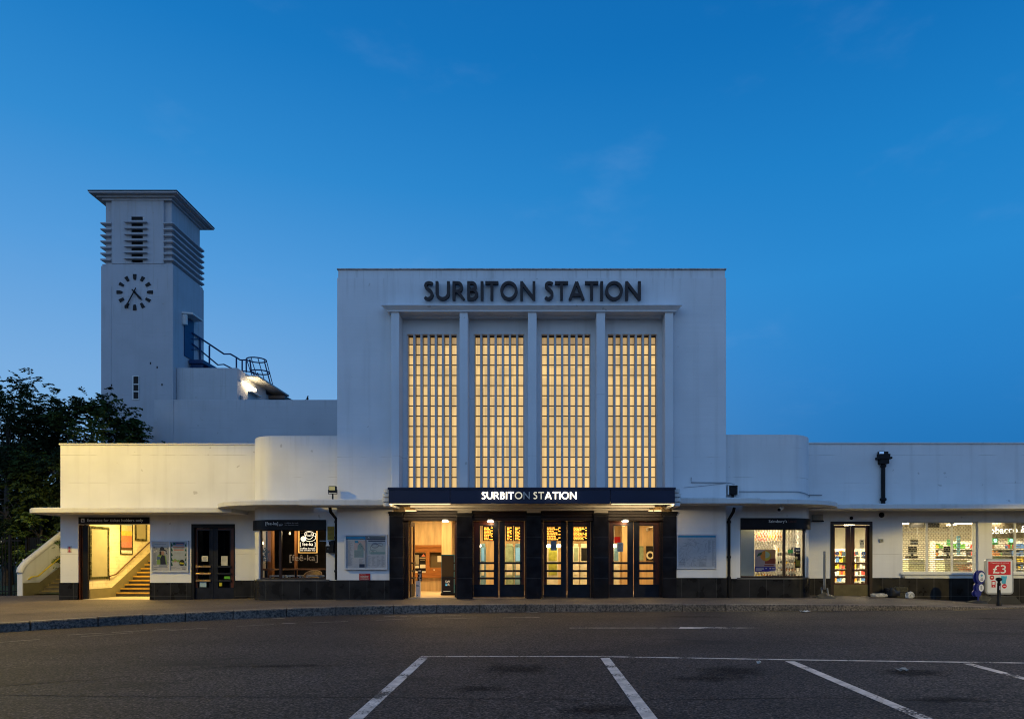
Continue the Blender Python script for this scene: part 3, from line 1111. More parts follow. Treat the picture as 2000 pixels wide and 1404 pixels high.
def put_glyph(mb, c, x0, x1, z0, z1, yf, yb, m=0, wscale=1.0):
    gw, strokes = glyph(c)
    sx, sz = (x1 - x0) / gw, (z1 - z0)
    for si, (path, closed) in enumerate(strokes):
        pts = [Vector((p[0] * sx, p[1] * sz)) for p in path]
        w = W_ * sz * wscale / 2
        n = len(pts)
        lo, hi = [], []
        for i, p in enumerate(pts):
            a = pts[i - 1] if (closed or i > 0) else p
            b = pts[(i + 1) % n] if (closed or i < n - 1) else p
            d = (b - a).normalized()
            nn = Vector((-d.y, d.x))
            lo.append(p - nn * w); hi.append(p + nn * w)
        y0, y1 = yf + 0.0022 * si, yb - 0.0022 * si
        vs = []
        for q, y in ((lo, y0), (hi, y0), (lo, y1), (hi, y1)):
            vs += [(x0 + p.x, y, z0 + max(0, min(sz * 1.02, p.y))) for p in q]
        fs = []
        for i in range(n if closed else n - 1):
            j = (i + 1) % n
            fs += [(i, j, n + j, n + i), (2 * n + j, 2 * n + i, 3 * n + i, 3 * n + j), (i, 2 * n + i, 2 * n + j, j), (n + j, 3 * n + j, 3 * n + i, n + i)]
        if not closed:
            fs += [(0, n, 3 * n, 2 * n), (n - 1, 3 * n - 1, 4 * n - 1, 2 * n - 1)]
        mb.add(vs, fs, m)


LET1 = [('S', 880, 965), ('U', 985, 1115), ('R', 1140, 1255), ('B', 1275, 1377), ('I', 1398, 1422), ('T', 1440, 1560), ('O', 1577, 1735), ('N', 1760, 1898)]
LET2 = [('S', 112, 192), ('T', 205, 327), ('A', 333, 475), ('T', 480, 603), ('I', 622, 645), ('O', 667, 828), ('N', 850, 992)]
mb = MB()
YL = -.20
for base, ls in ((640, LET1), (1040, LET2)):
    for c, a, b in ls:
        put_glyph(mb, c, X(base + a / 4.68, YL), X(base + b / 4.68, YL), Z(585.5, YL), Z(549, YL), YL, -.06)
mb.make('raised_lettering', m_letter, st)

# ---- entrance canopy
YC = -1.7
cz0, cz1 = Z(983, YC), Z(951.5, YC)
cxa, cxb = X(758.5, YC), X(1318.5, YC)
can = thing('entrance_canopy', None, None)
can.parent = st
cuts = [cxa, X(879, YC), X(1192, YC), cxb]
mb = MB()
for a, b in zip(cuts, cuts[1:]):
    mb.box(a + .006, b - .006, YC, YC + .10, cz0, cz1 - .07)
mb.box(cxa, cxa + .08, YC + .10, -.0, cz0 + .01, cz1 - .07)
mb.box(cxb - .08, cxb, YC + .10, -.0, cz0 + .01, cz1 - .07)
mb.box(cxa - .02, cxb + .02, YC - .03, YR, cz1 - .07, cz1)
mb.make('fascia', m_navy, can, bevel=.006)
zs = cz0 + 0.05
mb = MB()
mb.box(cxa + .08, cxb - .08, YC + .1, .36, zs, zs + .10)
mb.box(cxa + .45, cxb - .45, -.35, .38, zs - .09, zs - .001)
mb.box(cxa + .60, cxb - .60, -.12, .39, zs - .17, zs - .091)
mb.make('soffit', m_soffit, can, bevel=.01)
for s_, xe in ((-1, cxa), (1, cxb)):
    mb = MB()
    for i in range(4):
        z0 = cz0 - .07 + i * .15
        o_ = .26 - .035 * abs(i - 1.3)
        pts = [(xe - s_ * .02, YC + .12), (xe + s_ * (o_ - .12), YC + .12)] + [(xe + s_ * (o_ - .12 + .12 * math.sin(math.radians(t))), YC + .24 - .12 * math.cos(math.radians(t))) for t in (25, 50, 75, 90)] + [(xe + s_ * o_, -.02), (xe - s_ * .02, -.02)]
        mb.slab(pts, z0, z0 + .115)
        mb.box(xe - s_ * .02, xe + s_ * (o_ - .07), YC + .2, -.03, z0 + .1, z0 + .16)
    mb.make('end_fins', m_trim, can, bevel=.02)
# illuminated letters on the fascia
lit = emit('lit_sign_letters', (1.0, 0.86, 0.62, 1), 5.0)
dim = emit('half_lit_sign_letters', (1.0, 0.82, 0.55, 1), 0.55)
off = mat('unlit_sign_letters', (0.45, 0.44, 0.42), .4, .05)
names = "SURBITON STATION"
wd = [0 if c == ' ' else glyph(c)[0] for c in names]
gap, sp = 0.115, 0.42
tot = sum(w for w in wd if w) + gap * (len([c for c in names if c != ' ']) - 2) + sp
sx = (X(1126, YC) - X(941, YC)) / tot
xx = X(941, YC)
mb = MB()
for i, c in enumerate(names):
    if c == ' ':
        xx += (sp - gap) * sx
        continue
    mi = 0 if i < 6 or i > 10 else (1 if i >= 9 or i == 6 else 2)
    if i == 7: mi = 2
    put_glyph(mb, c, xx, xx + wd[i] * sx, Z(974.5, YC), Z(960.5, YC), YC - .05, YC - .02, mi)
    xx += (wd[i] + gap) * sx
mb.make('illuminated_lettering', [lit, dim, off], can)
for a, b in ((762, 880), (1194, 1316)):
    o = MB().box(X(a, YC + .2), X(b, YC + .2), YC + .115, YC + .15, cz0 - .004, cz0 + .03).make('strip_light', emit('canopy_strip_light', (1, .74, .40, 1), 5.0), can)
    light('strip_glow', 'AREA', ((X(a, YC) + X(b, YC)) / 2, YC + .2, cz0 - .03), 26, (1, .74, .40), can, X(b, YC) - X(a, YC), .06, (math.radians(125), 0, 0))

# ---- porch: stone piers, lintel, capitals
pz1 = Z(1003, -.02)
for a, b in ((760.5, 787), (1294.5, 1321.5)):
    p = thing('stone_pier', None, None); p.parent = st
    MB().box(X(a, -.05), X(b, -.05), -.05, .62, -.4, pz1).make('shaft', m_blackstone, p, bevel=.008)
    mb = MB()
    mb.box(X(a - 2, -.05), X(b + 2, -.05), -.10, .60, pz1, pz1 + .07)
    mb.box(X(a - .8, -.05), X(b + .8, -.05), -.07, .58, pz1 - .07, pz1 - .001)
    mb.make('capital', m_black, p, bevel=.012)
for a, b in ((892.5, 922.5), (1028, 1057), (1159.5, 1188.5)):
    p = thing('stone_pier', None, None); p.parent = st
    MB().box(X(a, -.0), X(b, -.0), .0, .62, -.4, pz1).make('shaft', m_blackstone, p, bevel=.008)
    mb = MB()
    mb.box(X(a - .8, 0), X(b + .8, 0), -.03, .60, pz1 - .06, pz1 + .03)
    mb.make('capital', m_black, p, bevel=.01)
    mb = MB()
    mb.box(X(a + 1, 0), X(b - 1, 0), -.02, .40, pz1 + .031, zs - .08)
    mb.box(X(a - 4, 0), X(b + 4, 0), -.16, .405, zs - .085, zs - .004)
    mb.make('bracket', m_soffit, p, bevel=.01)
mb = MB()
mb.box(X(787), X(1295), .10, .60, Z(1009, .1), zs - .171)
mb.box(X(787), X(1295), .16, .60, Z(1016.5, .16), Z(1009, .1) - .001)
mb.box(X(790), X(1292), .06, .30, Z(1004, .06), Z(1000, .06))
mb.make('lintel', m_wooddk, st, bevel=.01)

# ---- doors
YD = 0.42


def door_leaf(parent, x0, x1, zb_, zt_, g, bars, inner, y=YD, outer_m=0, glassm=None, rot=None, barm=None, low=True):
    """one glazed leaf: g = glass (x0, x1, z0, z1); inner = side (+1/-1) whose stile is dark"""
    mats = [m_wood, m_navydoor]

    def mf(cx, cz):
        if cz < g[2]: return 1 if low else 0
        if inner > 0 and cx > g[1]: return 1
        if inner < 0 and cx < g[0]: return 1
        return 0
    mb = MB().wall(x0, x1, zb_, zt_, [g], y, .05, 0, mf)
    mb.wall(g[0] - .03, g[1] + .03, g[2] - .03, g[3] + .03, [g], y - .008, .012, 1 if low else 0)
    leaf = mb.make('door', mats, parent)
    MB().plate(g[0], g[1], g[2], g[3], y + .025).make('glass_pane', glassm or m_glass, leaf)
    for z in bars:
        b = MB()
        b.box(g[0] - .07, g[1] + .07, y - .06, y - .02, z - .038, z + .038)
        b.box(g[0] - .06, g[0] - .03, y - .022, y - .001, z - .02, z + .02)
        b.box(g[1] + .03, g[1] + .06, y - .022, y - .001, z - .02, z + .02)
        b.make('push_bar', barm or m_navydoor, leaf, bevel=.006)
    return leaf


zd0 = Z(1167, YD) + .01
zd1 = Z(1017.5, YD)
barz = [Z(p, YD) for p in (1099, 1114.5, 1128.8)]
for (fx0, fx1, gl, gr, mid, fr) in ((925, 1024.5, (937.3, 964.6), (986, 1015.6), 974.5, (922.5, 1028)),
                                    (1061, 1153.5, (1068, 1095.6), (1119, 1146.4), 1107.5, (1057, 1159.5)),
                                    (1190.5, 1287, (1198.5, 1225.4), (1249, 1276), 1237.4, (1188.5, 1294.5))):
    xm = X(mid, YD)
    z0, z1 = Z(1141, YD), Z(1026.5, YD)
    door_leaf(st, X(fx0, YD), xm - .008, zd0, zd1, (X(gl[0], YD), X(gl[1], YD), z0, z1), barz, 1)
    door_leaf(st, xm + .008, X(fx1, YD), zd0, zd1, (X(gr[0], YD), X(gr[1], YD), z0, z1), barz, -1)
    mb = MB().wall(X(fr[0], .4) - .04, X(fr[1], .4) + .04, -.2, Z(1014, .4), [(X(fx0, .4) - .008, X(fx1, .4) + .008, -.3, zd1 + .02)], .36, .16)
    mb.make('door_frame', m_wooddk, st)
# open doorway: frame and the two leaves folded inwards
mb = MB().wall(X(787, .4) - .04, X(892.5, .4) + .04, -.2, Z(1014, .4), [(X(797.5, .4), X(891, .4), -.3, zd1 + .03)], .36, .16)
mb.make('door_frame', m_wooddk, st)
for xh, s_ in ((X(799.5, .55), 1), (X(890.5, .55), -1)):
    tmp = MB()
    w_ = 0.86
    leaf = MB()
    g = (.17, w_ - .17, Z(1141, YD), Z(1026.5, YD))
    leaf.wall(0, w_, zd0, zd1, [g], 0, .05, 0, lambda cx, cz: 1 if cz < g[2] else 0)
    leaf.v = [(xh + s_ * y, .55 + x, z) for x, y, z in leaf.v]
    lf = leaf.make('door', [m_wood, m_navydoor], st)
    gp = MB().plate(g[0], g[1], g[2], g[3], .025)
    gp.v = [(xh + s_ * y, .55 + x, z) for x, y, z in gp.v]
    gp.make('glass_pane', m_glass, lf)
    for z in barz:
        b = MB().box(g[0] - .05, g[1] + .05, .07, .10, z - .025, z + .025).box(g[0] - .05, g[0], .051, .07, z - .02, z + .02)
        b.v = [(xh + s_ * y, .55 + x, zz) for x, y, zz in b.v]
        b.make('push_bar', m_navydoor, lf)
# door of the low wing
zz0 = Z(1170, YW + .1) + .02
mb = MB().wall(d0 + .002, d1 - .002, -.6, DZL - .002, [(X(380, YW), X(457, YW), -.7, Z(1030, YW))], YW - .02, .2)
mb.make('door_frame', m_black, st)
bz = [Z(p, YW + .05) for p in (1106, 1120, 1133.5)]
y_ = YW + .06
door_leaf(st, X(381, y_), X(417.5, y_) - .006, zz0, Z(1031, y_), (X(387, y_), X(409, y_), Z(1147, y_), Z(1036, y_)), bz, 1, y_, glassm=m_glassdk, barm=mat('worn_brass_bar', (0.34, 0.22, 0.10), .35, .3, metal=.6))
door_leaf(st, X(417.5, y_) + .006, X(456.5, y_), zz0, Z(1031, y_), (X(426, y_), X(449, y_), Z(1147, y_), Z(1036, y_)), bz, -1, y_, glassm=m_glassdk)
MB().box(d0, d1, YW + .9, YW + .95, -.3, 3.0).make('lobby_partition', m_black, st)
# shop door
mb = MB().wall(sd0 + .002, sd1 - .002, -.6, SWZ1 - .002, [(X(1628, YW), X(1697.5, YW), -.7, Z(1024, YW))], YW - .03, .22)
mb.make('door_frame', m_wooddk, st)
bz = [Z(p, y_) for p in (1099.5, 1112.5, 1126.5)]
for (a, b, g0, g1, s_) in ((1628.5, 1660.5, 1630.5, 1652, 1), (1661.3, 1697, 1669, 1690.5, -1)):
    door_leaf(st, X(a, y_), X(b, y_), Z(1164, y_) + .01, Z(1026, y_), (X(g0, y_), X(g1, y_), Z(1138.5, y_), Z(1030, y_)), bz, 0, y_, barm=m_wood, low=False)
MB().box(X(1629, y_ - .02), X(1696.5, y_ - .02), y_ - .022, y_ - .004, Z(1163.5, y_), Z(1141, y_)).make('kick_plate', mat('bronze_kick_plate', (0.10, 0.085, 0.045), .4, .25, metal=.5), st)

# ---- black plinth panels along the foot of the walls
zpl = Z(1137.5, YW)
MB().box(XL0 - .03, e0, YW - .03, YW + .4, -.6, zpl).make('plinth', m_plinth, st)
MB().box(e1, d0, YW - .03, YW - .001, -.6, zpl).make('plinth', m_plinth, st)
MB().box(d1, -10.83, YW - .03, YW - .001, -.6, Z(1133, YW)).make('plinth', m_plinth, st)
MB().pathwall([(p[0] - .0, p[1]) for p in [(BCL - BRX - .035, YW - .03)] + bay_arc(True, .035, 181, 270) + [(-7.27, YB - .035)]], -.6, Z_SILL_L - .04, .03).make('plinth', m_plinth, st)
MB().box(XM0 - .03, X(761), -.03, -.001, -.6, Z(1132.5)).make('plinth', m_plinth, st)
MB().box(X(1321), XM1 + .03, -.03, -.001, -.6, Z(1128)).make('plinth', m_plinth, st)
MB().pathwall([(6.55, YB - .035)] + bay_arc(False, .035, 270, 359) + [(BCR + BRX + .035, YW - .03)], -.6, Z_SILL_R - .04, .03).make('plinth', m_plinth, st)
m_plinth2 = (tiles('lamplit_plinth_tiles', (0.014, 0.0128, 0.0115), (0.018, 0.0163, 0.0145), (0.075, 0.068, 0.06), 0.655, 3.0, 0.010, 0.35, spec=.15))  # warmer, lighter copy of the plinth tiles: lamplight put into the colour
MB().box(10.11, sd0, YW - .03, YW - .001, -.8, Z(1129, YW)).make('plinth', m_plinth2, st)
MB().box(sd1, XR1, YW - .03, YW - .001, -.8, Z(1128, YW)).make('plinth', m_plinth2, st)

# ---- wing and bay canopies (concrete slabs)
yf = 0.62
xl = X(57, 1.3)
R_ = 1.05
pl = [(-11.3, YW + .02), (-11.3, yf), (xl + R_, yf)] + arc(xl + R_, yf + R_, R_, R_, 270, 180, 10)[1:] + [(xl, YW + 1.5), (XL0, YW + 1.5), (XL0, YW + .02)]


def canopy_slab(plan, z0, z1, name, inset=.05):
    """slab with a rounded-over top edge"""
    cx = sum(p[0] for p in plan) / len(plan); cy = sum(p[1] for p in plan) / len(plan)
    n = len(plan)
    area = sum(plan[i][0] * plan[(i + 1) % n][1] - plan[(i + 1) % n][0] * plan[i][1] for i in range(n))
    sg = 1 if area > 0 else -1
    ins = []
    for i in range(n):
        a, b, c = Vector(plan[i - 1]), Vector(plan[i]), Vector(plan[(i + 1) % n])
        d = ((b - a).normalized() + (c - b).normalized())
        if d.length < 1e-6: d = (b - a)
        d.normalize()
        ins.append((b.x - sg * d.y * inset, b.y + sg * d.x * inset))
    vs = [(p[0], p[1], z0) for p in plan] + [(p[0], p[1], z1 - .03) for p in plan] + [(p[0], p[1], z1) for p in ins]
    fs = [tuple(range(n)), tuple(range(2 * n, 3 * n))]
    mbx = MB()
    mbx.add(vs, fs, 0)
    mbx.add(vs, [(k * n + i, k * n + (i + 1) % n, (k + 1) * n + (i + 1) % n, (k + 1) * n + i) for k in (0, 1) for i in range(n)], 0, False)
    return mbx.make(name, m_trim, st)


canopy_slab(pl, ZLW0, ZLW1, 'wing_canopy')
yb_ = -1.0
cb = [(X(590, yb_), YB + .02), (X(590, yb_), yb_), (-9.3, yb_)] + arc(-9.3, 1.75, 2.75, 2.75, 270, 180, 16)[1:] + [(-12.05, YW + .02), (-9.0, YW + .02), (-9.0, YB + .02)]
canopy_slab(cb, ZB0, ZB1, 'bay_canopy')
canopy_slab([(X(584, -1.12), .02), (X(584, -1.12), -1.12), (cxa - .28, -1.12), (cxa - .28, .02)], Z(986, -1.12), Z(974.5, -1.12), 'block_canopy')
canopy_slab([(cxb + .28, .02), (cxb + .28, -1.12), (X(1486, -1.12), -1.12), (X(1486, -1.12), .02)], Z(982.5, -1.12), Z(971, -1.12), 'block_canopy')
ZR0 = Z(983, -1.0)
cb = [(X(1470, -1), YB + .02), (X(1470, -1), -1.0), (8.35, -1.0)] + arc(8.35, 1.7, 2.65, 2.7, 270, 360, 16)[1:] + [(11.0, YW + .02), (8.4, YW + .02), (8.4, YB + .02)]
canopy_slab(cb, ZR0 - .01, ZR0 + .165, 'bay_canopy')
canopy_slab([(9.9, YW + .02), (9.9, .68), (XR1, .68), (XR1, YW + .02)], Z(992.8, .68), Z(983, .68), 'wing_canopy')

# ---- bay windows
def bay_window(path, xa, xb, z0, z1, mull, signz, sillname, flip):
    w = thing('bay_window', None, None); w.parent = st
    seg = cut_path(path, xa, xb)
    ins = []
    n = len(seg)
    for i in range(n):
        a, b = Vector(seg[max(i - 1, 0)]), Vector(seg[min(i + 1, n - 1)])
        d = (b - a).normalized()
        ins.append((seg[i][0] - d.y * .10, seg[i][1] + d.x * .10))
    v = [(p[0], p[1], z0) for p in ins] + [(p[0], p[1], z1) for p in ins]
    MB().add(v, [(i, i + 1, n + i + 1, n + i) for i in range(n - 1)], 0, True).make('glass_pane', m_glass, w)
    fr = MB()
    fr.tube([(p[0], p[1], z0 + .03) for p in ins], .035, 6)
    fr.tube([(p[0], p[1], z1 - .03) for p in ins], .035, 6)
    for xm_ in mull:
        k = min(range(n), key=lambda i: abs(ins[i][0] - xm_))
        fr.box(xm_ - .045, xm_ + .045, ins[k][1] - .04, ins[k][1] + .05, z0, z1)
    for e in (0, -1):
        fr.box(ins[e][0] - .035, ins[e][0] + .035, ins[e][1] - .03, ins[e][1] + .04, z0, z1)
    fr.make('frame', m_wooddk, w)
    big = cut_path(path, xa - .12, xb + .12)
    MB().pathwall([(p[0], p[1] - .05) for p in big], z0 - .06, z0, .18).make('sill', mat('stone_sill', (0.10, 0.095, 0.09), .5, .3), w)
    return w


bay_window(bayL, wl0, wl1, Z_SILL_L, Z_SGN_L0, [X(547, .3)], None, '', False)
bay_window(bayR, wr0, wr1, Z_SILL_R, Z_SGN_R0, [X(1532, .3)], None, '', True)

# ---- shop windows with white frames and a brick-bond security grille
m_wframe = mat('white_window_frame', (0.62, 0.62, 0.58), .5, .08)
m_grille = mat('grille_steel', (0.20, 0.19, 0.16), .45, .15, metal=.4)
for (a, b, muls) in ((w10, w11, (1810, 1859, 1901)), (w20, w21, (1982, 2030, 2074))):
    w = thing('shop_window', None, None); w.parent = st
    yy = YW + .12
    fr = MB()
    fr.wall(a + .001, b - .001, SWZ0 + .001, SWZ1 - .001, [(a + .05, b - .05, SWZ0 + .06, SWZ1 - .05)], yy - .03, .07)
    for mu_ in muls:
        x_ = X(mu_, yy)
        fr.box(x_ - .035, x_ + .035, yy - .028, yy + .03, SWZ0 + .06, SWZ1 - .05)
    x2 = X(muls[2], yy)
    for pz in (1039, 1059, 1079, 1098.5):
        z_ = Z(pz, yy)
        fr.box(a + .05, b - .05, yy - .024, yy + .02, z_ - .011, z_ + .011)
    fr.make('frame', m_wframe, w)
    MB().plate(a + .04, b - .04, SWZ0 + .05, SWZ1 - .04, yy + .01).make('glass_pane', m_glass, w)
    MB().box(a - .10, b + .10, YW - .09, YW + .10, SWZ0 - .07, SWZ0 - .001).box(a - .06, b + .06, YW - .035, YW + .05, SWZ0 - .2, SWZ0 - .071).make('sill', m_wframe, w)
    gr = MB()
    yg = yy + .16
    zz, r_ = SWZ0 + .03, 0
    while zz < SWZ1:
        gr.box(a + .02, x2, yg, yg + .012, zz - .010, zz + .010)
        xx = a + .05 + (.065 if r_ % 2 else 0)
        while xx < x2:
            gr.box(xx - .006, xx + .006, yg + .002, yg + .010, zz + .010, zz + .0665)
            xx += .13
        zz += .0765
        r_ += 1
    gr.make('security_grille', m_grille, w)

# ---- rainwater pipes
def pipe(path, r, label=None, joints=(), name='drainpipe'):
    mb = MB().tube(path, r, 10)
    for (x_, y_2, z_) in joints:
        mb.lathe([(r * 1.35, -.04), (r * 1.45, -.02), (r * 1.45, .02), (r * 1.35, .04)], (x_, y_2, z_), 10)
    return mb.make(name, m_black, st)


xp = X(654.5, -.05)
pipe([(X(648, .1), -.1, 3.25), (X(649, .1), -.1, 3.1), (xp, .1, 2.85), (xp, .1, Z(1132, 0))], .055, joints=[(xp, .1, 2.75), (xp, .1, 2.2), (xp, .1, 1.0)])
xp = X(1424, .1)
pipe([(X(1431, .1), -.1, 3.25), (X(1430, .1), -.05, 3.1), (xp, .12, 2.85), (xp, .12, .05)], .055, joints=[(xp, .12, 2.75), (xp, .12, 1.5), (xp, .12, .75)])
xp, yp = X(1725, YW - .1), YW - .1
mb = MB().tube([(xp, yp, Z(905, yp)), (xp, yp, Z(983, yp))], .075, 12)
mb.lathe([(.09, -.05), (.11, -.03), (.11, .03), (.09, .05)], (xp, yp, Z(910, yp)), 12)
mb.lathe([(.09, -.06), (.12, -.03), (.12, .03), (.09, .06)], (xp, yp, Z(975, yp)), 12)
mb.box(xp - .16, xp + .16, yp - .14, yp + .1, Z(906, yp), Z(897, yp))
mb.box(xp - .26, xp + .26, yp - .18, yp + .1, Z(897, yp), Z(893, yp))
mb.box(xp - .2, xp + .2, yp - .15, yp + .1, Z(893, yp), Z(887, yp))
mb.box(xp - .14, xp + .16, yp - .08, yp + .1, Z(887, yp), Z(882, yp))
mb.make('drainpipe', m_black, st)
# conduit and cables on the wall
mb = MB()
mb.tube([(X(1350, -.03), -.03, Z(932)), (X(1350, -.03), -.03, Z(942)), (X(1418), -.03, Z(942.5)), (X(1437), .18, Z(945, .2))], .014, 6)
pth = [(p[0], p[1] - .03) for p in cut_path(bayR, X(1443, .2), 10.0)]
mb.tube([(p[0] + .02, p[1], Z(958.5, .2) - .02 - .12 * max(0, p[0] - 9.2)) for p in pth], .013, 6)
mb.tube([(10.09, YW - .03, Z(966, YW)), (X(1605, YW), YW - .03, Z(967, YW))], .016, 6)
mb.tube([(X(1335), -.02, Z(952)), (X(1370), -.02, Z(949)), (X(1418), -.02, Z(943.5))], .006, 5)
mb.make('cable_conduit', m_metalgrey, st)
# flat roofs
mb = MB()
mb.box(XL0 + .36, XM0 - .01, YW + .36, YW + 8.6, TOPW - .5, TOPW - .4)
mb.box(XM1 + .01, XR1, YW + .36, YW + 8.6, TOPW - .5, TOPW - .4)
mb.box(XM0 + .36, XM1 - .36, .8, 9.6, ZM - .3, ZM - .2)
mb.make('roof', m_metalgrey, st)

# ================================================================== INTERIORS (parts of the station)
# ---- booking hall behind the entrance doors
HX0, HX1, HY0, HY1 = XM0 + .36, XM1 - .36, .62, 6.2
hz0, hz1 = .03, 3.35
MB().box(HX0, HX1, .36, HY1, hz0 - .1, hz0).make('hall_floor', m_floor, st)
MB().box(HX0, HX1, HY0, HY1, hz1, hz1 + .05).make('hall_ceiling', m_soffit, st)
mb = MB()
mb.box(HX0, HX0 + .05, HY0, HY1, hz0, hz1)
mb.box(HX1 - .05, HX1, HY0, HY1, hz0, hz1)
mb.box(HX0 + .06, HX1 - .06, HY1 - .1, HY1, hz0, hz1)
mb.box(HX0 + .06, X(790, .62), HY0, HY0 + .03, hz0, hz1)
mb.box(X(1292, .62), HX1 - .06, HY0, HY0 + .03, hz0, hz1)
mb.make('hall_wall', m_travert, st)
# stone pillar and cornice in the hall
mb = MB()
yp = 4.9
mb.box(X(862.5, yp), X(882, yp), yp, yp + .5, hz0, hz1)
mb.box(X(1215, yp), X(1236, yp), yp, yp + .5, hz0, hz1)
mb.make('hall_pillar', mat('warm_stone_pillar', (0.44, 0.31, 0.17), .5, .2, 1.5, stretch=(6, 6, .6)), st)
MB().box(HX0 + .06, HX1 - .06, HY1 - .16, HY1 - .11, 2.95, 3.3).make('hall_frieze', mat('warm_stone_pillar', (0, 0, 0)), st)
m_honey = mat('honey_varnished_wood', (0.28, 0.11, 0.03), .35, .25, 4, stretch=(.6, 4, 5))
# ticket window set in the back wall
yw = 5.5
tk = thing('ticket_window', None, None); tk.parent = st
x0, x1 = X(806, yw), X(866, yw)
z0, z1 = Z(1125, yw), Z(1064, yw)
gx0, gx1 = X(839, yw), X(864, yw)
mb = MB().wall(x0, x1, z0, z1, [(gx0, gx1, Z(1108, yw), Z(1078, yw)), (X(808, yw), X(831.5, yw), Z(1118, yw), Z(1078, yw))], yw, .6)
mb.box(x0 - .02, x1 + .02, yw - .05, yw, z1 - .1, z1)
mb.box(x0 - .02, x1 + .02, yw - .12, yw, z0 - .06, z0 + .01)
mb.make('surround', m_honey, tk)
MB().box(x0, x1, yw, yw + .6, hz0, z0 - .061).make('counter_front', mat('warm_stone_pillar', (0, 0, 0)), tk)
MB().box(x0, x1, yw, yw + .6, z1 + .001, hz1).make('panel_above', m_travert, tk)
mb = MB()
mb.box(gx0, gx1, yw + .2, yw + .25, Z(1108, yw), Z(1078, yw), 0)
mb.plate(X(853, yw), gx1, Z(1097, yw), Z(1085, yw), yw + .19, 1)
mb.add([(X(846, yw), yw - .003, Z(1111.5, yw)), (X(850, yw), yw - .003, Z(1111.5, yw)), (X(848, yw), yw - .003, Z(1114.5, yw))], [(0, 1, 2)], 1)
mb.make('blind', [mat('brown_blind', (0.10, 0.07, 0.03), .6, .1), mat('notice_paper', (0.62, 0.60, 0.52), .7, .05)], tk)
nb = MB()
nx0, nx1 = X(808, yw), X(831.5, yw)
nb.box(nx0, nx1, yw + .1, yw + .15, Z(1118, yw), Z(1078, yw), 0)
for (u0, u1, p0, p1, k) in ((.06, .40, 1104, 1083, 1), (.45, .95, 1091, 1088, 1), (.5, .9, 1094, 1093, 1), (.04, .42, 1109, 1102, 2), (.5, .95, 1109, 1102, 2), (.0, 1.0, 1079.5, 1078, 2), (0, 1, 1118.5, 1115, 2)):
    nb.plate(nx0 + (nx1 - nx0) * u0, nx0 + (nx1 - nx0) * u1, Z(p0, yw), Z(p1, yw), yw + .098, k)
cx_ = nx0 + (nx1 - nx0) * .78
nb.add([(cx_ - .09, yw + .096, Z(1086.5, yw)), (cx_ + .09, yw + .096, Z(1086.5, yw)), (cx_, yw + .096, Z(1080.5, yw))], [(0, 1, 2)], 3)
nb.make('notices', [m_black, mat('grey_print', (0.25, 0.22, 0.16), .7, .2), mat('notice_paper', (0, 0, 0)), mat('salmon_print', (0.55, 0.16, 0.08), .7)], tk)

m_amber = emit('amber_display_text', (1.0, 0.42, 0.06, 1), 2.2)
m_whitelamp = emit('lamp_diffuser', (1.0, 0.80, 0.50, 1), 12.0)


def departure_board(x0, x1, z0, z1, y, label, rows_, seed):
    t = thing('departure_board', label, 'departure board', ((x0 + x1) / 2, y, z0), 'departure boards hanging in the booking hall')
    MB().box(x0, x1, y, y + .12, z0, z1).make('casing', m_black, t, bevel=.01)
    rr = random.Random(seed)
    mb = MB()
    w = x1 - x0
    n = rows_
    for i in range(n):
        zc = z1 - .09 - (z1 - z0 - .15) * i / (n - 1)
        hh = (z1 - z0) / n * .26
        u = x0 + .05
        end = x0 + .05 + (w - .15) * rr.uniform(.45, .95)
        while u < end:
            l_ = rr.uniform(.03, .10)
            mb.plate(u, min(u + l_, x1 - .05), zc - hh, zc + hh, y - .004)
            u += l_ + .018
        if i % 2 == 0: mb.plate(x1 - .13, x1 - .05, zc - hh, zc + hh, y - .004)
    mb.make('display_text', m_amber, t)
    mb = MB()
    for xx in (x0 + .1, x1 - .1): mb.tube([(xx, y + .06, z1 - .01), (xx, y + .06, hz1)], .012, 6)
    mb.make('hanger', m_metalgrey, t)
    return t


yb2 = 3.0
for (a, b, p0, p1, lab, r_, sd) in ((943, 965, 1056, 1026, 'narrow amber departure board seen through the upper pane of the first closed door leaf', 9, 1),
                                    (988, 1002, 1056, 1026, 'slim amber departure board, first of two behind the second closed door leaf', 9, 2),
                                    (1003.5, 1020, 1056, 1026, 'slim amber departure board, next to the pillar behind the second closed door leaf', 9, 3),
                                    (1066, 1097, 1056, 1026, 'wide departure board with two columns of amber text and an empty middle', 8, 4),
                                    (1118, 1149, 1056, 1026, 'wide departure board filled with centred lines of amber text', 10, 5)):
    departure_board(X(a, yb2), X(b, yb2), Z(p0, yb2), Z(p1, yb2), yb2, lab, r_, sd)

# ticket machines and poster panels along the back of the hall
m_screenblue = emit('machine_screen_blue', (0.12, 0.30, 0.55, 1), 0.35)
m_teal = mat('teal_poster_print', (0.20, 0.27, 0.20), .6, .25, 6)
m_lime = mat('lime_poster_print', (0.30, 0.32, 0.05), .6, .3, 6)
m_bluep = mat('blue_poster_print', (0.10, 0.20, 0.30), .6, .2, 6)
m_palep = mat('pale_poster_print', (0.52, 0.50, 0.42), .6, .15, 5)


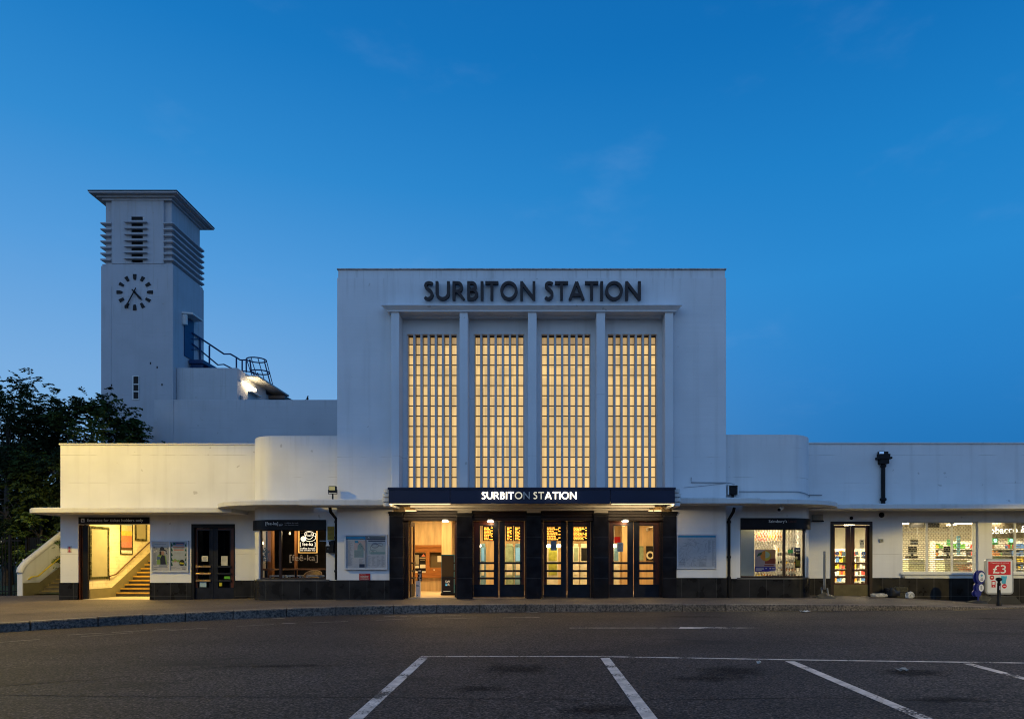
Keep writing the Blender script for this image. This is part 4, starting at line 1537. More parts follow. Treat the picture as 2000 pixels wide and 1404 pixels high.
def ticket_machine(px0, px1, y, label, bodym, facem, screenm):
    x0, x1 = X(px0, y), X(px1, y)
    t = thing('ticket_machine', label, 'ticket machine', ((x0 + x1) / 2, y + .2, hz0), 'ticket machines in the booking hall')
    MB().box(x0, x1, y, y + .45, hz0, 1.95).box(x0 + .03, x1 - .03, y + .03, y + .4, 1.951, 2.08).make('cabinet', bodym, t, bevel=.02)
    MB().box(x0 + .05, x1 - .05, y - .012, y - .001, 1.35, 1.9).make('screen', screenm, t)
    mb = MB().box(x0 + .05, x1 - .05, y - .02, y - .001, .75, 1.28)
    mb.box(x0 + .1, x1 - .1, y - .035, y - .021, 1.05, 1.2)
    mb.make('payment_panel', facem, t)


ticket_machine(938, 948, 4.2, 'blue ticket machine glimpsed at the edge of the first closed door leaf', m_bluep, m_palep, m_screenblue)
ticket_machine(987, 1003, 4.6, 'green fronted ticket machine behind the second closed door leaf', m_teal, m_palep, m_teal)
ticket_machine(1005, 1019, 4.6, 'blue lit ticket machine beside the green one behind the closed doors', m_bluep, m_palep, m_screenblue)
ticket_machine(1069, 1090, 4.4, 'lime yellow ticket machine behind the third pair of doors', m_palep, m_lime, m_lime)
ticket_machine(1119, 1131, 4.6, 'teal ticket machine beside the pale one behind the third pair of doors', m_palep, m_palep, m_teal)
ticket_machine(1133, 1150, 4.7, 'pale ticket machine with a dark screen behind the third pair of doors', m_palep, m_palep, m_black)
ticket_machine(1197, 1210, 4.2, 'teal and white ticket machine behind the last pair of doors', m_palep, m_palep, m_bluep)
y = 5.9
for (a, b, p0, p1, mt, lab) in ((1262, 1280, 1094, 1066, m_black, 'black poster with a round white emblem behind the last door leaf'),
                                (1249, 1257, 1094, 1066, m_teal, 'narrow teal poster on the hall wall behind the last door leaf'),
                                (1197, 1212, 1060, 1048, m_red, 'red notice high on the hall wall behind the last pair of doors')):
    mb = MB().box(X(a, y), X(b, y), y, y + .03, Z(p0, y), Z(p1, y))
    if mt is m_black:
        for i in range(24):
            t0, t1 = 2 * math.pi * i / 24, 2 * math.pi * (i + 1) / 24
            cx_, cz_ = X(1270, y), Z(1084, y)
            mb.add([(cx_ + r_ * math.cos(t), y - .004, cz_ + r_ * math.sin(t)) for r_, t in ((.10, t0), (.18, t0), (.18, t1), (.10, t1))], [(0, 1, 2, 3)], 1)
    tag(mb.make('wall_poster', [mt, m_palep]), lab, 'poster')
# small bright wall lamps
for px, y in ((941, 5.3), (1012, 5.3), (1071.5, 4.0), (1091.5, 4.0), (1199.5, 4.0)):
    lab = {941: 'bright wall lamp showing in the first closed door leaf', 1012: 'bright wall lamp showing in the second closed door leaf', 1071.5: 'bright lamp on the outer side of the notice in the third pair of doors',
           1091.5: 'bright lamp on the pillar side of the notice in the third pair of doors', 1199.5: 'bright lamp showing in the last pair of doors'}[px]
    t = thing('hall_lamp', lab, 'lamp', (X(px, y), y, Z(1066, y)), 'small bright lamps in the booking hall')
    MB().lathe([(.02, 0), (.075, .01), (.085, .08), (.05, .14), (.01, .15)], (X(px, y), y, Z(1069, y)), 12).make('shade', m_whitelamp, t)
    MB().tube([(X(px, y), y, Z(1069, y) + .14), (X(px, y), y, hz1)], .012, 6).make('stem', m_metalgrey, t)
# notices stuck on the door glass
for (a, b, p0, p1, lab) in ((1075.5, 1087, 1074.5, 1056, 'blue grey paper notice on the glass of the third pair of doors'), (1205.5, 1217, 1077, 1059, 'blue grey paper notice on the glass of the last pair of doors')):
    y = YD - .004
    mb = MB().box(X(a, y), X(b, y), y, y + .004, Z(p0, y), Z(p1, y))
    for i in range(6):
        z = Z(p1 + 3 + i * 2.3, y)
        mb.plate(X(a + 2, y), X(b - 2 - (i % 3), y), z - .008, z + .004, y - .002, 1)
    tag(mb.make('paper_notice', [mat('bluegrey_paper', (0.20, 0.28, 0.36), .7, .05), mat('dark_print', (0.06, 0.08, 0.12), .7)]), lab, 'notice')
# hall ceiling lamps (round fittings near the doors, lit)
for px, y in ((870, 1.1), (958, 1.1), (1221, 1.1)):
    lab = {870: 'lit round ceiling lamp just inside the open doorway', 958: 'lit round ceiling lamp above the first closed door leaf', 1221: 'lit round ceiling lamp above the last pair of doors'}[px]
    zc = Z(1018, .3)
    t = thing('ceiling_lamp', lab, 'lamp', (X(px, .28), .28, zc), 'round lamps under the entrance lintel')
    MB().lathe([(.05, .07), (.12, .07), (.13, .05), (.10, 0.0), (.02, -.01)], (X(px, .26), .26, zc - .02), 16).make('diffuser', m_whitelamp, t)
    MB().lathe([(.14, .07), (.15, .09), (.14, .11), (.02, .11)], (X(px, .26), .26, zc - .02), 16).make('backplate', m_metalgrey, t)
    light('lamp_glow', 'POINT', (X(px, .26), .20, zc - .10), 7, WARM, t, .06)
for x_, y_2, pw in ((-4.6, 3.4, 300), (-1.6, 3.2, 240), (1.6, 3.2, 240), (4.4, 3.4, 260)):
    light('hall_ceiling_glow', 'AREA', (x_, y_2, hz1 - .06), pw * .62, (1, .67, .27), st, 1.6, 1.2, (0, 0, 0))
mb = MB()
for x_, y_2 in ((-4.6, 3.4), (-1.6, 3.2), (1.6, 3.2), (4.4, 3.4)):
    mb.box(x_ - .8, x_ + .8, y_2 - .6, y_2 + .6, hz1 - .03, hz1 - .002)
mb.make('ceiling_light_panels', emit('hall_light_panel', (1, .72, .38, 1), 4.0), st)
# dark patch and standing totem in the open doorway
y = 2.2
t = thing('information_totem', 'dark upright totem sign with teal edges and white letters in the open doorway', 'totem sign', (X(873, y), y, hz0))
a, b = X(862, y), X(887.5, y)
MB().box(a, b, y, y + .10, hz0 + .09, Z(1082.5, y)).make('edge_frame', mat('teal_frame', (0.02, 0.20, 0.30), .4, .05), t, bevel=.01)
mb = MB().box(a + .025, b - .025, y - .012, y - .001, Z(1126, y), Z(1084.5, y), 0).box(a + .025, b - .025, y - .012, y - .001, hz0 + .10, Z(1126, y) - .005, 1)
mb.make('front_panel', [mat('olive_brown_panel', (0.085, 0.062, 0.025), .5, .05), mat('near_black_panel', (0.022, 0.017, 0.012), .4, .05)], t)
mb = MB()
mb.text('SW', X(870, y), X(879, y), Z(1137.5, y), Z(1133, y), y - .016, 0)
mb.text('R', X(874.6, y), X(878.5, y), Z(1143.5, y), Z(1139, y), y - .016, 0)
mb.plate(X(870, y), X(873.6, y), Z(1140.6, y), Z(1139, y), y - .016, 1).plate(X(870, y), X(873.6, y), Z(1143.5, y), Z(1141.6, y), y - .016, 1)
mb.plate(X(866, y), X(880, y), Z(1154.3, y), Z(1153.7, y), y - .016, 0)
mb.make('lettering', [emit('totem_letters', (.9, .75, .5, 1), .7), emit('totem_letters_teal', (.1, .5, .7, 1), .6)], t)
MB().box(a - .02, b + .02, y - .08, y + .2, hz0, hz0 + .09).make('base', m_black, t, bevel=.02)
y = .95
t = thing('leaflet_stand', 'slim white stand topped with a black and white patterned board inside the open doorway', 'stand', (X(815.5, y), y, hz0))
a, b = X(811.5, y), X(821, y)
MB().box(a, b, y, y + .12, hz0, Z(1134, y)).make('body', m_whitepl, t, bevel=.01)
mb = MB().box(X(815.5, y), X(823.5, y), y + .03, y + .07, Z(1134, y), Z(1110.5, y), 0)
for i, (p0, p1, u0, u1) in enumerate(((1116, 1113, .2, .8), (1121, 1119.5, .1, .9), (1127, 1122, .45, .85), (1129, 1126, .2, .6), (1133, 1130, .3, .9))):
    aa, bb = X(815.5, y), X(823.5, y)
    mb.plate(aa + (bb - aa) * u0, aa + (bb - aa) * u1, Z(p0, y), Z(p1, y), y + .027, 1)
mb.make('top_board', [m_black, m_palep], t)
mb = MB().plate(a + .03, b - .03, Z(1145, y), Z(1143.8, y), y - .002, 0).plate(a + .02, a + .12, Z(1143, y), Z(1141.5, y), y - .002, 0).plate(a + .05, a + .09, Z(1163, y), Z(1161, y), y - .002, 0)
mb.make('print', m_bluep, t)

# ---- stair hall of the low wing (yellow light)
m_cream = tiles('cream_glazed_tiles', (0.66, 0.60, 0.44), (0.70, 0.64, 0.47), (0.50, 0.45, 0.33), .30, .15, .006, .3, .5, 'y', .15, vary=.05)
m_olive = mat('olive_dado_paint', (0.16, 0.14, 0.075), .5, .12)
SX = -17.63
sy0 = 4.0
fz = -.12
m_step = mat('dark_stair_tread', (0.06, 0.05, 0.035), .6, .2)
m_nose = mat('yellow_stair_nosing', (0.50, 0.30, 0.05), .6, .15)
mb = MB()
mb.box(SX - .12, SX, YW + .36, 10.4, fz - .3, TOPW - .55)
mb.make('stair_hall_wall', m_cream, st)
sxr = -14.5
MB().box(sxr, sxr + .1, YW + .36, 10.4, fz - .3, TOPW - .55).box(SX, sxr, 10.3, 10.4, fz, TOPW - .55).make('stair_hall_wall', mat('cream_wall_paint', (0.66, 0.60, 0.44), .6, .05), st)
MB().box(SX, sxr, YW - .02, sy0 + .2, fz - .2, fz).make('stair_hall_floor', mat('stair_hall_floor_concrete', (0.36, 0.31, 0.22), .6, .15), st)
mb, mn = MB(), MB()
nst = 17
for i in range(nst):
    y0, z1 = sy0 + i * .29, fz + (i + 1) * .165
    mb.box(SX + .02, sxr - .01, y0, 10.2, z1 - .165 + .0005 * i, z1)
    mn.box(SX + .03, sxr - .02, y0 - .022, y0 + .06, z1 - .055, z1 + .006)
mb.make('stair_treads', m_step, st)
mn.make('stair_nosing', m_nose, st)
pts = [(YW + .37, fz), (sy0 - .35, fz), (sy0 + .05, fz), (sy0 + nst * .29, fz + nst * .165), (sy0 + nst * .29, fz + nst * .165 + .38), (sy0 - .25, fz + .38), (YW + .37, fz + .38)]
MB().prism(pts, lambda u, v, w: (w, u, v), SX + .001, SX + .02).make('stair_dado', m_olive, st)
mb = MB()
pa, pb = (SX + .10, sy0 - .55, fz + .85), (SX + .10, sy0 - .15, fz + .92)
pc = (SX + .10, sy0 + 4.4, fz + .92 + 4.55 * .165 / .29)
mb.tube([pa, pb, pc], .026, 8)
mb.tube([(pa[0], pa[1], pa[2] - .03), (pa[0], pa[1] + .0, pa[2] - .16)], .02, 6)
for t_ in (.05, .3, .55, .8):
    q = [pb[i] + (pc[i] - pb[i]) * t_ for i in range(3)]
    mb.tube([(q[0], q[1], q[2] - .02), (q[0] - .03, q[1], q[2] - .08), (SX, q[1], q[2] - .09)], .012, 6)
mb.make('stair_handrail', mat('dark_brown_rail', (0.09, 0.045, 0.02), .35, .2), st)
m_tileborder = tiles('dark_green_tile_border', (0.020, 0.026, 0.010), (0.03, 0.036, 0.014), (0.10, 0.09, 0.05), .15, .15, .008, .25, 0, 'y')


def yz_frame(name, label, ya, yb_, za, zb_, face, cat, border, thick=.04):
    t = thing(name, label, cat, (SX, (ya + yb_) / 2, za), 'tile bordered poster panels on the stair hall wall')
    mb = MB()
    b = border
    for (a, c, d, e) in ((ya, yb_, za, za + b), (ya, yb_, zb_ - b, zb_), (ya, ya + b, za + b, zb_ - b), (yb_ - b, yb_, za + b, zb_ - b)):
        mb.box(SX + .002, SX + thick, a, c, d, e)
    mb.make('border', m_tileborder, t)
    return t


def Yw(px): return -SX * F / (VX - px) - D
def Zw(py, y): return CH - (py - VY) * (D + y) / F


t = yz_frame('tiled_poster_frame', 'large empty grey poster panel nearest the entrance on the yellow tiled wall', Yw(174), Yw(212), .63, 2.72, None, 'poster panel', .10)
MB().box(SX + .004, SX + .02, Yw(174) + .1, Yw(212) - .1, .73, 2.62).make('backing', mat('grey_olive_panel', (0.30, 0.28, 0.19), .5, .06), t)
ya, yb_ = Yw(234), Yw(258)
t = yz_frame('tiled_poster_frame', 'poster of a tulip field under blue sky on the stair hall wall', ya, yb_, 1.62, 3.1, None, 'poster', .05)
mb = MB()
zz = [1.67, 1.80, 1.92, 2.15, 2.42, 2.62, 2.85, 3.05]
cl = [(0.62, .60, .55), (.07, .04, .02), (0.40, .15, .13), (.42, .16, .09), (.55, .38, .08), (.48, .42, .26), (.22, .38, .48)]
ms = [mat('tulip_poster_%s' % n_, c, .5, .2, 14) for n_, c in zip(('white', 'dark', 'rose', 'orange', 'yellow', 'cream', 'sky'), cl)]
for i in range(7):
    mb.quad((SX + .03, ya + .06, zz[i]), (SX + .03, yb_ - .06, zz[i]), (SX + .03, yb_ - .06, zz[i + 1]), (SX + .03, ya + .06, zz[i + 1]), i)
mb.make('print', ms, t)
ya, yb_ = Yw(263), Yw(286)
t = yz_frame('tiled_poster_frame', 'smaller empty grey poster panel furthest up the stair on the yellow tiled wall', ya, yb_, 2.22, 3.6, None, 'poster panel', .09)
MB().box(SX + .004, SX + .02, ya + .09, yb_ - .09, 2.31, 3.51).make('backing', mat('grey_olive_panel', (0, 0, 0)), t)
t = thing('stair_hall_light', 'lit fluorescent batten on the ceiling of the ticket holders entrance', 'ceiling light', (-16.1, 3.4, 3.4))
MB().box(-16.6, -15.4, 3.3, 3.5, 3.38, 3.5).make('body', m_whitepl, t)
MB().box(-16.55, -15.45, 3.34, 3.46, 3.34, 3.379).make('tube', emit('stair_hall_tube', (1, .78, .35, 1), 6), t)
MB().box(-16.02, -15.98, 3.38, 3.42, 3.5, TOPW - .5).make('stem', m_metalgrey, t)
light('batten_glow', 'AREA', (-16.0, 3.4, 3.30), 270, (1, .68, .20), t, 1.1, .15, (0, 0, 0))
light('stair_top_glow', 'POINT', (-15.2, 6.6, 4.4), 260, (1, .68, .20), st, .15)
# timber sliding door edge in the entrance
y = YW + .1
MB().box(X(153, y), X(158.5, y), YW + .05, YW + .3, -.5, Z(1025, y)).make('entrance_frame', m_wood, st)
MB().box(X(160.5, y), X(171, y), YW + .12, YW + .2, fz + .01, Z(1026, y)).make('sliding_door', m_black, st)

# ---- cafe behind the curved window
cfz = .02
y0c, y1c = YB + .32, 6.0
MB().box(-10.2, -7.0, y0c + .1, y1c, cfz - .08, cfz).make('cafe_floor', m_wooddk, st)
MB().box(-12.4, -7.6, YW + .36, y1c, 2.95, 3.0).make('cafe_ceiling', m_black, st)
mb = MB().box(-12.4, -7.55, y1c, y1c + .05, cfz, 3.0).box(-7.6, -7.52, y0c, y1c - .01, cfz, 2.94).box(-12.4, -12.35, YW + .36, y1c - .01, cfz, 2.94)
mb.make('cafe_wall', mat('cafe_dark_wall', (0.035, 0.030, 0.026), .7, .3), st)
mb = MB()
mb.box(X(523, 1.4), X(532, 1.4), 1.4, 1.6, cfz, 2.95)
mb.box(X(575, 2.4), X(579, 2.4), 2.4, 2.55, cfz, 2.95)
mb.make('cafe_timber_post', mat('orange_timber', (0.34, 0.15, 0.05), .5, .2, 4, stretch=(5, 5, .5)), st)
MB().box(-10.25, X(523, 1.5), 1.45, 1.53, cfz, 2.9).make('cafe_partition', mat('mauve_plaster', (0.24, 0.20, 0.18), .7, .1), st)
y = .85
t = thing('window_counter', 'narrow orange timber bar counter along the cafe window', 'counter', (X(575, y), y, cfz))
MB().box(X(512, y), X(639, y), y, y + .35, Z(1113, y), Z(1110, y)).make('counter_top', mat('orange_timber', (0, 0, 0)), t, bevel=.008)
for px in (516, 575, 634):
    MB().box(X(px, y) - .03, X(px, y) + .03, y + .1, y + .16, cfz, Z(1113, y) - .001).make('leg', m_black, t)
y = 1.0
t = thing('plant_pot', 'bushy dark leaved plant in a white pot at the curved end of the cafe window', 'plant', (X(510.5, y), y, Z_SILL_L))
MB().box(X(505, y), X(516, y), y - .12, y + .2, Z(1112, y) - .03, Z(1112, y)).make('shelf', m_wood, t)
MB().lathe([(.01, 0), (.10, 0), (.125, .30), (.105, .30), (.09, .26), (.01, .26)], (X(510.5, y), y, Z(1112, y)), 16).make('pot', m_whitepl, t)
rr = random.Random(5)
mb = MB()
for i in range(190):
    t_ = rr.uniform(0, 1)
    bx, by, bz = X(512 + rr.gauss(4, 3.6) * (0.5 + t_ * .6), y), y + rr.uniform(-.16, .22), Z(1101, y) + t_ * .62
    a_ = rr.uniform(0, 6.28); l_ = rr.uniform(.07, .13); tilt = rr.uniform(-.3, .9)
    d = Vector((math.cos(a_) * math.cos(tilt), math.sin(a_) * math.cos(tilt), math.sin(tilt)))
    s_ = d.cross(Vector((0, 0, 1))).normalized() * l_ * .28
    p = Vector((bx, by, bz))
    mb.add([p, p + d * l_ * .5 + s_, p + d * l_, p + d * l_ * .5 - s_], [(0, 1, 2, 3)])
mb.make('leaves', mat('dark_plant_leaf', (0.025, 0.045, 0.018), .5, .4, 8), t)
mb = MB()
for i in range(5): mb.tube([(X(510.5, y), y, Z(1105, y)), (X(511 + i * 1.5, y), y + .02 * i, Z(1075 + 5 * (i % 3), y))], .008, 5)
mb.make('stems', m_wooddk, t)
# wicker chair and stools
y = 1.7
def wicker(px, w_, label, tall):
    cx_ = X(px, y)
    t = thing('wicker_chair', label, 'chair', (cx_, y, cfz))
    m_ = mat('pale_wicker', (0.30, 0.22, 0.14), .7, .3, 30)
    mb = MB()
    n = 14
    vs = []
    for i in range(n + 1):
        a_ = math.radians(200 - 220 * i / n)
        for h_2 in (0, 1):
            r_ = w_ * (.44 + .06 * h_2)
            vs.append((cx_ + r_ * math.cos(a_), y - .25 + r_ * 1.0 * math.sin(a_) * .8, cfz + .45 + h_2 * (tall * (.55 + .45 * math.sin(math.radians(180 * i / n))))))
    mb.add(vs, [(2 * i, 2 * i + 2, 2 * i + 3, 2 * i + 1) for i in range(n)], 0, True)
    mb.tube([vs[2 * i + 1] for i in range(n + 1)], .022, 6)
    mb.make('backrest', m_, t)
    MB().lathe([(.02, 0), (w_ * .45, 0), (w_ * .47, .04), (w_ * .44, .08), (.02, .09)], (cx_, y - .25, cfz + .40), 18).make('seat', m_, t)
    for sx_ in (-1, 1):
        for sy_ in (-1, 1):
            MB().tube([(cx_ + sx_ * w_ * .33, y - .25 + sy_ * w_ * .3, cfz + .42), (cx_ + sx_ * w_ * .38, y - .25 + sy_ * w_ * .36, cfz)], .02, 6).make('leg', m_, t)
wicker(615, .66, 'round backed pale wicker chair behind the cafe counter', .52)
y = 1.05
for i, px in enumerate((540, 573, 612, 636)):
    lab = ('white stool under the counter beside the window post', 'white stool in the middle of the cafe window', 'white stool in front of the round wicker chair', 'white stool at the pipe end of the cafe window')[i]
    t = thing('cafe_stool', lab, 'stool', (X(px, y), y, cfz), 'white stools under the cafe counter')
    zs_ = Z(1123, y)
    w_ = .27
    MB().box(X(px, y) - w_, X(px, y) + w_, y, y + .34, zs_ - .05, zs_).make('seat', mat('pale_grey_stool', (0.66, 0.63, 0.58), .5, .08), t, bevel=.01)
    for sx_ in (-1, 1):
        for yy_ in (y + .02, y + .28):
            MB().box(X(px, y) + sx_ * (w_ - .03) - .025, X(px, y) + sx_ * (w_ - .03) + .025, yy_, yy_ + .05, cfz, zs_ - .051).make('leg', mat('pale_grey_stool', (0, 0, 0)), t)
# hanging bulbs
for px, pz, y in ((513, 1061, .85), (566, 1042, 2.0)):
    t = thing('pendant_bulb', 'small bare bulb hanging over the potted plant' if px < 520 else 'faint hanging bulb behind the middle of the cafe window', 'lamp', (X(px, y), y, Z(pz, y)))
    MB().lathe([(.008, -.04), (.032, -.02), (.038, .01), (.02, .05), (.012, .07)], (X(px, y), y, Z(pz, y)), 12).make('bulb', emit('bulb_glow' if px < 520 else 'bulb_faint', (1, .72, .38, 1), 14.0 if px < 520 else 1.6), t)
    MB().tube([(X(px, y), y, Z(pz, y) + .06), (X(px, y), y, 2.96)], .006, 5).make('cord', m_black, t)
light('cafe_glow', 'POINT', (-9.2, 1.9, 2.5), 42, WARM, st, .2)
# illuminated hanging sign with a cup
y = YB + .35
t = thing('illuminated_cup_sign', 'glowing hanging cafe sign with a cup and amber edges', 'sign', (X(601.5, y), y, Z(1079, y)))
a, b, z0, z1 = X(583, y), X(619.5, y), Z(1079.5, y), Z(1033.5, y)
MB().box(a + .03, b - .03, y, y + .015, z0 + .02, z1 + .02).make('back_panel', glass('smoked_panel', (.35, .28, .2), .6), t)
m_edge = emit('amber_edge_light', (1.0, .50, .12, 1), 1.6)
mb = MB().box(a, a + .024, y - .01, y + .03, z0, z1).box(b - .024, b, y - .01, y + .03, z0, z1).box(a + .025, b - .025, y - .01, y + .03, z0, z0 + .02)
mb.make('edge_light', m_edge, t)
m_neon = emit('white_neon', (1.0, .84, .62, 1), 1.7)
mb = MB()
cx_, cz_ = X(604, y), Z(1045, y)
ys = y - .012
s = .0182 * 1.0
def ell(rx, rz, dx=0, dz=0, a0=0, a1=360, r=.009):
    closed = a1 - a0 >= 360
    n = 24
    p = [(cx_ + dx + rx * math.cos(math.radians(a0 + (a1 - a0) * i / n)), ys, cz_ + dz + rz * math.sin(math.radians(a0 + (a1 - a0) * i / n))) for i in range(n + (0 if closed else 1))]
    mb.tube(p, r, 6, closed=closed)
ell(.16, .085, 0, .06)
ell(.11, .05, 0, .06, r=.006)
ell(.16, .20, 0, .06, 180, 360)
ell(.22, .14, .02, -.08, 190, 380)
ell(.06, .06, .19, 0.02, -90, 90)
mb.tube([(cx_ - .01, ys, cz_ + .16), (cx_ + .02, ys, cz_ + .22)], .012, 5)
for rr_, n_c in ((.085, 20), (.05, 14)):
    mb.tube([(X(593, y) + rr_ * math.cos(2 * math.pi * i / n_c), ys - .01, Z(1052, y) + rr_ * math.sin(2 * math.pi * i / n_c)) for i in range(n_c)], .014, 6, closed=True)
mb.disc(X(593, y), Z(1052, y), ys - .01, .02)
mb.make('cup_outline', m_neon, t)
mb = MB()
mb.text('[ fee-ka ]', a + .06, b - .06, Z(1067.5, y), Z(1058.5, y), ys)
mb.text('coffee break', a + .06, b - .06, Z(1072, y), Z(1068.8, y), ys)
mb.text('the Swedish way', a + .06, b - .06, Z(1076.2, y), Z(1073, y), ys)
mb.make('lettering', m_neon, t)
mb = MB()
for px in (585, 602, 617): mb.tube([(X(px, y), y, z1 - .0), (X(px, y), y, 2.96)], .006, 5)
mb.make('hanger', m_black, t)
light('counter_glow', 'POINT', (-8.6, .75, 2.3), 16, WARM, st, .1)  # free light without a fitting, added to brighten the stools and counter
light('sign_glow', 'POINT', (X(601, y), y + .25, Z(1055, y)), 6, (1, .62, .25), t, .15)
# vinyl lettering on the glass
y = YB + .085
mb = MB().text('[feê-ka]', X(565.5, y), X(620.5, y), Z(1098.5, y), Z(1082.5, y), y)
tag(mb.make('window_lettering', mat('pale_gold_vinyl', (0.50, 0.36, 0.22), .6, .05)), 'pale gold bracketed cafe name lettered on the window glass', 'window lettering')
# cafe fascia board following the curve
t = thing('cafe_signboard', 'black curved signboard with small white lettering over the cafe window', 'sign', (X(566, 0), 0, Z_SGN_L0))
MB().pathwall(bay_arc(True, .075, 214, 270) + [(wl1, YB - .075)], Z_SGN_L0 - .03, Z(1014.5, .1), .07).make('board', m_black, t)
y = YB - .08
mb = MB()
mb.text('[fee-ka]', X(518.5, y), X(543, y), Z(1026.5, y), Z(1019, y), y)
mb.text('coffee break', X(556, y), X(583, y), Z(1022.2, y), Z(1019.8, y), y, 1)
mb.text('the Swedish way', X(556, y), X(583, y), Z(1026.2, y), Z(1023.8, y), y, 1)
cx_, cz_ = X(549, y), Z(1023.5, y)
for (rx, rz, a0, a1) in ((.05, .05, 180, 360), (.05, .02, 0, 360), (.07, .03, 190, 350)):
    mb.tube([(cx_ + rx * math.cos(math.radians(a0 + (a1 - a0) * i / 12)), y, cz_ + rz * math.sin(math.radians(a0 + (a1 - a0) * i / 12))) for i in range(13)], .006, 5, 1)
mb.disc(X(546.6, y), Z(1025.2, y), y - .002, .03, 1)
mb.make('lettering', [mat('white_letter_vinyl', (0.8, 0.8, 0.78), .5), mat('grey_letter_vinyl', (0.32, 0.32, 0.33), .5)], t)

# ---- convenience shop
sfz = .0
MB().box(6.75, 24.4, YW + .05, 9.4, sfz - .3, sfz).box(6.75, 9.1, YB + .32, YW + .049, sfz - .3, sfz).make('shop_floor', mat('shop_floor_tile', (0.5, 0.47, 0.40), .35, .08), st)
MB().box(6.75, 24.4, YW + .36, 9.4, 3.02, 3.07).box(6.75, 9.6, YB + .36, YW + .355, 3.02, 3.07).make('shop_ceiling', mat('shop_ceiling_tile', (0.62, 0.58, 0.48), .7, .06), st)
mb = MB().box(6.75, 24.4, 9.3, 9.4, sfz, 3.02).box(6.7, 6.75, YB + .35, 9.29, sfz, 3.02).box(24.3, 24.35, YW + .36, 9.29, sfz, 3.02)
mb.box(12.35, 12.45, 5.2, 9.29, sfz, 3.019)
mb.make('shop_wall', m_shopwall, st)
m_strip = emit('shop_tube_light', (1.0, .83, .52, 1), 20.0)
SHOPC = (1.0, .80, .46)
for i, (x0, x1, y0, y1, pw, lab) in enumerate(((8.35, 8.5, .75, 4.4, 190, 'long tube light behind the grille of the curved shop window'), (11.55, 11.7, 2.75, 6.2, 110, 'long tube light above the shop doorway'),
                                               (13.6, 13.75, 3.0, 6.5, 210, 'long tube light over the first white framed shop window'), (15.6, 15.75, 3.0, 6.5, 210, 'long tube light over the tills'),
                                               (18.2, 18.35, 3.0, 6.5, 240, 'long tube light behind the tobacco kiosk'), (21.2, 21.35, 3.0, 6.5, 150, 'long tube light at the far end of the shop'))):
    t = thing('shop_tube_light', lab, 'ceiling light', ((x0 + x1) / 2, (y0 + y1) / 2, 3.0), 'tube lights on the shop ceiling')
    MB().box(x0 - .04, x1 + .04, y0, y1, 2.98, 3.019).make('body', m_whitepl, t)
    MB().box(x0, x1, y0 + .05, y1 - .05, 2.93, 2.979).make('tube', m_strip, t)
    light('tube_glow', 'AREA', ((x0 + x1) / 2, (y0 + y1) / 2, 2.92), pw * 1.15, SHOPC, t, .4, y1 - y0, (0, 0, 0))
x_, y_2 = X(1882, 5), 5.0
t = thing('round_ceiling_light', 'round ceiling lamp seen through the upper panes of the shop window', 'ceiling light', (x_, y_2, 2.95))
MB().lathe([(.02, -.06), (.22, -.05), (.30, 0.0), (.28, .06), (.02, .065)], (x_, y_2, 2.95), 20).make('diffuser', emit('round_lamp', (1, .85, .55, 1), 4), t)
MB().lathe([(.31, .03), (.33, .05), (.31, .068), (.05, .068)], (x_, y_2, 2.951), 20).make('rim', m_whitepl, t)
goods_c = [('red', (.45, .05, .04)), ('yellow', (.62, .42, .04)), ('green', (.10, .32, .06)), ('white', (.65, .63, .58)), ('orange', (.55, .20, .03)), ('blue', (.06, .16, .42)), ('brown', (.20, .10, .05)), ('dark', (.03, .03, .03))]
m_goods = [mat('goods_' + n_, c, .5, .35, 14) for n_, c in goods_c]


def shelf_unit(x0, x1, y, zt_, label, seed, levels=5, depth=.4, weights=None):
    t = thing('shelf_unit', label, 'shop shelves', ((x0 + x1) / 2, y, sfz), 'stocked shelves inside the shop')
    mb = MB().box(x0, x1, y + depth - .03, y + depth, sfz, zt_)
    gd = MB()
    rr = random.Random(seed)
    for k in range(levels):
        z = sfz + .12 + (zt_ - sfz - .15) * k / levels
        mb.box(x0, x1, y, y + depth - .031, z - .025, z)
        xx = x0 + .03
        hmax = (zt_ - .15) / levels - .07
        ci = rr.randrange(8)
        while xx < x1 - .08:
            w_ = rr.uniform(.06, .16)
            hh = rr.uniform(.55, .98) * hmax
            if rr.random() < .45: ci = rr.choices(range(8), weights or [1] * 8)[0]
            dd = y + rr.uniform(.02, .08)
            if xx + w_ > x1 - .02: break
            gd.box(xx, xx + w_ - .008, dd, y + depth - .05, z + .002, z + hh, ci)
            xx += w_
    mb.box(x0 - .03, x0, y, y + depth, sfz, zt_).box(x1, x1 + .03, y, y + depth, sfz, zt_)
    mb.make('rack', mat('white_shelf_metal', (.55, .54, .50), .5, .05), t)
    gd.make('goods', m_goods, t)


shelf_unit(10.7, 13.2 - .9, 4.8, 1.75, 'stocked shelves facing the shop doorway', 11, 5, weights=[1, 4, 1, 2, 2, .3, 2, 3])
shelf_unit(12.6, 14.4, 6.6, 1.9, 'stocked shelves behind the first panes of the white framed shop window', 12, 6, weights=[3, 2, 1, 4, 2, 1, 1, .5])
shelf_unit(14.6, 16.6, 7.2, 1.9, 'stocked shelves with green packs behind the middle panes', 13, 6, weights=[.5, 1, 4, 5, .5, 1, .5, .3])
shelf_unit(17.0, 18.9, 5.2, 2.2, 'kiosk shelves behind the second white framed shop window', 14, 7, weights=[2, 1, 1.5, 4, 2, 1, 1, 1])
shelf_unit(19.2, 21.0, 5.2, 2.2, 'kiosk shelves furthest along the shop', 15, 7)
shelf_unit(7.2, 9.4, 5.0, 1.7, 'stocked shelves behind the folding grille of the curved window', 16, 5, weights=[1, 2, 1, 3, 2, 1, 3, 4])
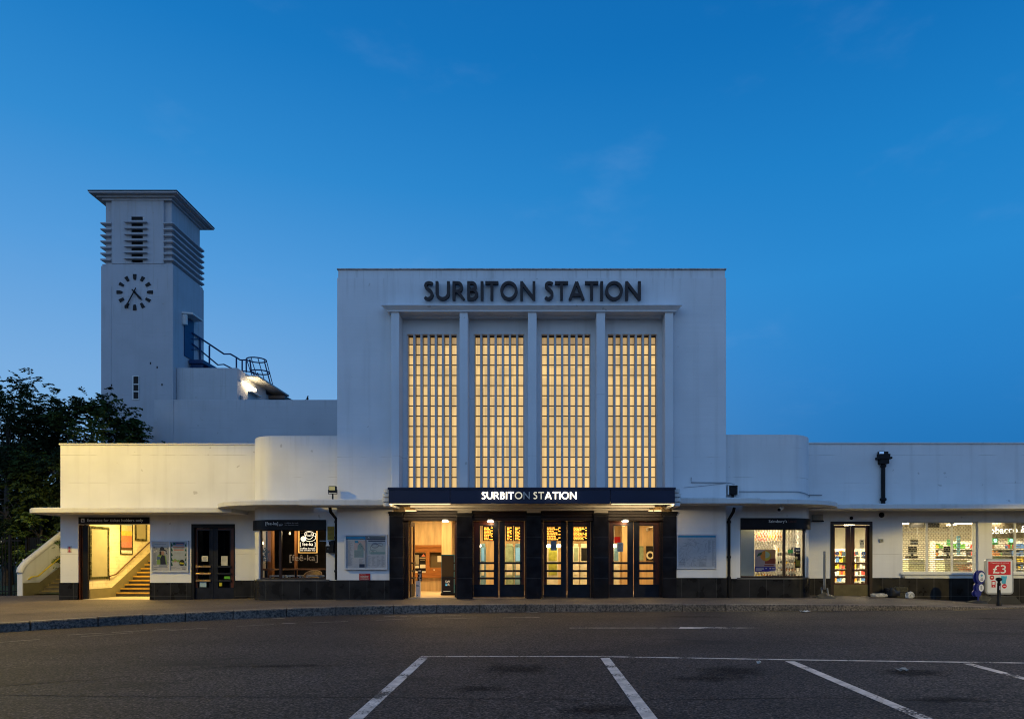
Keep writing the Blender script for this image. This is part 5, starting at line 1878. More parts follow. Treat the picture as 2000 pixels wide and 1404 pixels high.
# checkouts
for (p0, p1, y, lab) in ((1775, 1806, 3.4, 'pale green till counter behind the first pane of the shop window'), (1845, 1889, 3.4, 'pale green till counter beside the stack of red baskets')):
    a, b = X(p0, y), X(p1, y)
    t = thing('till_counter', lab, 'counter', ((a + b) / 2, y, sfz), 'till counters inside the shop')
    MB().box(a, b, y, y + .6, sfz, Z(1091, y) - .04).make('cabinet', mat('pale_green_counter', (.42, .44, .30), .5, .06), t)
    MB().box(a - .05, b + .05, y - .04, y + .65, Z(1091, y) - .039, Z(1091, y)).make('counter_top', m_whitepl, t, bevel=.008)
    mb = MB().box(a + .1, a + .45, y + .15, y + .45, Z(1091, y), Z(1091, y) + .14)
    mb.box(a + .15, a + .5, y + .3, y + .34, Z(1091, y) + .22, Z(1091, y) + .5).box(a + .28, a + .36, y + .31, y + .35, Z(1091, y) + .141, Z(1091, y) + .22)
    mb.make('till', m_black, t)
y = 2.85
cx_ = X(1888, y)
t = thing('basket_stack', 'tall stack of red wire shopping baskets in the shop window', 'basket stack', (cx_, y, sfz))
m_bask = mat('red_basket_plastic', (.26, .06, .03), .5, .1)
n = 9
zb0 = sfz + .1
for i in range(n):
    z = zb0 + i * .105
    mb = MB()
    tp = i == n - 1
    h_2 = .20 if not tp else .26
    w0, w1 = .18, .23
    if tp: w1 = .30
    for k in range(9):
        u = -1 + 2 * k / 8
        mb.tube([(cx_ + u * w0, y - .14, z), (cx_ + u * w1, y - .19, z + h_2)], .008, 4)
    for f in (0, .33, .66, 1):
        w_ = w0 + (w1 - w0) * f
        yy = -.14 - .05 * f
        mb.tube([(cx_ - w_, y + yy, z + h_2 * f), (cx_ + w_, y + yy, z + h_2 * f), (cx_ + w_, y - yy, z + h_2 * f), (cx_ - w_, y - yy, z + h_2 * f)], .008, 4, closed=True)
    mb.make('basket', m_bask, t)
MB().box(cx_ - .2, cx_ + .2, y - .17, y + .17, sfz, zb0 - .005).make('stand', m_black, t)
# hanging promotion panels
for (p0, p1, q0, q1, y, mt, lab) in ((1776, 1835, 1030, 1020, 4.2, 'dark', 'long dark hanging aisle sign in the shop window'), (1869, 1876, 1082, 1046, 3.6, 'paleblue', 'tall pale blue hanging banner in the shop window'),
                                     (1850, 1858, 1062, 1053, 4.6, 'green', 'small green hanging price sign beside the blue banner'), (1779, 1793, 1063, 1053, 4.4, 'dark', 'small dark monitor above the first till counter')):
    mt = {'dark': m_black, 'paleblue': mat('pale_blue_banner', (.16, .42, .62), .6, .15, 10), 'green': mat('green_sign_board', (.03, .25, .08), .6)}[mt]
    t = thing('hanging_sign', lab, 'hanging sign', (X((p0 + p1) / 2, y), y, Z(q0, y)), 'signs hanging from the shop ceiling')
    MB().box(X(p0, y), X(p1, y), y, y + .03, Z(q0, y), Z(q1, y)).make('panel', mt, t)
    mb = MB()
    for px in (p0 + 1, p1 - 1): mb.tube([(X(px, y), y + .015, Z(q1, y) - .01), (X(px, y), y + .015, 3.02)], .006, 5)
    mb.make('hanger', m_metalgrey, t)
# lit kiosk words
y = 3.2
t = thing('kiosk_sign', 'white glowing kiosk sign with slanted capital and small letters in the second shop window', 'sign', (X(1985, y), y, Z(1042, y)))
mb = MB()
kx0, kx1 = X(1920, y), X(2068, y)
tilt = lambda p: (p[0], p[1], p[2] + (p[0] - kx0) * .045)
mb.text('Tobacco & Lottery', kx0, kx1, Z(1047, y), Z(1030, y), y - .03, xf=tilt)
mb.make('lettering', emit('kiosk_letters', (1, .92, .75, 1), 5.0), t)
MB().box(kx0 - .1, kx1 + .1, y, y + .06, Z(1050, y), Z(1018, y)).make('board', mat('grey_brown_board', (.13, .11, .08), .6, .1), t)
for (px, lab) in ((1944, 'green glowing sign at the start of the kiosk shelves'), (1975, 'green glowing sign in the middle of the kiosk shelves')):
    y = 3.6
    t = thing('green_light_sign', lab, 'sign', (X(px, y), y, Z(1062, y)), 'green glowing kiosk signs')
    MB().box(X(px - 5, y), X(px + 5, y), y, y + .05, Z(1063, y), Z(1048, y)).make('casing', mat('green_sign_board', (0, 0, 0)), t)
    MB().disc(X(px, y), Z(1055, y), y - .004, .075).make('lamp', emit('green_lamp', (.25, 1.0, .6, 1), 3), t)
    MB().box(X(px - 1, y), X(px + 1, y), y + .01, y + .03, Z(1047, y), 3.02).make('hanger', m_metalgrey, t)
t = thing('window_downlight', 'small lit bar lamp at the head of the curved shop window', 'ceiling light', (X(1455, .6), .6, 2.75))
MB().box(X(1451, .6), X(1459, .6), .57, .65, 2.69, 2.72).make('diffuser', emit('downlight_bar', (1, .82, .5, 1), 2.5), t)
MB().box(X(1450, .6), X(1460, .6), .56, .66, 2.721, 2.76).box(X(1455, .6) - .01, X(1455, .6) + .01, .6, .62, 2.761, 3.02).make('casing', m_metalgrey, t)
light('window_display_glow', 'AREA', (8.3, .52, 2.85), 42, SHOPC, st, 1.8, .12, (math.radians(25), 0, 0))
shelf_unit(X(1476, 2.1), X(1516, 2.1), 2.1, 1.55, 'low display shelves behind the orange poster', 41, 5, weights=[2, 3, 1, 1.5, 3, .5, 4, 6])
shelf_unit(X(1519, 2.3), X(1570, 2.3), 2.3, 2.0, 'tall pale display shelves behind the curved end of the shop window', 42, 7, weights=[1.5, 2, 2, 2, 1.5, 1, 3, 5])
y = 2.05
t = thing('fruit_banner', 'banner of red orange and yellow fruit colours over the window display', 'banner', (X(1502, y), y, Z(1054, y)))
mb = MB()
rr = random.Random(77)
mb.box(X(1475, y), X(1530, y), y, y + .03, Z(1056, y), Z(1039, y), 0)
for i in range(46):
    px, pz = rr.uniform(1478, 1527), rr.uniform(1041.5, 1053.5)
    mb.disc(X(px, y), Z(pz, y), y - .002 - i * 2e-4, rr.uniform(.04, .10), rr.choice([1, 1, 2, 2, 3, 4]), 12)
mb.make('panel', [mat('poster_sand', (.55, .28, .14), .5, .1)] + [mat('goods_' + n_, (0, 0, 0)) for n_ in ('red', 'orange', 'yellow', 'brown')], t)
mb = MB()
for px in (1480, 1525): mb.tube([(X(px, y), y + .015, Z(1039, y) - .01), (X(px, y), y + .015, 3.02)], .008, 5)
mb.make('hanger', m_metalgrey, t)
# accordion grille behind the curved shop window
mb = MB()
yg = YB + .95
gx0, gx1 = X(1474, yg), X(1566, yg)
gz0, gz1 = sfz + .05, 2.95
k = 17
xs_ = [gx0 + (gx1 - gx0) * i / k for i in range(k + 1)]
for x_ in xs_: mb.box(x_ - .011, x_ + .011, yg, yg + .02, gz0, gz1)
for z in (Z(1112, yg), Z(1098, yg), Z(1060, yg), Z(1048, yg)):
    for a, b in zip(xs_, xs_[1:]):
        for hh in (-.22, 0.0):
            mb.tube([(a, yg - .008, z + hh), (b, yg - .008, z + hh + .22)], .010, 4)
            mb.tube([(a, yg - .02, z + hh + .22), (b, yg - .02, z + hh)], .010, 4)
tag(mb.make('folding_grille', mat('white_grille_paint', (.62, .60, .56), .5, .06)), 'white folding lattice grille drawn across inside the curved shop window', 'security grille')
y = YB + .45
tag(MB().box(X(1443, y), X(1473, y), y, y + .03, Z(1126, y) - .1, Z(1033, y) + .05).make('window_panel', mat('pale_blue_white_panel', (.40, .45, .46), .6, .06)), 'plain pale blue panel filling the pipe side of the curved shop window', 'panel')
# poster with half an orange
y = YB + .50
a, b = X(1474.5, y), X(1515, y)
t = thing('orange_poster', 'square poster of a leafy orange half cut away with a blue strip below', 'poster', ((a + b) / 2, y, Z(1116, y)))
pw_, ph = b - a, Z(1073, y) - Z(1116, y)
zb_ = Z(1116, y)
U = lambda u: a + pw_ * u
V = lambda v: zb_ + ph * v
mb = MB()
mb.box(a, b, y, y + .008, zb_, zb_ + ph, 0)
mb.plate(U(0), U(1), V(0), V(.225), y - .001, 1)
mb.quad((U(.48), y - .001, V(.36)), (U(1), y - .001, V(.36)), (U(1), y - .001, V(1)), (U(.48), y - .001, V(1)), 2)
mb.quad((U(.48), y - .002, V(.36)), (U(1), y - .002, V(.36)), (U(1), y - .002, V(.62)), (U(.48), y - .002, V(.55)), 3)
n = 30
r_ = ph * .24
pts = [(U(.52) + r_ * 1.02 * math.cos(2 * math.pi * i / n), y - .003, V(.72) + r_ * math.sin(2 * math.pi * i / n)) for i in range(n)]
mb.add(pts, [tuple(range(n))], 4)
pts = [(U(.50), y - .004, V(.72) - r_)] + [(U(.50) + r_ * 1.0 * math.sin(math.radians(t_)), y - .004, V(.72) - r_ * .98 * math.cos(math.radians(t_))) for t_ in range(10, 171, 10)] + [(U(.50), y - .004, V(.72) + r_)]
mb.add(pts, [tuple(range(len(pts)))], 5)
pts = [(U(.50), y - .005, V(.74) - r_ * .55)] + [(U(.50) + r_ * .82 * math.sin(math.radians(t_)), y - .005, V(.74) - r_ * .62 * math.cos(math.radians(t_)) + .02) for t_ in range(10, 171, 10)] + [(U(.50), y - .005, V(.78) + r_ * .65)]
mb.add(pts, [tuple(range(len(pts)))], 6)
mb.add([(U(.08), y - .005, V(.68)), (U(.16), y - .005, V(.83)), (U(.36), y - .005, V(.90)), (U(.30), y - .005, V(.76))], [(0, 1, 2, 3)], 7)
mb.plate(U(.45), U(.9), V(.26), V(.31), y - .003, 3)
for i, (u0, u1, v0, v1) in enumerate(((.04, .42, .155, .185), (.04, .44, .105, .135), (.04, .32, .055, .085), (.5, .58, .13, .17), (.7, .78, .12, .18), (.84, .95, .12, .17))):
    mb.plate(U(u0), U(u1), V(v0), V(v1), y - .003, 8)
mb.add([(U(.62), y - .003, V(.0)), (U(1), y - .003, V(0)), (U(1), y - .003, V(.06)), (U(.8), y - .003, V(.05))], [(0, 1, 2, 3)], 8)
mb.make('print', [mat('poster_lilac', (.42, .34, .36), .5, .05), mat('poster_blue', (.035, .03, .32), .5, .05), mat('poster_sand', (.55, .28, .14), .5, .1), mat('poster_brick', (.24, .05, .03), .5, .15),
                  mat('poster_orange', (.62, .24, .03), .5, .15), mat('poster_lemon', (.60, .52, .05), .5, .08), mat('poster_mint', (.45, .58, .40), .5, .06), mat('poster_leaf', (.03, .09, .04), .5, .2), mat('poster_white', (.62, .62, .66), .5)], t)
y = YB + .62
for (p0, p1, q0, q1, mts, lab) in ((1539, 1549, 1080, 1073, ('green_sign_board', None), 'small green notice on the folding grille'), (1553, 1563.5, 1108.5, 1069, ('black', 'lime'), 'tall black notice with a lime green lower panel on the folding grille'),
                                   (1567, 1575, 1108, 1086, ('black', None), 'narrow black notice at the curved end of the shop window')):
    yy = y if p0 < 1565 else y - .1
    mb = MB().box(X(p0, yy), X(p1, yy), yy, yy + .01, Z(q0, yy), Z(q1, yy), 0)
    if mts[1]:
        mb.plate(X(p0 + 1.2, yy), X(p1 - 1, yy), Z(q0 - 3, yy), Z(q0 - 15, yy), yy - .002, 1)
        for i in range(2):
            for j in range(2):
                mb.disc(X(p0 + 3.3 + 4 * i, yy), Z(q1 + 5 + 6 * j, yy), yy - .002, .028, 2, 12)
        mb.disc(X(p0 + 3, yy), Z(q1 + 20, yy), yy - .002, .05, 2, 14)
    tag(mb.make('window_notice', [m_black if mts[0] == 'black' else mat('green_sign_board', (0, 0, 0)), m_lime, m_palep]), lab, 'notice')
# shop fascia board
t = thing('shop_signboard', 'dark curved signboard with white and dim red shop lettering', 'sign', (X(1510, 0), 0, Z_SGN_R0))
MB().pathwall([(wr0, YB - .075)] + bay_arc(False, .075, 270, 326), Z_SGN_R0 - .03, Z(1011, .1), .07).make('board', mat('near_black_sign', (.011, .010, .012), .4, .2, spec=.12), t)
y = YB - .08
mb = MB()
mb.text("Sainsbury's", X(1501.5, y), X(1537, y), Z(1022, y), Z(1014.5, y), y, 0)
mb.text("Local", X(1540, y), X(1555, y), Z(1020.5, y), Z(1014.5, y), y, 1)
mb.make('lettering', [mat('white_letter_vinyl', (0, 0, 0)), mat('dim_red_letters', (.09, .022, .016), .6)], t)
# door notices
y = YW + .06
for (p0, p1, q0, q1, c_, lab) in ((1679, 1688, 1070, 1053, 'sign_white', 'white notice with a small seated figure on the shop door glass'), (1631, 1639, 1088, 1076, 'sign_blue', 'blue round safety notice on the hinge side of the first shop door leaf'),
                                  (1683, 1690, 1088, 1076, 'sign_blue', 'blue round safety notice on the hinge side of the second shop door leaf'), (1644, 1651.5, 1085, 1077, 'sign_pale', 'pale blue notice beside the centre of the first shop door leaf'),
                                  (1670, 1676, 1083, 1077, 'sign_pale', 'pale blue notice beside the centre of the second shop door leaf'), (1646, 1651, 1098, 1086, 'sign_lime', 'lime green notice low on the first shop door leaf')):
    yy = y - .004
    mm = {'sign_white': m_palep, 'sign_blue': mat('safety_blue', (.03, .12, .42), .5), 'sign_pale': mat('pale_blue_notice', (.30, .42, .46), .6), 'sign_lime': m_lime}[c_]
    mb = MB()
    xa_, xb_, za_, zb2 = X(p0, yy), X(p1, yy), Z(q0, yy), Z(q1, yy)
    if c_ == 'sign_blue':
        mb.disc((xa_ + xb_) / 2, zb2 - .085, yy, .08, 0)
        mb.box(xa_ + .01, xb_ - .01, yy - .002, yy + .002, za_, za_ + .055, 0)
        mb.box((xa_ + xb_) / 2 - .012, (xa_ + xb_) / 2 + .012, yy - .006, yy - .003, zb2 - .13, zb2 - .05, 1)
    else:
        mb.box(xa_, xb_, yy - .002, yy + .002, za_, zb2, 0)
        if c_ == 'sign_white':
            mb.disc((xa_ + xb_) / 2, zb2 - .07, yy - .004, .03, 2)
            for i in range(9):
                t0, t1 = math.radians(-60 + i * 34), math.radians(-60 + (i + 1) * 34)
                mb.add([((xa_ + xb_) / 2 + r2 * math.cos(t), yy - .004, zb2 - .165 + r2 * .8 * math.sin(t)) for r2, t in ((.04, t0), (.062, t0), (.062, t1), (.04, t1))], [(0, 1, 2, 3)], 2)
    tag(mb.make('door_notice', [mm, m_palep, m_black]), lab, 'notice')
# blue fire and paper notices on the wing door
y = YW + .05
for (p0, p1, q0, q1, c_, lab) in ((394, 406, 1096, 1085, 'p', 'white paper notice on the first glass of the dark wing door'), (432, 444.5, 1104, 1085.5, 'p', 'tall white paper notice on the second glass of the dark wing door'),
                                  (390, 403, 1146, 1136, 'b', 'pale blue notice low on the first glass of the dark wing door'), (438, 449, 1130, 1125, 'g', 'small green notice low on the second glass of the dark wing door'),
                                  (428, 434, 1144, 1137, 'y', 'small yellow notice low on the second glass of the dark wing door')):
    mm = {'p': m_palep, 'b': mat('pale_blue_notice', (0, 0, 0)), 'g': mat('bright_green_notice', (.12, .42, .03), .6), 'y': mat('yellow_notice', (.5, .42, .02), .6)}[c_]
    mb = MB().box(X(p0, y), X(p1, y), y, y + .004, Z(q0, y), Z(q1, y))
    if c_ == 'p':
        for i in range(4): mb.plate(X(p0 + 2, y), X(p1 - 2 - i % 2, y), Z(q1 + 3 + 2 * i, y) - .006, Z(q1 + 3 + 2 * i, y) + .005, y - .002, 1)
    tag(mb.make('door_notice', [mm, mat('dark_print', (0, 0, 0))]), lab, 'notice')

# ================================================================== CLOCK TOWER
TY = 14.0
tx0, tx1 = X(197, TY), X(338, TY)
td = 3.5
tw = thing('clock_tower', 'square white clock tower with stacked fins under a flat overhanging roof', 'clock tower', ((tx0 + tx1) / 2, TY + td / 2, -.3))
zsh = Z(519, TY)
zrf = Z(389.5, TY)
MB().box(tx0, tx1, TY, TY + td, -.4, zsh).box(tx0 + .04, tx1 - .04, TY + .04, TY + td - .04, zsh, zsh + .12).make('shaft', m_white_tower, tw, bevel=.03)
# belfry: recessed corners, proud centre panel with dark slots
i_ = .17
c0, c1 = X(217.5, TY), X(319, TY)
sl0, sl1 = X(256, TY), X(278.5, TY)
slots = []
for k in range(8):
    za = Z(423 + 11.85 * k, TY)
    slots.append((sl0, sl1, za - .20, za))
mb = MB()
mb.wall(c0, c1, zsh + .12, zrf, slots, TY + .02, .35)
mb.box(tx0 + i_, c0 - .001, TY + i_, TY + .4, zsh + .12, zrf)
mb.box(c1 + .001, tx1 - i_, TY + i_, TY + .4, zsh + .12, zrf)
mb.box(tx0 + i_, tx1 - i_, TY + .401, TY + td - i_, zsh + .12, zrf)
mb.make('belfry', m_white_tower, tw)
MB().box(sl0 - .1, sl1 + .1, TY + .09, TY + .12, zsh + .3, zrf - .5).make('slot_shade_sheet', m_black, tw)  # black sheet close behind the slots stands in for their shade
for k in range(7):
    zt_ = Z(434.5 + 11.85 * k, TY)
    mb = MB()
    h1, h2 = .075, .14
    # wrap-round fin with a chamfered underside: left return, front corners, right return
    def fin(pts_out, pts_in):
        n = len(pts_out)
        v = [(p[0], p[1], zt_) for p in pts_out] + [(p[0], p[1], zt_ - h1) for p in pts_out] + [(p[0], p[1], zt_ - h2) for p in pts_in] + [(p[0], p[1], zt_) for p in pts_in]
        f = [(r * n + i, r * n + i + 1, ((r + 1) % 4) * n + i + 1, ((r + 1) % 4) * n + i) for r in range(4) for i in range(n - 1)]
        f += [tuple(r * n for r in range(4)), tuple(r * n + n - 1 for r in range(4))]
        mb.add(v, f)
    o_ = .02
    fin([(c1 + .002, TY - o_), (tx1 + o_, TY - o_), (tx1 + o_, TY + td + o_)], [(c1 + .002, TY + i_ + .01), (tx1 - i_ - .01, TY + i_ + .01), (tx1 - i_ - .01, TY + td + o_)])
    fin([(tx0 - o_, TY + td + o_), (tx0 - o_, TY - o_), (c0 - .002, TY - o_)], [(tx0 + i_ + .01, TY + td + o_), (tx0 + i_ + .01, TY + i_ + .01), (c0 - .002, TY + i_ + .01)])
    h1, h2 = .05, .06
    fin([(X(244, TY), TY - .16), (X(290, TY), TY - .16)], [(X(246, TY), TY + .015), (X(288, TY), TY + .015)])
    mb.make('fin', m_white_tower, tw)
ro = .42
zr1 = zrf + .24
mb = MB()
mb.box(tx0 - ro, tx1 + ro, TY - ro, TY + td + ro, zr1 - .09, zr1)
mb.box(tx0 - .16, tx1 + .16, TY - .16, TY + td + .16, zrf + .05, zr1 - .091)
mb.box(tx0 + .05, tx1 - .05, TY - .02, TY + td - .05, zrf - .06, zrf + .049)
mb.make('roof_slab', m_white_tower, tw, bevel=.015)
MB().box(tx0 - ro - .03, tx1 + ro + .03, TY - ro - .03, TY + td + ro + .03, zr1, zr1 + .05).make('roof_edge', mat('dark_lead_edge', (.05, .05, .055), .6, .2), tw)
# clock: dark markers and hands on the wall
ccx, ccz = X(263.5, TY), Z(571, TY)
ck = thing('clock', None, None, (0, 0, 0)); ck.parent = tw; ck.location = (0, 0, 0)
R1 = (X(298, TY) - X(229, TY)) / 2


def radial(mb, ang, r0, r1, w0, w1, y0, y1):
    a = math.radians(90 - ang)
    u, n_ = (math.cos(a), math.sin(a)), (-math.sin(a), math.cos(a))
    P4 = [(r0, -w0 / 2), (r1, -w1 / 2), (r1, w1 / 2), (r0, w0 / 2)]
    pts = [(ccx + u[0] * r + n_[0] * w, ccz + u[1] * r + n_[1] * w) for r, w in P4]
    mb.prism(pts, lambda p, q, w: (p, w, q), y0, y1)


for h in range(12):
    mb = MB()
    big = h % 3 == 0
    radial(mb, h * 30, R1 * (.70 if big else .72), R1 * (.80 if big else 1.0), .10 if big else .13, .165 if big else .19, TY - .04, TY - .004)
    if big: radial(mb, h * 30, R1 * .80, R1 * 1.02, .165, .19, TY - .04, TY - .004)
    mb.make('hour_marker', m_black, ck)
mb = MB()
radial(mb, 137, -.20, .45, .06, .13, TY - .08, TY - .05)
radial(mb, 137, .45, .60, .13, .02, TY - .08, TY - .05)
mb.make('hour_hand', m_black, ck)
mb = MB()
radial(mb, 208, -.24, .86, .05, .06, TY - .12, TY - .09)
radial(mb, 208, .86, .90, .06, .19, TY - .12, TY - .09)
radial(mb, 208, .90, 1.05, .19, .05, TY - .12, TY - .09)
mb.make('minute_hand', m_black, ck)
MB().lathe([(.01, -.125), (.06, -.12), (.06, 0)], (ccx, TY, ccz), 12, axis='y').make('hub', m_black, ck)
# slit window and small vents
wx0, wx1 = X(261, TY), X(271, TY)
sw = thing('slit_window', None, None); sw.parent = tw; sw.location = (0, 0, 0)
MB().wall(wx0 - .07, wx1 + .03, Z(781, TY), Z(734, TY), [(wx0, wx1, Z(779, TY), Z(735.5, TY))], TY - .03, .028).make('frame', m_trim, sw)
MB().box(wx0, wx1, TY - .012, TY - .003, Z(779, TY), Z(735.5, TY)).make('pane', m_black, sw)
mb = MB()
for pz in (750.5, 764.5): mb.box(wx0, wx1, TY - .026, TY - .013, Z(pz, TY) - .03, Z(pz, TY) + .03)
mb.make('glazing_bar', m_trim, sw)
mb = MB()
for px, pz in ((218, 752), (316.5, 751), (307, 717), (294, 709)):
    mb.box(X(px, TY) - .035, X(px, TY) + .035, TY - .008, TY - .002, Z(pz, TY) - .07, Z(pz, TY) + .05)
mb.make('wall_vent', m_black, tw)
mb = MB()
mb.box(X(217, TY), X(217.6, TY), TY - .006, TY - .002, 9, Z(560, TY))
mb.make('render_joint', mat('grey_joint_line', (.33, .33, .35), .8), tw)  # thin strip, a little darker than the tower render
# blue door with a hood in the side of the tower, facing the roof walkway
tdr = thing('roof_door', None, None); tdr.parent = tw; tdr.location = (0, 0, 0)
dy0, dy1 = -tx1 * F / (VX - 359) - D, -tx1 * F / (VX - 377) - D
dz0, dz1 = 13.15, 15.45
m_bluepaint = mat('dark_blue_steel', srgb(24, 52, 92), .5, .15)
MB().box(tx1 + .002, tx1 + .05, dy0, dy1, dz0, dz1).make('leaf', m_bluepaint, tdr)
MB().slab([(tx1, dy0 - .25), (tx1 + .55, dy0 - .1), (tx1 + .55, dy1 + .1), (tx1, dy1 + .2)], dz1 + .06, dz1 + .16).make('hood', m_trim, tdr)
MB().box(tx1 + .02, tx1 + .25, dy0 - .2, dy0 - .05, dz1 - .55, dz1 + .03).make('bracket', m_trim, tdr)

# ================================================================== STAIR BLOCK BEHIND THE WING
BY = 14.35
blk = thing('stair_block', 'plain white stair block with a lit side door, between clock tower and entrance block', 'building', (X(400, BY), BY, -.4))
bx0, bx1 = tx1 + .02, X(463.5, BY)
zbk = Z(718.5, BY)
by1 = 27.0
mb = MB().box(bx0, bx1, BY, BY + 4.0, -.4, zbk)
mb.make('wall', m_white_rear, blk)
# side wall running back, roof slab and door
sx_ = X(463.5, BY) - .06
MB().box(sx_ - 3, sx_, BY + 4.001, by1, -.4, 11.75).make('wall', m_white_rear, blk)
MB().box(sx_ - 3.2, sx_ + .80, BY + 1.1, 20.3, 12.0, 12.11).make('roof_slab', mat('weathered_coping', (0, 0, 0)), blk, bevel=.02)
MB().box(sx_ + .002, sx_ + .05, BY + 1.55, BY + 2.45, 9.0, 11.15).make('door', mat('grey_door_paint', (.12, .125, .13), .5, .1), blk)
MB().box(sx_ + .002, sx_ + .32, BY + 1.35, BY + 2.7, 11.2, 11.26).make('door_hood', m_trim, blk)
# tube lamp on that wall
t = thing('side_wall_lamp', 'glaring lit tube lamp fixed to the side of the stair block', 'lamp', (sx_ + .1, BY + 1.2, 11.4))
MB().box(sx_ + .001, sx_ + .09, BY + .5, BY + 2.35, 11.50, 11.62).make('body', m_whitepl, t)
MB().box(sx_ + .091, sx_ + .17, BY + .55, BY + 2.30, 11.49, 11.60).make('tube', emit('side_tube', (1, .80, .50, 1), 16), t)
light('tube_glow', 'POINT', (sx_ + .30, BY + 1.4, 11.45), 34, (1, .76, .42), t, .1)
mb = MB().box(sx_ + .002, sx_ + .10, BY + .35, BY + .62, 10.3, 10.75)
tag(mb.make('meter_box', m_metalgrey), 'small grey box on the lit side of the stair block', 'electrical box')
# lower parapet wall in front
PY = 11.0
pw = thing('parapet_wall', 'long plain white wall in front of the clock tower foot, rising behind the lamplit wing', 'wall', (X(480, PY), PY, -.4))
px0, px1 = X(300, PY), -4.0
zp = Z(780.5, PY)
MB().box(px0, px1, PY, PY + .4, -.4, Z(795, PY)).box(px0 + .015, px1, PY + .015, PY + .385, Z(795, PY), zp).make('wall', m_white_rear, pw, bevel=.01)
MB().box(X(337, PY), X(339, PY), PY - .03, PY - .001, 3, zp - .02).make('edge_strip', m_white_rear, pw)
# bird on the wall
mb = MB()
bx_, bz_ = X(598, PY), zp
mb.lathe([(.005, 0), (.05, .02), (.06, .08), (.04, .15), (.005, .18)], (bx_, PY + .2, bz_ + .03), 8)
mb.lathe([(.005, 0), (.03, .01), (.035, .04), (.005, .07)], (bx_ + .02, PY + .2, bz_ + .19), 8)
mb.tube([(bx_, PY + .2, bz_ + .1), (bx_ - .16, PY + .2, bz_ + .02)], .02, 5, r1=.008)
mb.tube([(bx_ + .05, PY + .2, bz_ + .225), (bx_ + .09, PY + .2, bz_ + .22)], .01, 4, r1=.002)
mb.tube([(bx_, PY + .2, bz_ + .05), (bx_, PY + .2, bz_)], .008, 4)
tag(mb.make('pigeon', m_black), 'small dark bird perched on the plain white wall', 'bird')

# ---- roof walkway: railings along the roof from the tower door, ending in a caged ladder
wk = thing('roof_walkway', 'dark blue steel roof walkway with railings and a hooped ladder cage', 'walkway', (tx1 + .6, TY + 3, 12.9))


def PW(px, py, dd):           # world point of a photo pixel at distance dd
    return ((px - VX) * dd / F, dd - D, CH - (py - VY) * dd / F)


mb = MB()
da, db, dc, de = 40.2, 44.0, 45.2, 46.6
top = [PW(375.6, 650, da), PW(437.6, 691.4, db), PW(450, 691.4, db + .1), PW(461.7, 698, dc), PW(469, 703, de), PW(480, 703, de)]
low = [PW(375.6, 671, da), PW(425.5, 712.5, 43.2), PW(437, 711.5, 43.3), PW(462, 724, dc), PW(470, 724, de), PW(497, 727, de)]
mb.tube(top, .05, 6)
mb.tube(low, .042, 6)
mb.tube([PW(375.6, 662, da), PW(390, 662, da + .9)], .03, 6)
mb.tube([PW(376, 683, da), PW(391, 681, da + .9)], .03, 6)
for (pa, pb, d_) in (((391, 662), (391, 706), 41.1), ((409, 675), (409, 716), 42.2), ((461.7, 698), (461.7, 724), dc), ((473, 703), (473, 727), de), ((481, 701), (481, 727), de), ((488, 702), (491, 727), de)):
    mb.tube([PW(*pa, d_), PW(*pb, d_)], .05, 6)
mb.make('railing', m_bluepaint, wk)
MB().slab([(tx1 + .05, 15.6), (tx1 + .9, 15.6), (tx1 + .9, 21.5), (tx1 + .05, 21.5)], 12.85, 13.05).make('deck', m_bluepaint, wk)
mb = MB()
for i in range(9): mb.box(tx1 + .1, tx1 + .8, 15.75 + i * .6, 15.80 + i * .6, 12.65, 12.849)
mb.box(tx1 + .1, tx1 + .2, 15.6, 21.4, 12.55, 12.65)
mb.make('joists', m_bluepaint, wk)
mb = MB()
dl = 45.6
cage_top, cage_mid, cage_low = PW(501, 703, dl), PW(508, 727, dl), PW(516, 752, dl)
for (c_, rx_, ry_) in ((cage_top, .62, .62), (cage_mid, .60, .6), (cage_low, .55, .55)):
    mb.tube([(c_[0] + rx_ * math.cos(math.radians(a)), c_[1] + ry_ * math.sin(math.radians(a)), c_[2]) for a in range(0, 360, 20)], .042, 6, closed=True)
for a in (-150, -100, -60, -20, 20, 60):
    cs, sn = math.cos(math.radians(a)), math.sin(math.radians(a))
    mb.tube([(c_[0] + r_ * cs, c_[1] + r_ * sn, c_[2]) for c_, r_ in ((cage_top, .62), (cage_mid, .60), (cage_low, .55))], .03, 5)
mb.make('ladder_cage', m_bluepaint, wk)
mb = MB()
l0, l1 = PW(495, 728, dl), PW(508, 782, dl)
l0b, l1b = PW(503, 728, dl), PW(516, 782, dl)
mb.tube([l0, l1], .04, 6); mb.tube([l0b, l1b], .04, 6)
for i in range(9):
    t_ = (i + .5) / 9
    mb.tube([tuple(l0[k] + (l1[k] - l0[k]) * t_ for k in range(3)), tuple(l0b[k] + (l1b[k] - l0b[k]) * t_ for k in range(3))], .018, 5)
mb.make('ladder', m_bluepaint, wk)
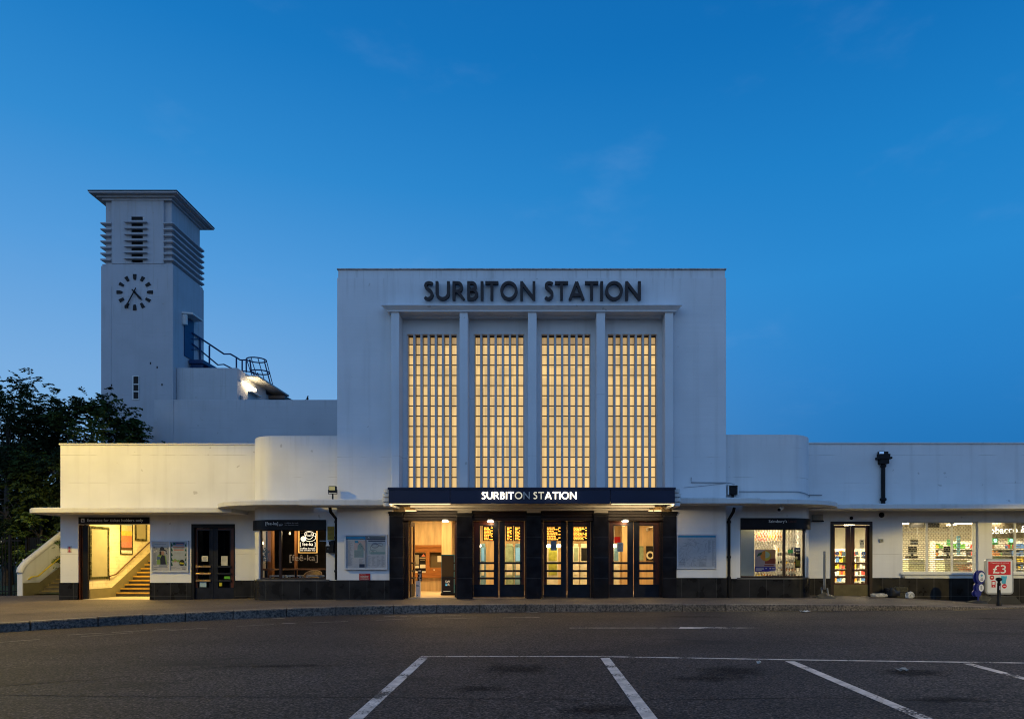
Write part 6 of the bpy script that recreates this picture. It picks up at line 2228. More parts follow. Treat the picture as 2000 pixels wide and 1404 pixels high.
# footbridge stair roof beyond, with its railing
fb = thing('stair_canopy', 'low dark roofed stair with a railing beyond the hooped ladder', 'stair shelter', (-16.6, 21, 9))
MB().slab([(-18.2, 18.9), (-16.25, 18.9), (-16.0, 22.8), (-18.2, 22.8)], 11.55, 11.75).make('roof', mat('dark_lead_edge', (0, 0, 0)), fb)
mb = MB()
for (x_, y_2) in ((-16.6, 22.0), (-17.6, 22.0), (-16.7, 19.6)): mb.tube([(x_, y_2, 8), (x_, y_2, 11.6)], .05, 6)
mb.tube([(-16.6, 19.6, 10.75), (-15.2, 23.0, 9.2)], .04, 6)
mb.tube([(-16.6, 19.6, 10.25), (-15.2, 23.0, 8.8)], .04, 6)
mb.make('railing', m_bluepaint, fb)
MB().box(-18.1, -17.2, 21.5, 21.6, 8.0, 11.5).make('panel', m_bluepaint, fb)
MB().disc(PW(533, 763, 44.8)[0], PW(533, 763, 44.8)[2], 20.5, .07).make('green_lamp', emit('green_lamp', (0, 0, 0, 1)), fb)

# ================================================================== OUTSIDE STAIR, FENCE, LAND TO THE LEFT
os_ = thing('outside_stair', 'outdoor stair with a curved white side wall and a yellow handrail', 'staircase', (-20.5, 6, -.15))
ox = -22.25
gz = -.15
oy0 = 5.0
m_white_os = white_render('white_render_stair', 3.0, drop=.3)
prof = [(oy0, gz - .1), (oy0, gz + .95), (oy0 + .06, gz + 1.12), (oy0 + .18, gz + 1.25), (oy0 + .36, gz + 1.40), (oy0 + 4.2, gz + 1.40 + 3.84 * .60), (oy0 + 4.2, gz - .1)]
MB().prism(prof, lambda u, v, w: (w, u, v), ox - .22, ox).make('side_wall', m_white_os, os_)
cop = [(ox - .11, p[0], p[1] + .03) for p in prof[1:6]]
MB().tube(cop, .14, 8).make('coping', m_trim, os_)
MB().prism([(oy0 + .04, gz), (oy0 + 1.2, gz), (oy0 + 4.2, gz + 1.8), (oy0 + 4.2, gz + 2.25), (oy0 + 1.0, gz + .55), (oy0 + .04, gz + .55)], lambda u, v, w: (w, u, v), ox + .001, ox + .02).make('dado', m_olive, os_)
mb = MB()
ha, hb, hc = (ox + .12, oy0 + .35, gz + .80), (ox + .12, oy0 + .75, gz + .83), (ox + .12, oy0 + 4.0, gz + .83 + 3.25 * .60)
mb.tube([(ox + .02, oy0 + .33, gz + .70), (ox + .10, oy0 + .30, gz + .74), ha, hb, hc], .032, 8)
for t_ in (.1, .4, .7):
    q = [hb[i] + (hc[i] - hb[i]) * t_ for i in range(3)]
    mb.tube([(q[0], q[1], q[2] - .02), (ox, q[1], q[2] - .1)], .012, 6)
mb.make('handrail', mat('yellow_rail_paint', (.60, .46, .03), .4, .1), os_)
mb, mn = MB(), MB()
for i in range(11):
    y0, z1 = oy0 + .95 + i * .29, gz + .02 + (i + 1) * .165
    mb.box(ox + .02, XL0 - .6, y0, oy0 + 4.4, z1 - .165 + .0005 * i, z1)
    mn.box(ox + .15, XL0 - .62, y0 - .02, y0 + .05, z1 - .05, z1 + .005)
mb.make('steps', mat('dark_concrete_steps', (.12, .105, .07), .7, .2), os_)
mn.make('nosing', mat('worn_nosing', (.22, .17, .06), .7, .2), os_)

fy = 5.25
fn = thing('railing_fence', 'black vertical bar railings beside the outdoor stair', 'fence', (-25, fy, gz))
fx0, fx1 = -31.0, X(41, fy)
zf = Z(1050, fy)
mb = MB()
x_ = fx0
while x_ < fx1:
    mb.tube([(x_, fy, gz - .1), (x_, fy, zf + .06)], .016, 5)
    x_ += .135
mb.make('bars', m_black, fn)
for z in (zf - .12, gz + .18):
    MB().box(fx0, fx1, fy - .02, fy + .02, z - .025, z + .025).make('rail', m_black, fn)
for x_ in (fx0 + .1, X(-60, fy), X(20, fy)):
    MB().box(x_ - .04, x_ + .04, fy - .04, fy + .04, gz - .1, zf + .12).make('post', m_black, fn)
t = thing('timber_gate', 'dark solid gate behind the railings under the trees', 'gate', (X(70, 7.2), 7.2, gz))
a, b = X(54, 7.2), X(80, 7.2)
mb = MB()
k = 6
for i in range(k): mb.box(a + (b - a) * i / k, a + (b - a) * (i + 1) / k - .015, 7.2, 7.24, gz, Z(1049, 7.2))
mb.make('boards', m_black, t)
MB().box(a - .08, a, 7.15, 7.29, gz, Z(1047, 7.2)).box(b, b + .1, 7.15, 7.29, gz, Z(1046, 7.2)).make('posts', m_black, t)
# grassy bank under the trees
mb = MB()
rb = random.Random(4)
xs = [-60 + i * 1.0 for i in range(43)]
ys = [5.6, 6.5, 8, 10, 14, 20, 30, 45]
vs = [(x_, y_2, gz + .02 + min(1.0, max(0, (y_2 - 6) * .10)) + rb.uniform(-.05, .05)) for y_2 in ys for x_ in xs]
n = len(xs)
mb.add(vs, [(j * n + i, j * n + i + 1, (j + 1) * n + i + 1, (j + 1) * n + i) for j in range(len(ys) - 1) for i in range(n - 1)], 0, True)
tag(mb.make('bank', mat('dark_grass_bank', (.05, .07, .025), .9, .5, 6, bump=.6, bscale=20)), kind='structure')
# platform shelter / lit building glimpsed through the trees
t = thing('distant_building', 'pale low building with a lit arched window glimpsed through the trees', 'building', (-38, 30, 0))
MB().box(-52, -33, 30, 38, -.5, 5.2).make('wall', mat('pale_far_wall', (.42, .42, .44), .8, .1), t)
MB().box(-52.3, -32.7, 29.6, 38.3, 5.2, 5.5).make('roof', m_metalgrey, t)
for xx in (-47.5, -44, -40.5, -37):
    pts = [(xx - 1.3, 1.2), (xx + 1.3, 1.2), (xx + 1.3, 2.4)] + [(xx + 1.3 * math.cos(math.radians(a)), 2.4 + .9 * math.sin(math.radians(a))) for a in range(15, 166, 15)] + [(xx - 1.3, 2.4)]
    w = MB().prism(pts, lambda u, v, w_: (u, w_, v), 29.95, 29.999).make('window', emit('far_lit_window', (1, .82, .52, 1), .9), t)
    MB().box(xx - .04, xx + .04, 29.9, 29.949, 1.2, 3.2).box(xx - 1.3, xx + 1.3, 29.9, 29.949, 2.3, 2.38).make('frame', m_black, w)

# ================================================================== TREES
leaf_a = mat('tree_leaf_dark', (.019, .032, .012), .8, .6, 2.5, spec=.08)
leaf_b = mat('tree_leaf_mid', (.036, .056, .014), .8, .5, 2.5, spec=.08)
m_bark = mat('tree_bark', (.05, .042, .035), .9, .35, 8, bump=.6, bscale=25)


def tree(name, label, base, h, r, seed, n_clump, n_leaf, group, lean=(0, 0), crown_low=.25, mats=(leaf_a, leaf_b), leaf=(.10, .19), droop=.5, squash=.85):
    rr = random.Random(seed)
    t = thing(name, label, 'tree', base, group)
    bx_, by_, bz_ = base
    tr = MB()
    topx, topy = bx_ + lean[0], by_ + lean[1]
    trunk = [(bx_, by_, bz_ - .1), (bx_ + lean[0] * .15, by_ + lean[1] * .15, bz_ + h * .25), (bx_ + lean[0] * .5, by_ + lean[1] * .5, bz_ + h * .55), (topx, topy, bz_ + h * .88)]
    tr.tube(trunk, h * .024 + .03, 8, r1=.03)
    cen = Vector((topx, topy, bz_ + h * (crown_low + (1 - crown_low) * .5)))
    rz = h * (1 - crown_low) * .5
    lf = MB()
    fv, ff, fm = [], [], []
    for c in range(n_clump):
        while True:
            d = Vector((rr.uniform(-1, 1), rr.uniform(-1, 1), rr.uniform(-1, 1)))
            if .15 < d.length < 1: break
        d = d.normalized() * (d.length ** .45)
        tip = cen + Vector((d.x * r, d.y * r * squash, d.z * rz))
        st_ = Vector(trunk[2]) if tip.z > trunk[2][2] else Vector(trunk[1]).lerp(Vector(trunk[2]), rr.uniform(.3, .9))
        mid = st_.lerp(tip, .55) + Vector((rr.uniform(-.2, .2), rr.uniform(-.2, .2), rr.uniform(.05, .35)))
        tr.tube([st_, mid, tip], .045, 5, r1=.008)
        cs = rr.uniform(.35, .75) * r * .30
        mi = 0 if rr.random() < .6 else 1
        # sprays: short twigs from the limb tip carrying drooping leaves on both sides
        for s_ in range(n_leaf // 14):
            a_ = rr.uniform(0, 6.283)
            up = rr.uniform(-.35, .75)
            od = Vector((math.cos(a_), math.sin(a_), up)).normalized()
            od = (od + d * .6).normalized()
            p0 = tip + Vector((rr.gauss(0, cs * .6), rr.gauss(0, cs * .6), rr.gauss(0, cs * .55)))
            ln = rr.uniform(.25, .6)
            side = od.cross(Vector((0, 0, 1)))
            if side.length < .1: side = Vector((1, 0, 0))
            side.normalize()
            for k in range(14):
                f_ = k / 13
                q = p0 + od * ln * f_ + Vector((0, 0, -.25 * ln * f_ * f_))
                sgn = 1 if k % 2 else -1
                ld = (od * .6 + side * sgn * rr.uniform(.4, 1.0) + Vector((0, 0, -droop * rr.uniform(.3, 1.3)))).normalized()
                ll = rr.uniform(*leaf)
                wd = ld.cross(Vector((rr.uniform(-1, 1), rr.uniform(-1, 1), rr.uniform(.2, 1)))).normalized() * ll * .26
                b0 = len(fv)
                fv += [q, q + ld * ll * .45 + wd, q + ld * ll, q + ld * ll * .45 - wd]
                ff.append((b0, b0 + 1, b0 + 2, b0 + 3)); fm.append(mi)
    lf.v = [tuple(p) for p in fv]; lf.f = ff; lf.m = fm; lf.sm = [False] * len(ff)
    tr.make('trunk', m_bark, t)
    lf.make('crown', list(mats), t)
    return t


TG = 'trees beyond the low wing'
tree('broadleaf_tree', 'tall dark tree at the edge of the photo behind the railings', (X(15, 9), 9, gz), 10.0, 3.7, 21, 58, 800, TG, crown_low=.18)
tree('broadleaf_tree', 'dark tree reaching over the lamplit wing in front of the clock tower', (X(165, 8.5), 8.5, gz), 8.85, 3.1, 22, 44, 640, TG, lean=(.35, 0), crown_low=.40, droop=.8, leaf=(.12, .22))
tree('broadleaf_tree', 'small dark tree between the tall edge tree and the wing end', (X(75, 11.5), 11.5, gz), 9.3, 3.4, 23, 42, 640, TG, crown_low=.3)
tree('broadleaf_tree', 'low leafy tree with sparse side sprays against the clock tower foot', (X(236, 9.5), 9.5, gz), 7.85, 2.1, 24, 24, 320, TG, lean=(.65, 0), crown_low=.45, droop=.9, leaf=(.12, .22))
tree('broadleaf_tree', 'broad dark tree at the back, filling the gap under the other crowns', (X(10, 15), 15, gz), 8.6, 4.6, 25, 50, 640, TG, crown_low=.3)
tree('shrub', 'bright green shrub in the lamplight beside the outdoor stair', (X(80, 7.6), 7.6, gz), 4.5, 1.05, 26, 26, 320, None, crown_low=.1, mats=(mat('green_shrub_leaf', (.06, .10, .015), .6, .4, 3), mat('lamplit_green_leaf', (.10, .15, .02), .5, .4, 3)), leaf=(.10, .18), droop=.7)  # both leaf greens brightened: the lamplight is put into the colour

# ================================================================== THINGS ON THE WALLS
# pair of posters on the low wing
y = YW - .07
t = thing('poster_case', 'pale metal case holding two posters on the low wing wall', 'noticeboard', (X(331, y), y, Z(1117, y)))
a, b, z0, z1 = X(294.5, y), X(367.5, y), Z(1117, y), Z(1055, y)
MB().wall(a, b, z0, z1, [(a + .06, (a + b) / 2 - .02, z0 + .05, z1 - .05), ((a + b) / 2 + .02, b - .06, z0 + .05, z1 - .05)], y, .07).make('case', m_alu, t)
MB().plate(a + .05, b - .05, z0 + .04, z1 - .04, y + .012).make('glass_pane', glass('case_glass', (.97, .97, .97), .5), t)
pa_, pb_ = a + .06, (a + b) / 2 - .02
U = lambda u: pa_ + (pb_ - pa_) * u
V = lambda v: z0 + .05 + (z1 - z0 - .1) * v
yy = y + .03
mb = MB().plate(U(0), U(1), V(0), V(1), yy, 0)
mb.plate(U(.03), U(.97), V(.22), V(.84), yy - .001, 1)
mb.plate(U(.03), U(.22), V(.22), V(.78), yy - .002, 2)
rr = random.Random(2)
for i in range(26):
    u, v_ = rr.uniform(.04, .9), rr.uniform(.26, .8)
    mb.plate(U(u), U(min(.97, u + rr.uniform(.03, .09))), V(v_), V(min(.84, v_ + rr.uniform(.02, .08))), yy - .0025, rr.choice([2, 3, 4, 7, 0]))
def blob(pts, k, dy): mb.add([(U(u), yy - dy, V(v_)) for u, v_ in pts], [tuple(range(len(pts)))], k)
blob([(.24, .22), (.26, .5), (.38, .58), (.6, .58), (.80, .50), (.86, .22)], 5, .004)       # hi-vis jacket
blob([(.46, .22), (.45, .42), (.56, .55), (.72, .52), (.80, .22)], 3, .005)                    # dark vest
blob([(.26, .38), (.27, .50), (.44, .48), (.44, .40)], 6, .0055)
blob([(.42, .52), (.40, .64), (.50, .70), (.56, .56)], 8, .0055)                                # hair
blob([(.52, .56), (.52, .66), (.60, .69), (.69, .66), (.70, .59), (.64, .54)], 9, .006)         # face
blob([(.36, .66), (.44, .70), (.62, .70), (.86, .66), (.80, .71), (.70, .74), (.68, .80), (.56, .83), (.44, .80), (.43, .72)], 3, .007)
for i, (u0, u1, v_) in enumerate(((.06, .24, .195), (.36, .92, .19), (.36, .85, .15), (.06, .9, .115), (.06, .28, .06), (.1, .8, .90))):
    mb.plate(U(u0), U(u1), V(v_), V(v_ + (.02 if i != 4 else .016)), yy - .002, 2 if i != 4 else 8)
pa_, pb_ = (a + b) / 2 + .02, b - .06
mb.plate(U(0), U(1), V(0), V(1), yy, 0)
mb.plate(U(.03), U(.97), V(.17), V(.99), yy - .001, 10)
for u0, u1 in ((.03, .16), (.86, .97)):
    for k in range(5):
        v0 = .17 + k * .165
        s0, s1 = (u0, u1) if u0 < .5 else (u1, u0)
        blob([(s0, v0), (s1, v0 + .02), (s0 + (s1 - s0) * .55, v0 + .09), (s0, v0 + .16)], 11, .003)
mb.plate(U(.13), U(.86), V(.88), V(.985), yy - .003, 6)
blob([(.18, .89), (.30, .89), (.32, .94), (.25, .975), (.17, .95)], 11, .004)
for u0, u1, v0, v1, k in ((.34, .8, .93, .96, 4), (.36, .78, .895, .92, 12), (.16, .84, .80, .845, 12), (.2, .8, .755, .775, 8), (.22, .8, .70, .74, 12), (.24, .78, .62, .635, 7), (.24, .78, .585, .60, 7)):
    mb.plate(U(u0), U(u1), V(v0), V(v1), yy - .004, k)
blob([(.1, .30), (.14, .37), (.28, .42), (.42, .37), (.50, .38), (.6, .36), (.6, .30)], 5, .003)
blob([(.16, .17), (.18, .30), (.36, .34), (.46, .28), (.46, .17)], 0, .0035)
blob([(.22, .30), (.24, .36), (.36, .36), (.38, .30)], 9, .004)
blob([(.55, .20), (.53, .30), (.60, .37), (.72, .39), (.84, .35), (.86, .24), (.78, .18), (.64, .17)], 8, .004)
blob([(.56, .24), (.56, .30), (.82, .28), (.80, .23)], 13, .005)
for u0, u1, v0 in ((.05, .36, .12), (.05, .30, .08), (.36, .60, .08), (.66, .92, .12), (.70, .92, .06)):
    mb.plate(U(u0), U(u1), V(v0), V(v0 + .02), yy - .002, 7 if v0 > .07 else 8)
cols = {'0': (.62, .60, .56), '1': (.40, .42, .42), '2': (.30, .32, .34), '3': (.03, .035, .05), '4': (.06, .07, .16), '5': (.30, .44, .10), '6': (.10, .16, .30), '7': (.42, .42, .42), '8': (.02, .02, .022), '9': (.48, .27, .18), '10': (.50, .54, .52), '11': (.02, .09, .05), '12': (.55, .24, .17), '13': (.62, .55, .03)}
mb.make('posters', [mat('poster_ink_' + k, c, .6, .06, 8) for k, c in cols.items()], t)

# map boards beside the entrance
def noticeboard(name, label, px0, px1, p0, p1, y, frm):
    t = thing(name, label, 'noticeboard', (X((px0 + px1) / 2, y), y, Z(p1, y)))
    a, b, z0, z1 = X(px0, y), X(px1, y), Z(p1, y), Z(p0, y)
    MB().wall(a, b, z0, z1, [(a + frm, b - frm, z0 + frm, z1 - frm)], y, -y - .002 if y > -.2 else .08).make('case', m_alu, t, bevel=.006)
    return t, a + frm, b - frm, z0 + frm, z1 - frm


y = -.10
t, a, b, z0, z1 = noticeboard('map_board', 'double map board with a bright blue header beside the entrance pier', 672.5, 756, 1043, 1112, y, .055)
mats_ = [mat('map_' + n_, c, .6, .06, 10) for n_, c in (('paper', (.55, .57, .60)), ('cyan', (.05, .32, .55)), ('navy', (.03, .045, .09)), ('pale', (.44, .52, .55)), ('ink', (.20, .22, .27)), ('teal', (.22, .36, .38)), ('pink', (.55, .45, .45)), ('grey', (.16, .20, .22)))]
yy = y + .03
mb = MB().plate(a, b, z0, z1, yy, 0)
xm = (a + b) / 2
mb.box(xm - .012, xm + .012, yy - .02, yy - .001, z0, z1, 4)
pa_, pb_ = a, xm - .015
V = lambda v: z0 + (z1 - z0) * v
mb.plate(U(0), U(1), V(.88), V(.98), yy - .001, 1); mb.plate(U(.02), U(.9), V(.88), V(.915), yy - .002, 2 if False else 7); mb.plate(U(.1), U(.7), V(.885), V(.90), yy - .003, 1)
rr = random.Random(8)
for i in range(34):
    v_ = .84 - i * .023
    mb.plate(U(.04), U(.04 + rr.uniform(.15, .32)), V(v_), V(v_ + .008), yy - .002, 4)
mb.plate(U(.42), U(.98), V(.55), V(.85), yy - .001, 6); mb.plate(U(.42), U(.9), V(.33), V(.56), yy - .002, 5)
blob2 = lambda pts, k, dy: mb.add([(U(u), yy - dy, V(v_)) for u, v_ in pts], [tuple(range(len(pts)))], k)
blob2([(.58, .56), (.60, .70), (.74, .80), (.90, .66), (.88, .56)], 5, .003)
blob2([(.45, .78), (.45, .85), (.62, .85), (.62, .78)], 1, .003)
for k in range(12):
    u, v_ = .6 + .03 * k, .8 - .022 * k
    mb.plate(U(u), U(u + .05), V(v_), V(v_ + .012), yy - .004, 2 if k % 3 == 0 else 4)
for k in range(9): mb.plate(U(.45), U(.45 + rr.uniform(.2, .4)), V(.36 + .02 * k), V(.366 + .02 * k), yy - .004, 4)
for k in range(8): mb.plate(U(.66), U(.66 + rr.uniform(.15, .28)), V(.14 + .02 * k), V(.146 + .02 * k), yy - .002, 4)
mb.plate(U(.68), U(.96), V(.02), V(.125), yy - .002, 2)
pa_, pb_ = xm + .015, b
mb.plate(U(0), U(1), V(.885), V(.985), yy - .001, 7); mb.plate(U(.1), U(.97), V(.825), V(.862), yy - .001, 2); mb.plate(U(.02), U(.98), V(.885), V(.912), yy - .002, 2)
blob2([(.05, .93), (.12, .975), (.19, .93)], 0, .003)
mb.plate(U(.02), U(.98), V(.43), V(.80), yy - .001, 3)


def ring(cu, cv, ru, rv, w, k, dy, a0=0, a1=360, n=24):
    for i in range(n):
        t0, t1 = math.radians(a0 + (a1 - a0) * i / n), math.radians(a0 + (a1 - a0) * (i + 1) / n)
        mb.add([(U(cu + (ru + o * w) * math.cos(tt)), yy - dy, V(cv + (rv + o * w) * math.sin(tt))) for o, tt in ((-1, t0), (1, t0), (1, t1), (-1, t1))], [(0, 1, 2, 3)], k)


ring(.45, .70, .18, .07, .012, 4, .003); ring(.5, .62, .3, .12, .010, 4, .0032, 20, 250); ring(.7, .72, .16, .05, .008, 4, .0034); ring(.35, .5, .2, .06, .010, 5, .0036)
mb.plate(U(.22), U(.98), V(.43), V(.50), yy - .002, 5)
for c_ in range(4):
    for k in range(13):
        if rr.random() < .85: mb.plate(U(.06 + .24 * c_), U(.06 + .24 * c_ + rr.uniform(.08, .2)), V(.06 + .026 * k), V(.067 + .026 * k), yy - .002, 4)
mb.make('maps', mats_, t)
MB().plate(a, b, z0, z1, y + .004).make('glass_pane', glass('case_glass', (1, 1, 1)), t)

y = -.06
t, a, b, z0, z1 = noticeboard('map_board', 'single street map board with a blue strip along its top', 1322.5, 1400, 1043, 1110.5, y, .035)
yy = y + .02
mb = MB().plate(a, b, z0, z1, yy, 0)
pa_, pb_ = a, b
mb.plate(U(0), U(1), V(.935), V(.995), yy - .001, 1)
for c_ in range(2):
    for k in range(40):
        if c_ == 0 and k < 20: continue
        mb.plate(U(.80 + .10 * c_), U(.80 + .10 * c_ + rr.uniform(.03, .085)), V(.06 + .02 * k), V(.067 + .02 * k), yy - .001, 4)
rr = random.Random(31)
for i in range(70):                                 # street pattern: short bent lines inside an oval
    a_ = rr.uniform(0, 6.28); q = rr.uniform(.1, 1) ** .6
    u, v_ = .42 + .36 * q * math.cos(a_), .48 + .40 * q * math.sin(a_)
    dirn = a_ + rr.choice([0, math.pi / 2]) + rr.gauss(0, .35)
    for s_ in range(rr.randint(3, 7)):
        u2, v2 = u + .035 * math.cos(dirn), v_ + .04 * math.sin(dirn)
        nx_, nz_ = -math.sin(dirn) * .0022, math.cos(dirn) * .0028
        if not (.02 < u2 < .78 and .03 < v2 < .91): break
        mb.add([(U(u - nx_), yy - .001 - i * 2e-5, V(v_ - nz_)), (U(u2 - nx_), yy - .001 - i * 2e-5, V(v2 - nz_)), (U(u2 + nx_), yy - .001 - i * 2e-5, V(v2 + nz_)), (U(u + nx_), yy - .001 - i * 2e-5, V(v_ + nz_))], [(0, 1, 2, 3)], 4)
        u, v_ = u2, v2
        dirn += rr.gauss(0, .25)
mb.plate(U(.02), U(.2), V(.09), V(.11), yy - .004, 4); mb.plate(U(.02), U(.2), V(.15), V(.17), yy - .004, 4)
for i in range(5): mb.plate(U(.55), U(.74), V(.04 + .035 * i), V(.048 + .035 * i), yy - .004, 4)
mb.make('map', mats_, t)
MB().plate(a, b, z0, z1, y + .004).make('glass_pane', glass('case_glass', (1, 1, 1)), t)
# red notice
y = -.02
t = thing('red_notice', 'small red plate with white text under the double map board', 'notice', (X(712, y), y, Z(1132, y)))
MB().box(X(701.5, y), X(723, y), y, -.001, Z(1132.2, y), Z(1119.5, y)).make('plate', mat('deep_red_plate', (.33, .015, .02), .5, .05), t)
mb = MB().text('Warning', X(704, y), X(714, y), Z(1122.8, y), Z(1120.6, y), y - .002)
for i, (u1, pz) in enumerate(((719.5, 1125.7), (719, 1128), (719.8, 1130.6))):
    px = 704
    while px < u1:
        w_ = 1.2 + (px * 7 + i * 3) % 2
        mb.plate(X(px, y), X(min(px + w_, u1), y), Z(pz, y), Z(pz - 1.1, y), y - .002)
        px += w_ + .45
mb.make('text', m_palep, t)
# small pink notice on the corner pillar
y = YW - .012
mb = MB().box(X(131.5, y), X(140, y), y, YW - .001, Z(1079, y), Z(1066, y), 0)
for i, (p0, p1) in enumerate(((1071.5, 1067), (1077.5, 1073.5))):
    mb.disc(X(135.7, y), Z((p0 + p1) / 2, y), y - .002, .045, 1)
    for k in (-1, 0, 1): mb.plate(X(135.7 + k * 2.6 - .7, y), X(135.7 + k * 2.6 + .7, y), Z(p0 + 1, y), Z(p0, y), y - .003, 1)
tag(mb.make('wall_notice', [m_palep, mat('red_print', (.40, .07, .08), .6)]), 'small white notice with red symbols on the white corner pillar', 'notice')
# entrance sign
y = YW - .06
t = thing('entrance_sign', 'long black sign with white lettering over the ticket holders opening', 'sign', (X(222, y), y, Z(1022, y)))
MB().box(X(153, y), X(290.5, y), y, YW - .001, Z(1023, y), Z(1009.5, y)).make('board', m_black, t, bevel=.004)
mb = MB().text('Entrance for ticket holders only', X(170.5, y), X(279.5, y), Z(1020.3, y), Z(1012.5, y), y - .003)
a, b, z0, z1 = X(158.3, y), X(165, y), Z(1019.3, y), Z(1012.3, y)
mb.box(a, b, y - .004, y - .001, z0, z1, 0)
mb.quad((a + .02, y - .006, z0 + .03), (a + .05, y - .006, z0 + .03), (b - .02, y - .006, z1 - .05), (b - .05, y - .006, z1 - .03), 1)
mb.plate(a + .02, b - .06, z1 - .06, z1 - .035, y - .006, 1); mb.plate(a + .05, b - .02, z0 + .02, z0 + .045, y - .006, 1)
mb.make('lettering', [mat('white_letter_vinyl', (0, 0, 0)), m_black], t)
# yellow notice, black bin with a pale tray on the cafe pier
y = YB - .03
mb = MB().box(X(639.5, y), X(652.5, y), y, YB - .002, Z(1054, y), Z(1027.5, y), 0)
rr = random.Random(9)
for i in range(9):
    px = 641
    while px < 651:
        w_ = rr.uniform(.8, 2.2)
        mb.plate(X(px, y), X(min(px + w_, 651.3), y), Z(1031 + i * 2.5, y), Z(1029.6 + i * 2.5, y), y - .002, 1)
        px += w_ + .5
tag(mb.make('yellow_notice', [mat('ochre_plate', (.36, .24, .02), .6, .1), mat('brown_print', (.12, .07, .015), .6)]), 'yellow text plate above the black wall bin beside the drainpipe', 'notice')
y = YB - .22
t = thing('wall_bin', 'black wall mounted bin with a pale tray on top beside the drainpipe', 'wall bin', (X(644, y), y, Z(1079, y)))
MB().box(X(636, y), X(651, y), y, YB - .001, Z(1079, y), Z(1065, y)).box(X(640, y), X(652, y), y + .04, YB - .001, Z(1065, y) + .001, Z(1055, y)).make('body', m_black, t, bevel=.01)
MB().box(X(636.5, y), X(644, y), y - .02, y + .03, Z(1066, y), Z(1064.3, y)).box(X(638, y), X(642, y), y, y + .03, Z(1064.2, y), Z(1057.5, y)).box(X(624, y), X(645, y), y + .005, y + .02, Z(1056.4, y), Z(1055.4, y)).make('tray', m_alu, t)
MB().disc(X(640.5, y), Z(1071, y), y - .003, .012).make('lock', m_alu, t)

# floodlights on the canopies
def floodlight(px, pz, y, label, lens, zc):
    x_ = X(px, y)
    t = thing('floodlight', label, 'floodlight', (x_, y, zc))
    z = Z(pz, y)
    MB().box(x_ - .13, x_ + .13, y - .02, y + .13, z - .10, z + .13).make('housing', m_black, t, bevel=.015)
    MB().box(x_ - .10, x_ + .10, y - .03, y - .021, z - .02, z + .11).make('lens', lens, t)
    MB().tube([(x_ - .15, y + .05, z), (x_ - .15, y + .05, z - .14), (x_ + .15, y + .05, z - .14), (x_ + .15, y + .05, z)], .018, 6).tube([(x_, y + .05, z - .14), (x_, y + .05, zc)], .03, 8).make('bracket', m_black, t)


floodlight(649, 956, -.3, 'black floodlight with a pale lens standing on the canopy beside the entrance block', mat('lamplit_lens', (.70, .58, .22), .3, .1), Z(974.5, -1.12))  # lens yellow: the lamplight it mirrors is put into its colour
x_, y = X(1432.5, .0), .0
t = thing('floodlight', 'dark floodlight under a small hood where the curved bay meets the entrance block', 'floodlight', (x_, y, Z(971, -1)))
z = Z(957, y)
MB().box(x_ - .12, x_ + .12, y, y + .2, z - .15, z + .13).make('housing', m_black, t, bevel=.02)
MB().box(x_ - .18, x_ + .18, y - .05, y + .24, z + .17, z + .195).box(x_ - .18, x_ - .155, y + .0, y + .24, z - .16, z + .169).box(x_ + .155, x_ + .18, y, y + .24, z - .16, z + .169).make('hood', m_white, t)
MB().box(x_ - .04, x_ + .04, y + .08, y + .15, ZR0 + .16, z - .15).make('bracket', m_black, t)
MB().tube([(x_ - .4, y + .05, ZR0 + .2), (x_ - .18, y + .05, ZR0 + .185)], .03, 6).make('cable_gland', m_black, t)
# lamp box over the hopper pipe
y = YW - .22
x_ = X(1722, y)
t = thing('wall_flood_lamp', 'small black floodlight with a sky blue glass on top of the rainwater hopper', 'floodlight', (x_, y, Z(889, y)))
MB().box(x_ - .08, x_ + .14, y, y + .18, Z(890, y), Z(881, y)).make('housing', m_black, t, bevel=.01)
MB().box(x_ - .09, x_ + .08, y - .012, y - .001, Z(888, y), Z(882, y)).make('lens', mat('mirror_lens', (.55, .65, .75), .08, .02, metal=1.0), t)
MB().box(x_ - .02, x_ + .02, y + .05, y + .1, Z(897, y) + .02, Z(890, y)).make('bracket', m_black, t)

# security camera under the curved canopy
y = -.55
x_ = X(1524, y)
t = thing('security_camera', 'white bullet camera hanging under the curved canopy of the shop', 'camera', (x_, y, ZR0))
z = Z(993, y)
mb = MB()
mb.tube([(x_ - .10, y - .18, z - .05), (x_ + .12, y + .12, z + .045)], .062, 12)
mb.make('housing', m_whitepl, t)
MB().tube([(x_ - .115, y - .20, z - .055), (x_ - .10, y - .18, z - .049)], .055, 12).make('lens', m_black, t)
MB().tube([(x_ + .02, y, z + .05), (x_ + .02, y, ZR0)], .022, 8).make('bracket', m_whitepl, t)
# a second camera inside the hall seen in the last doors
y = 2.2
x_ = X(1272, y)
t = thing('hall_camera', 'pale bullet camera in the hall behind the last door leaf', 'camera', (x_, y, hz1))
z = Z(1032, y)
MB().tube([(x_ - .18, y - .1, z - .05), (x_ + .18, y + .1, z + .06)], .06, 10).make('housing', m_whitepl, t)
MB().tube([(x_ + .1, y + .05, z + .05), (x_ + .1, y + .05, hz1)], .02, 6).make('bracket', m_whitepl, t)
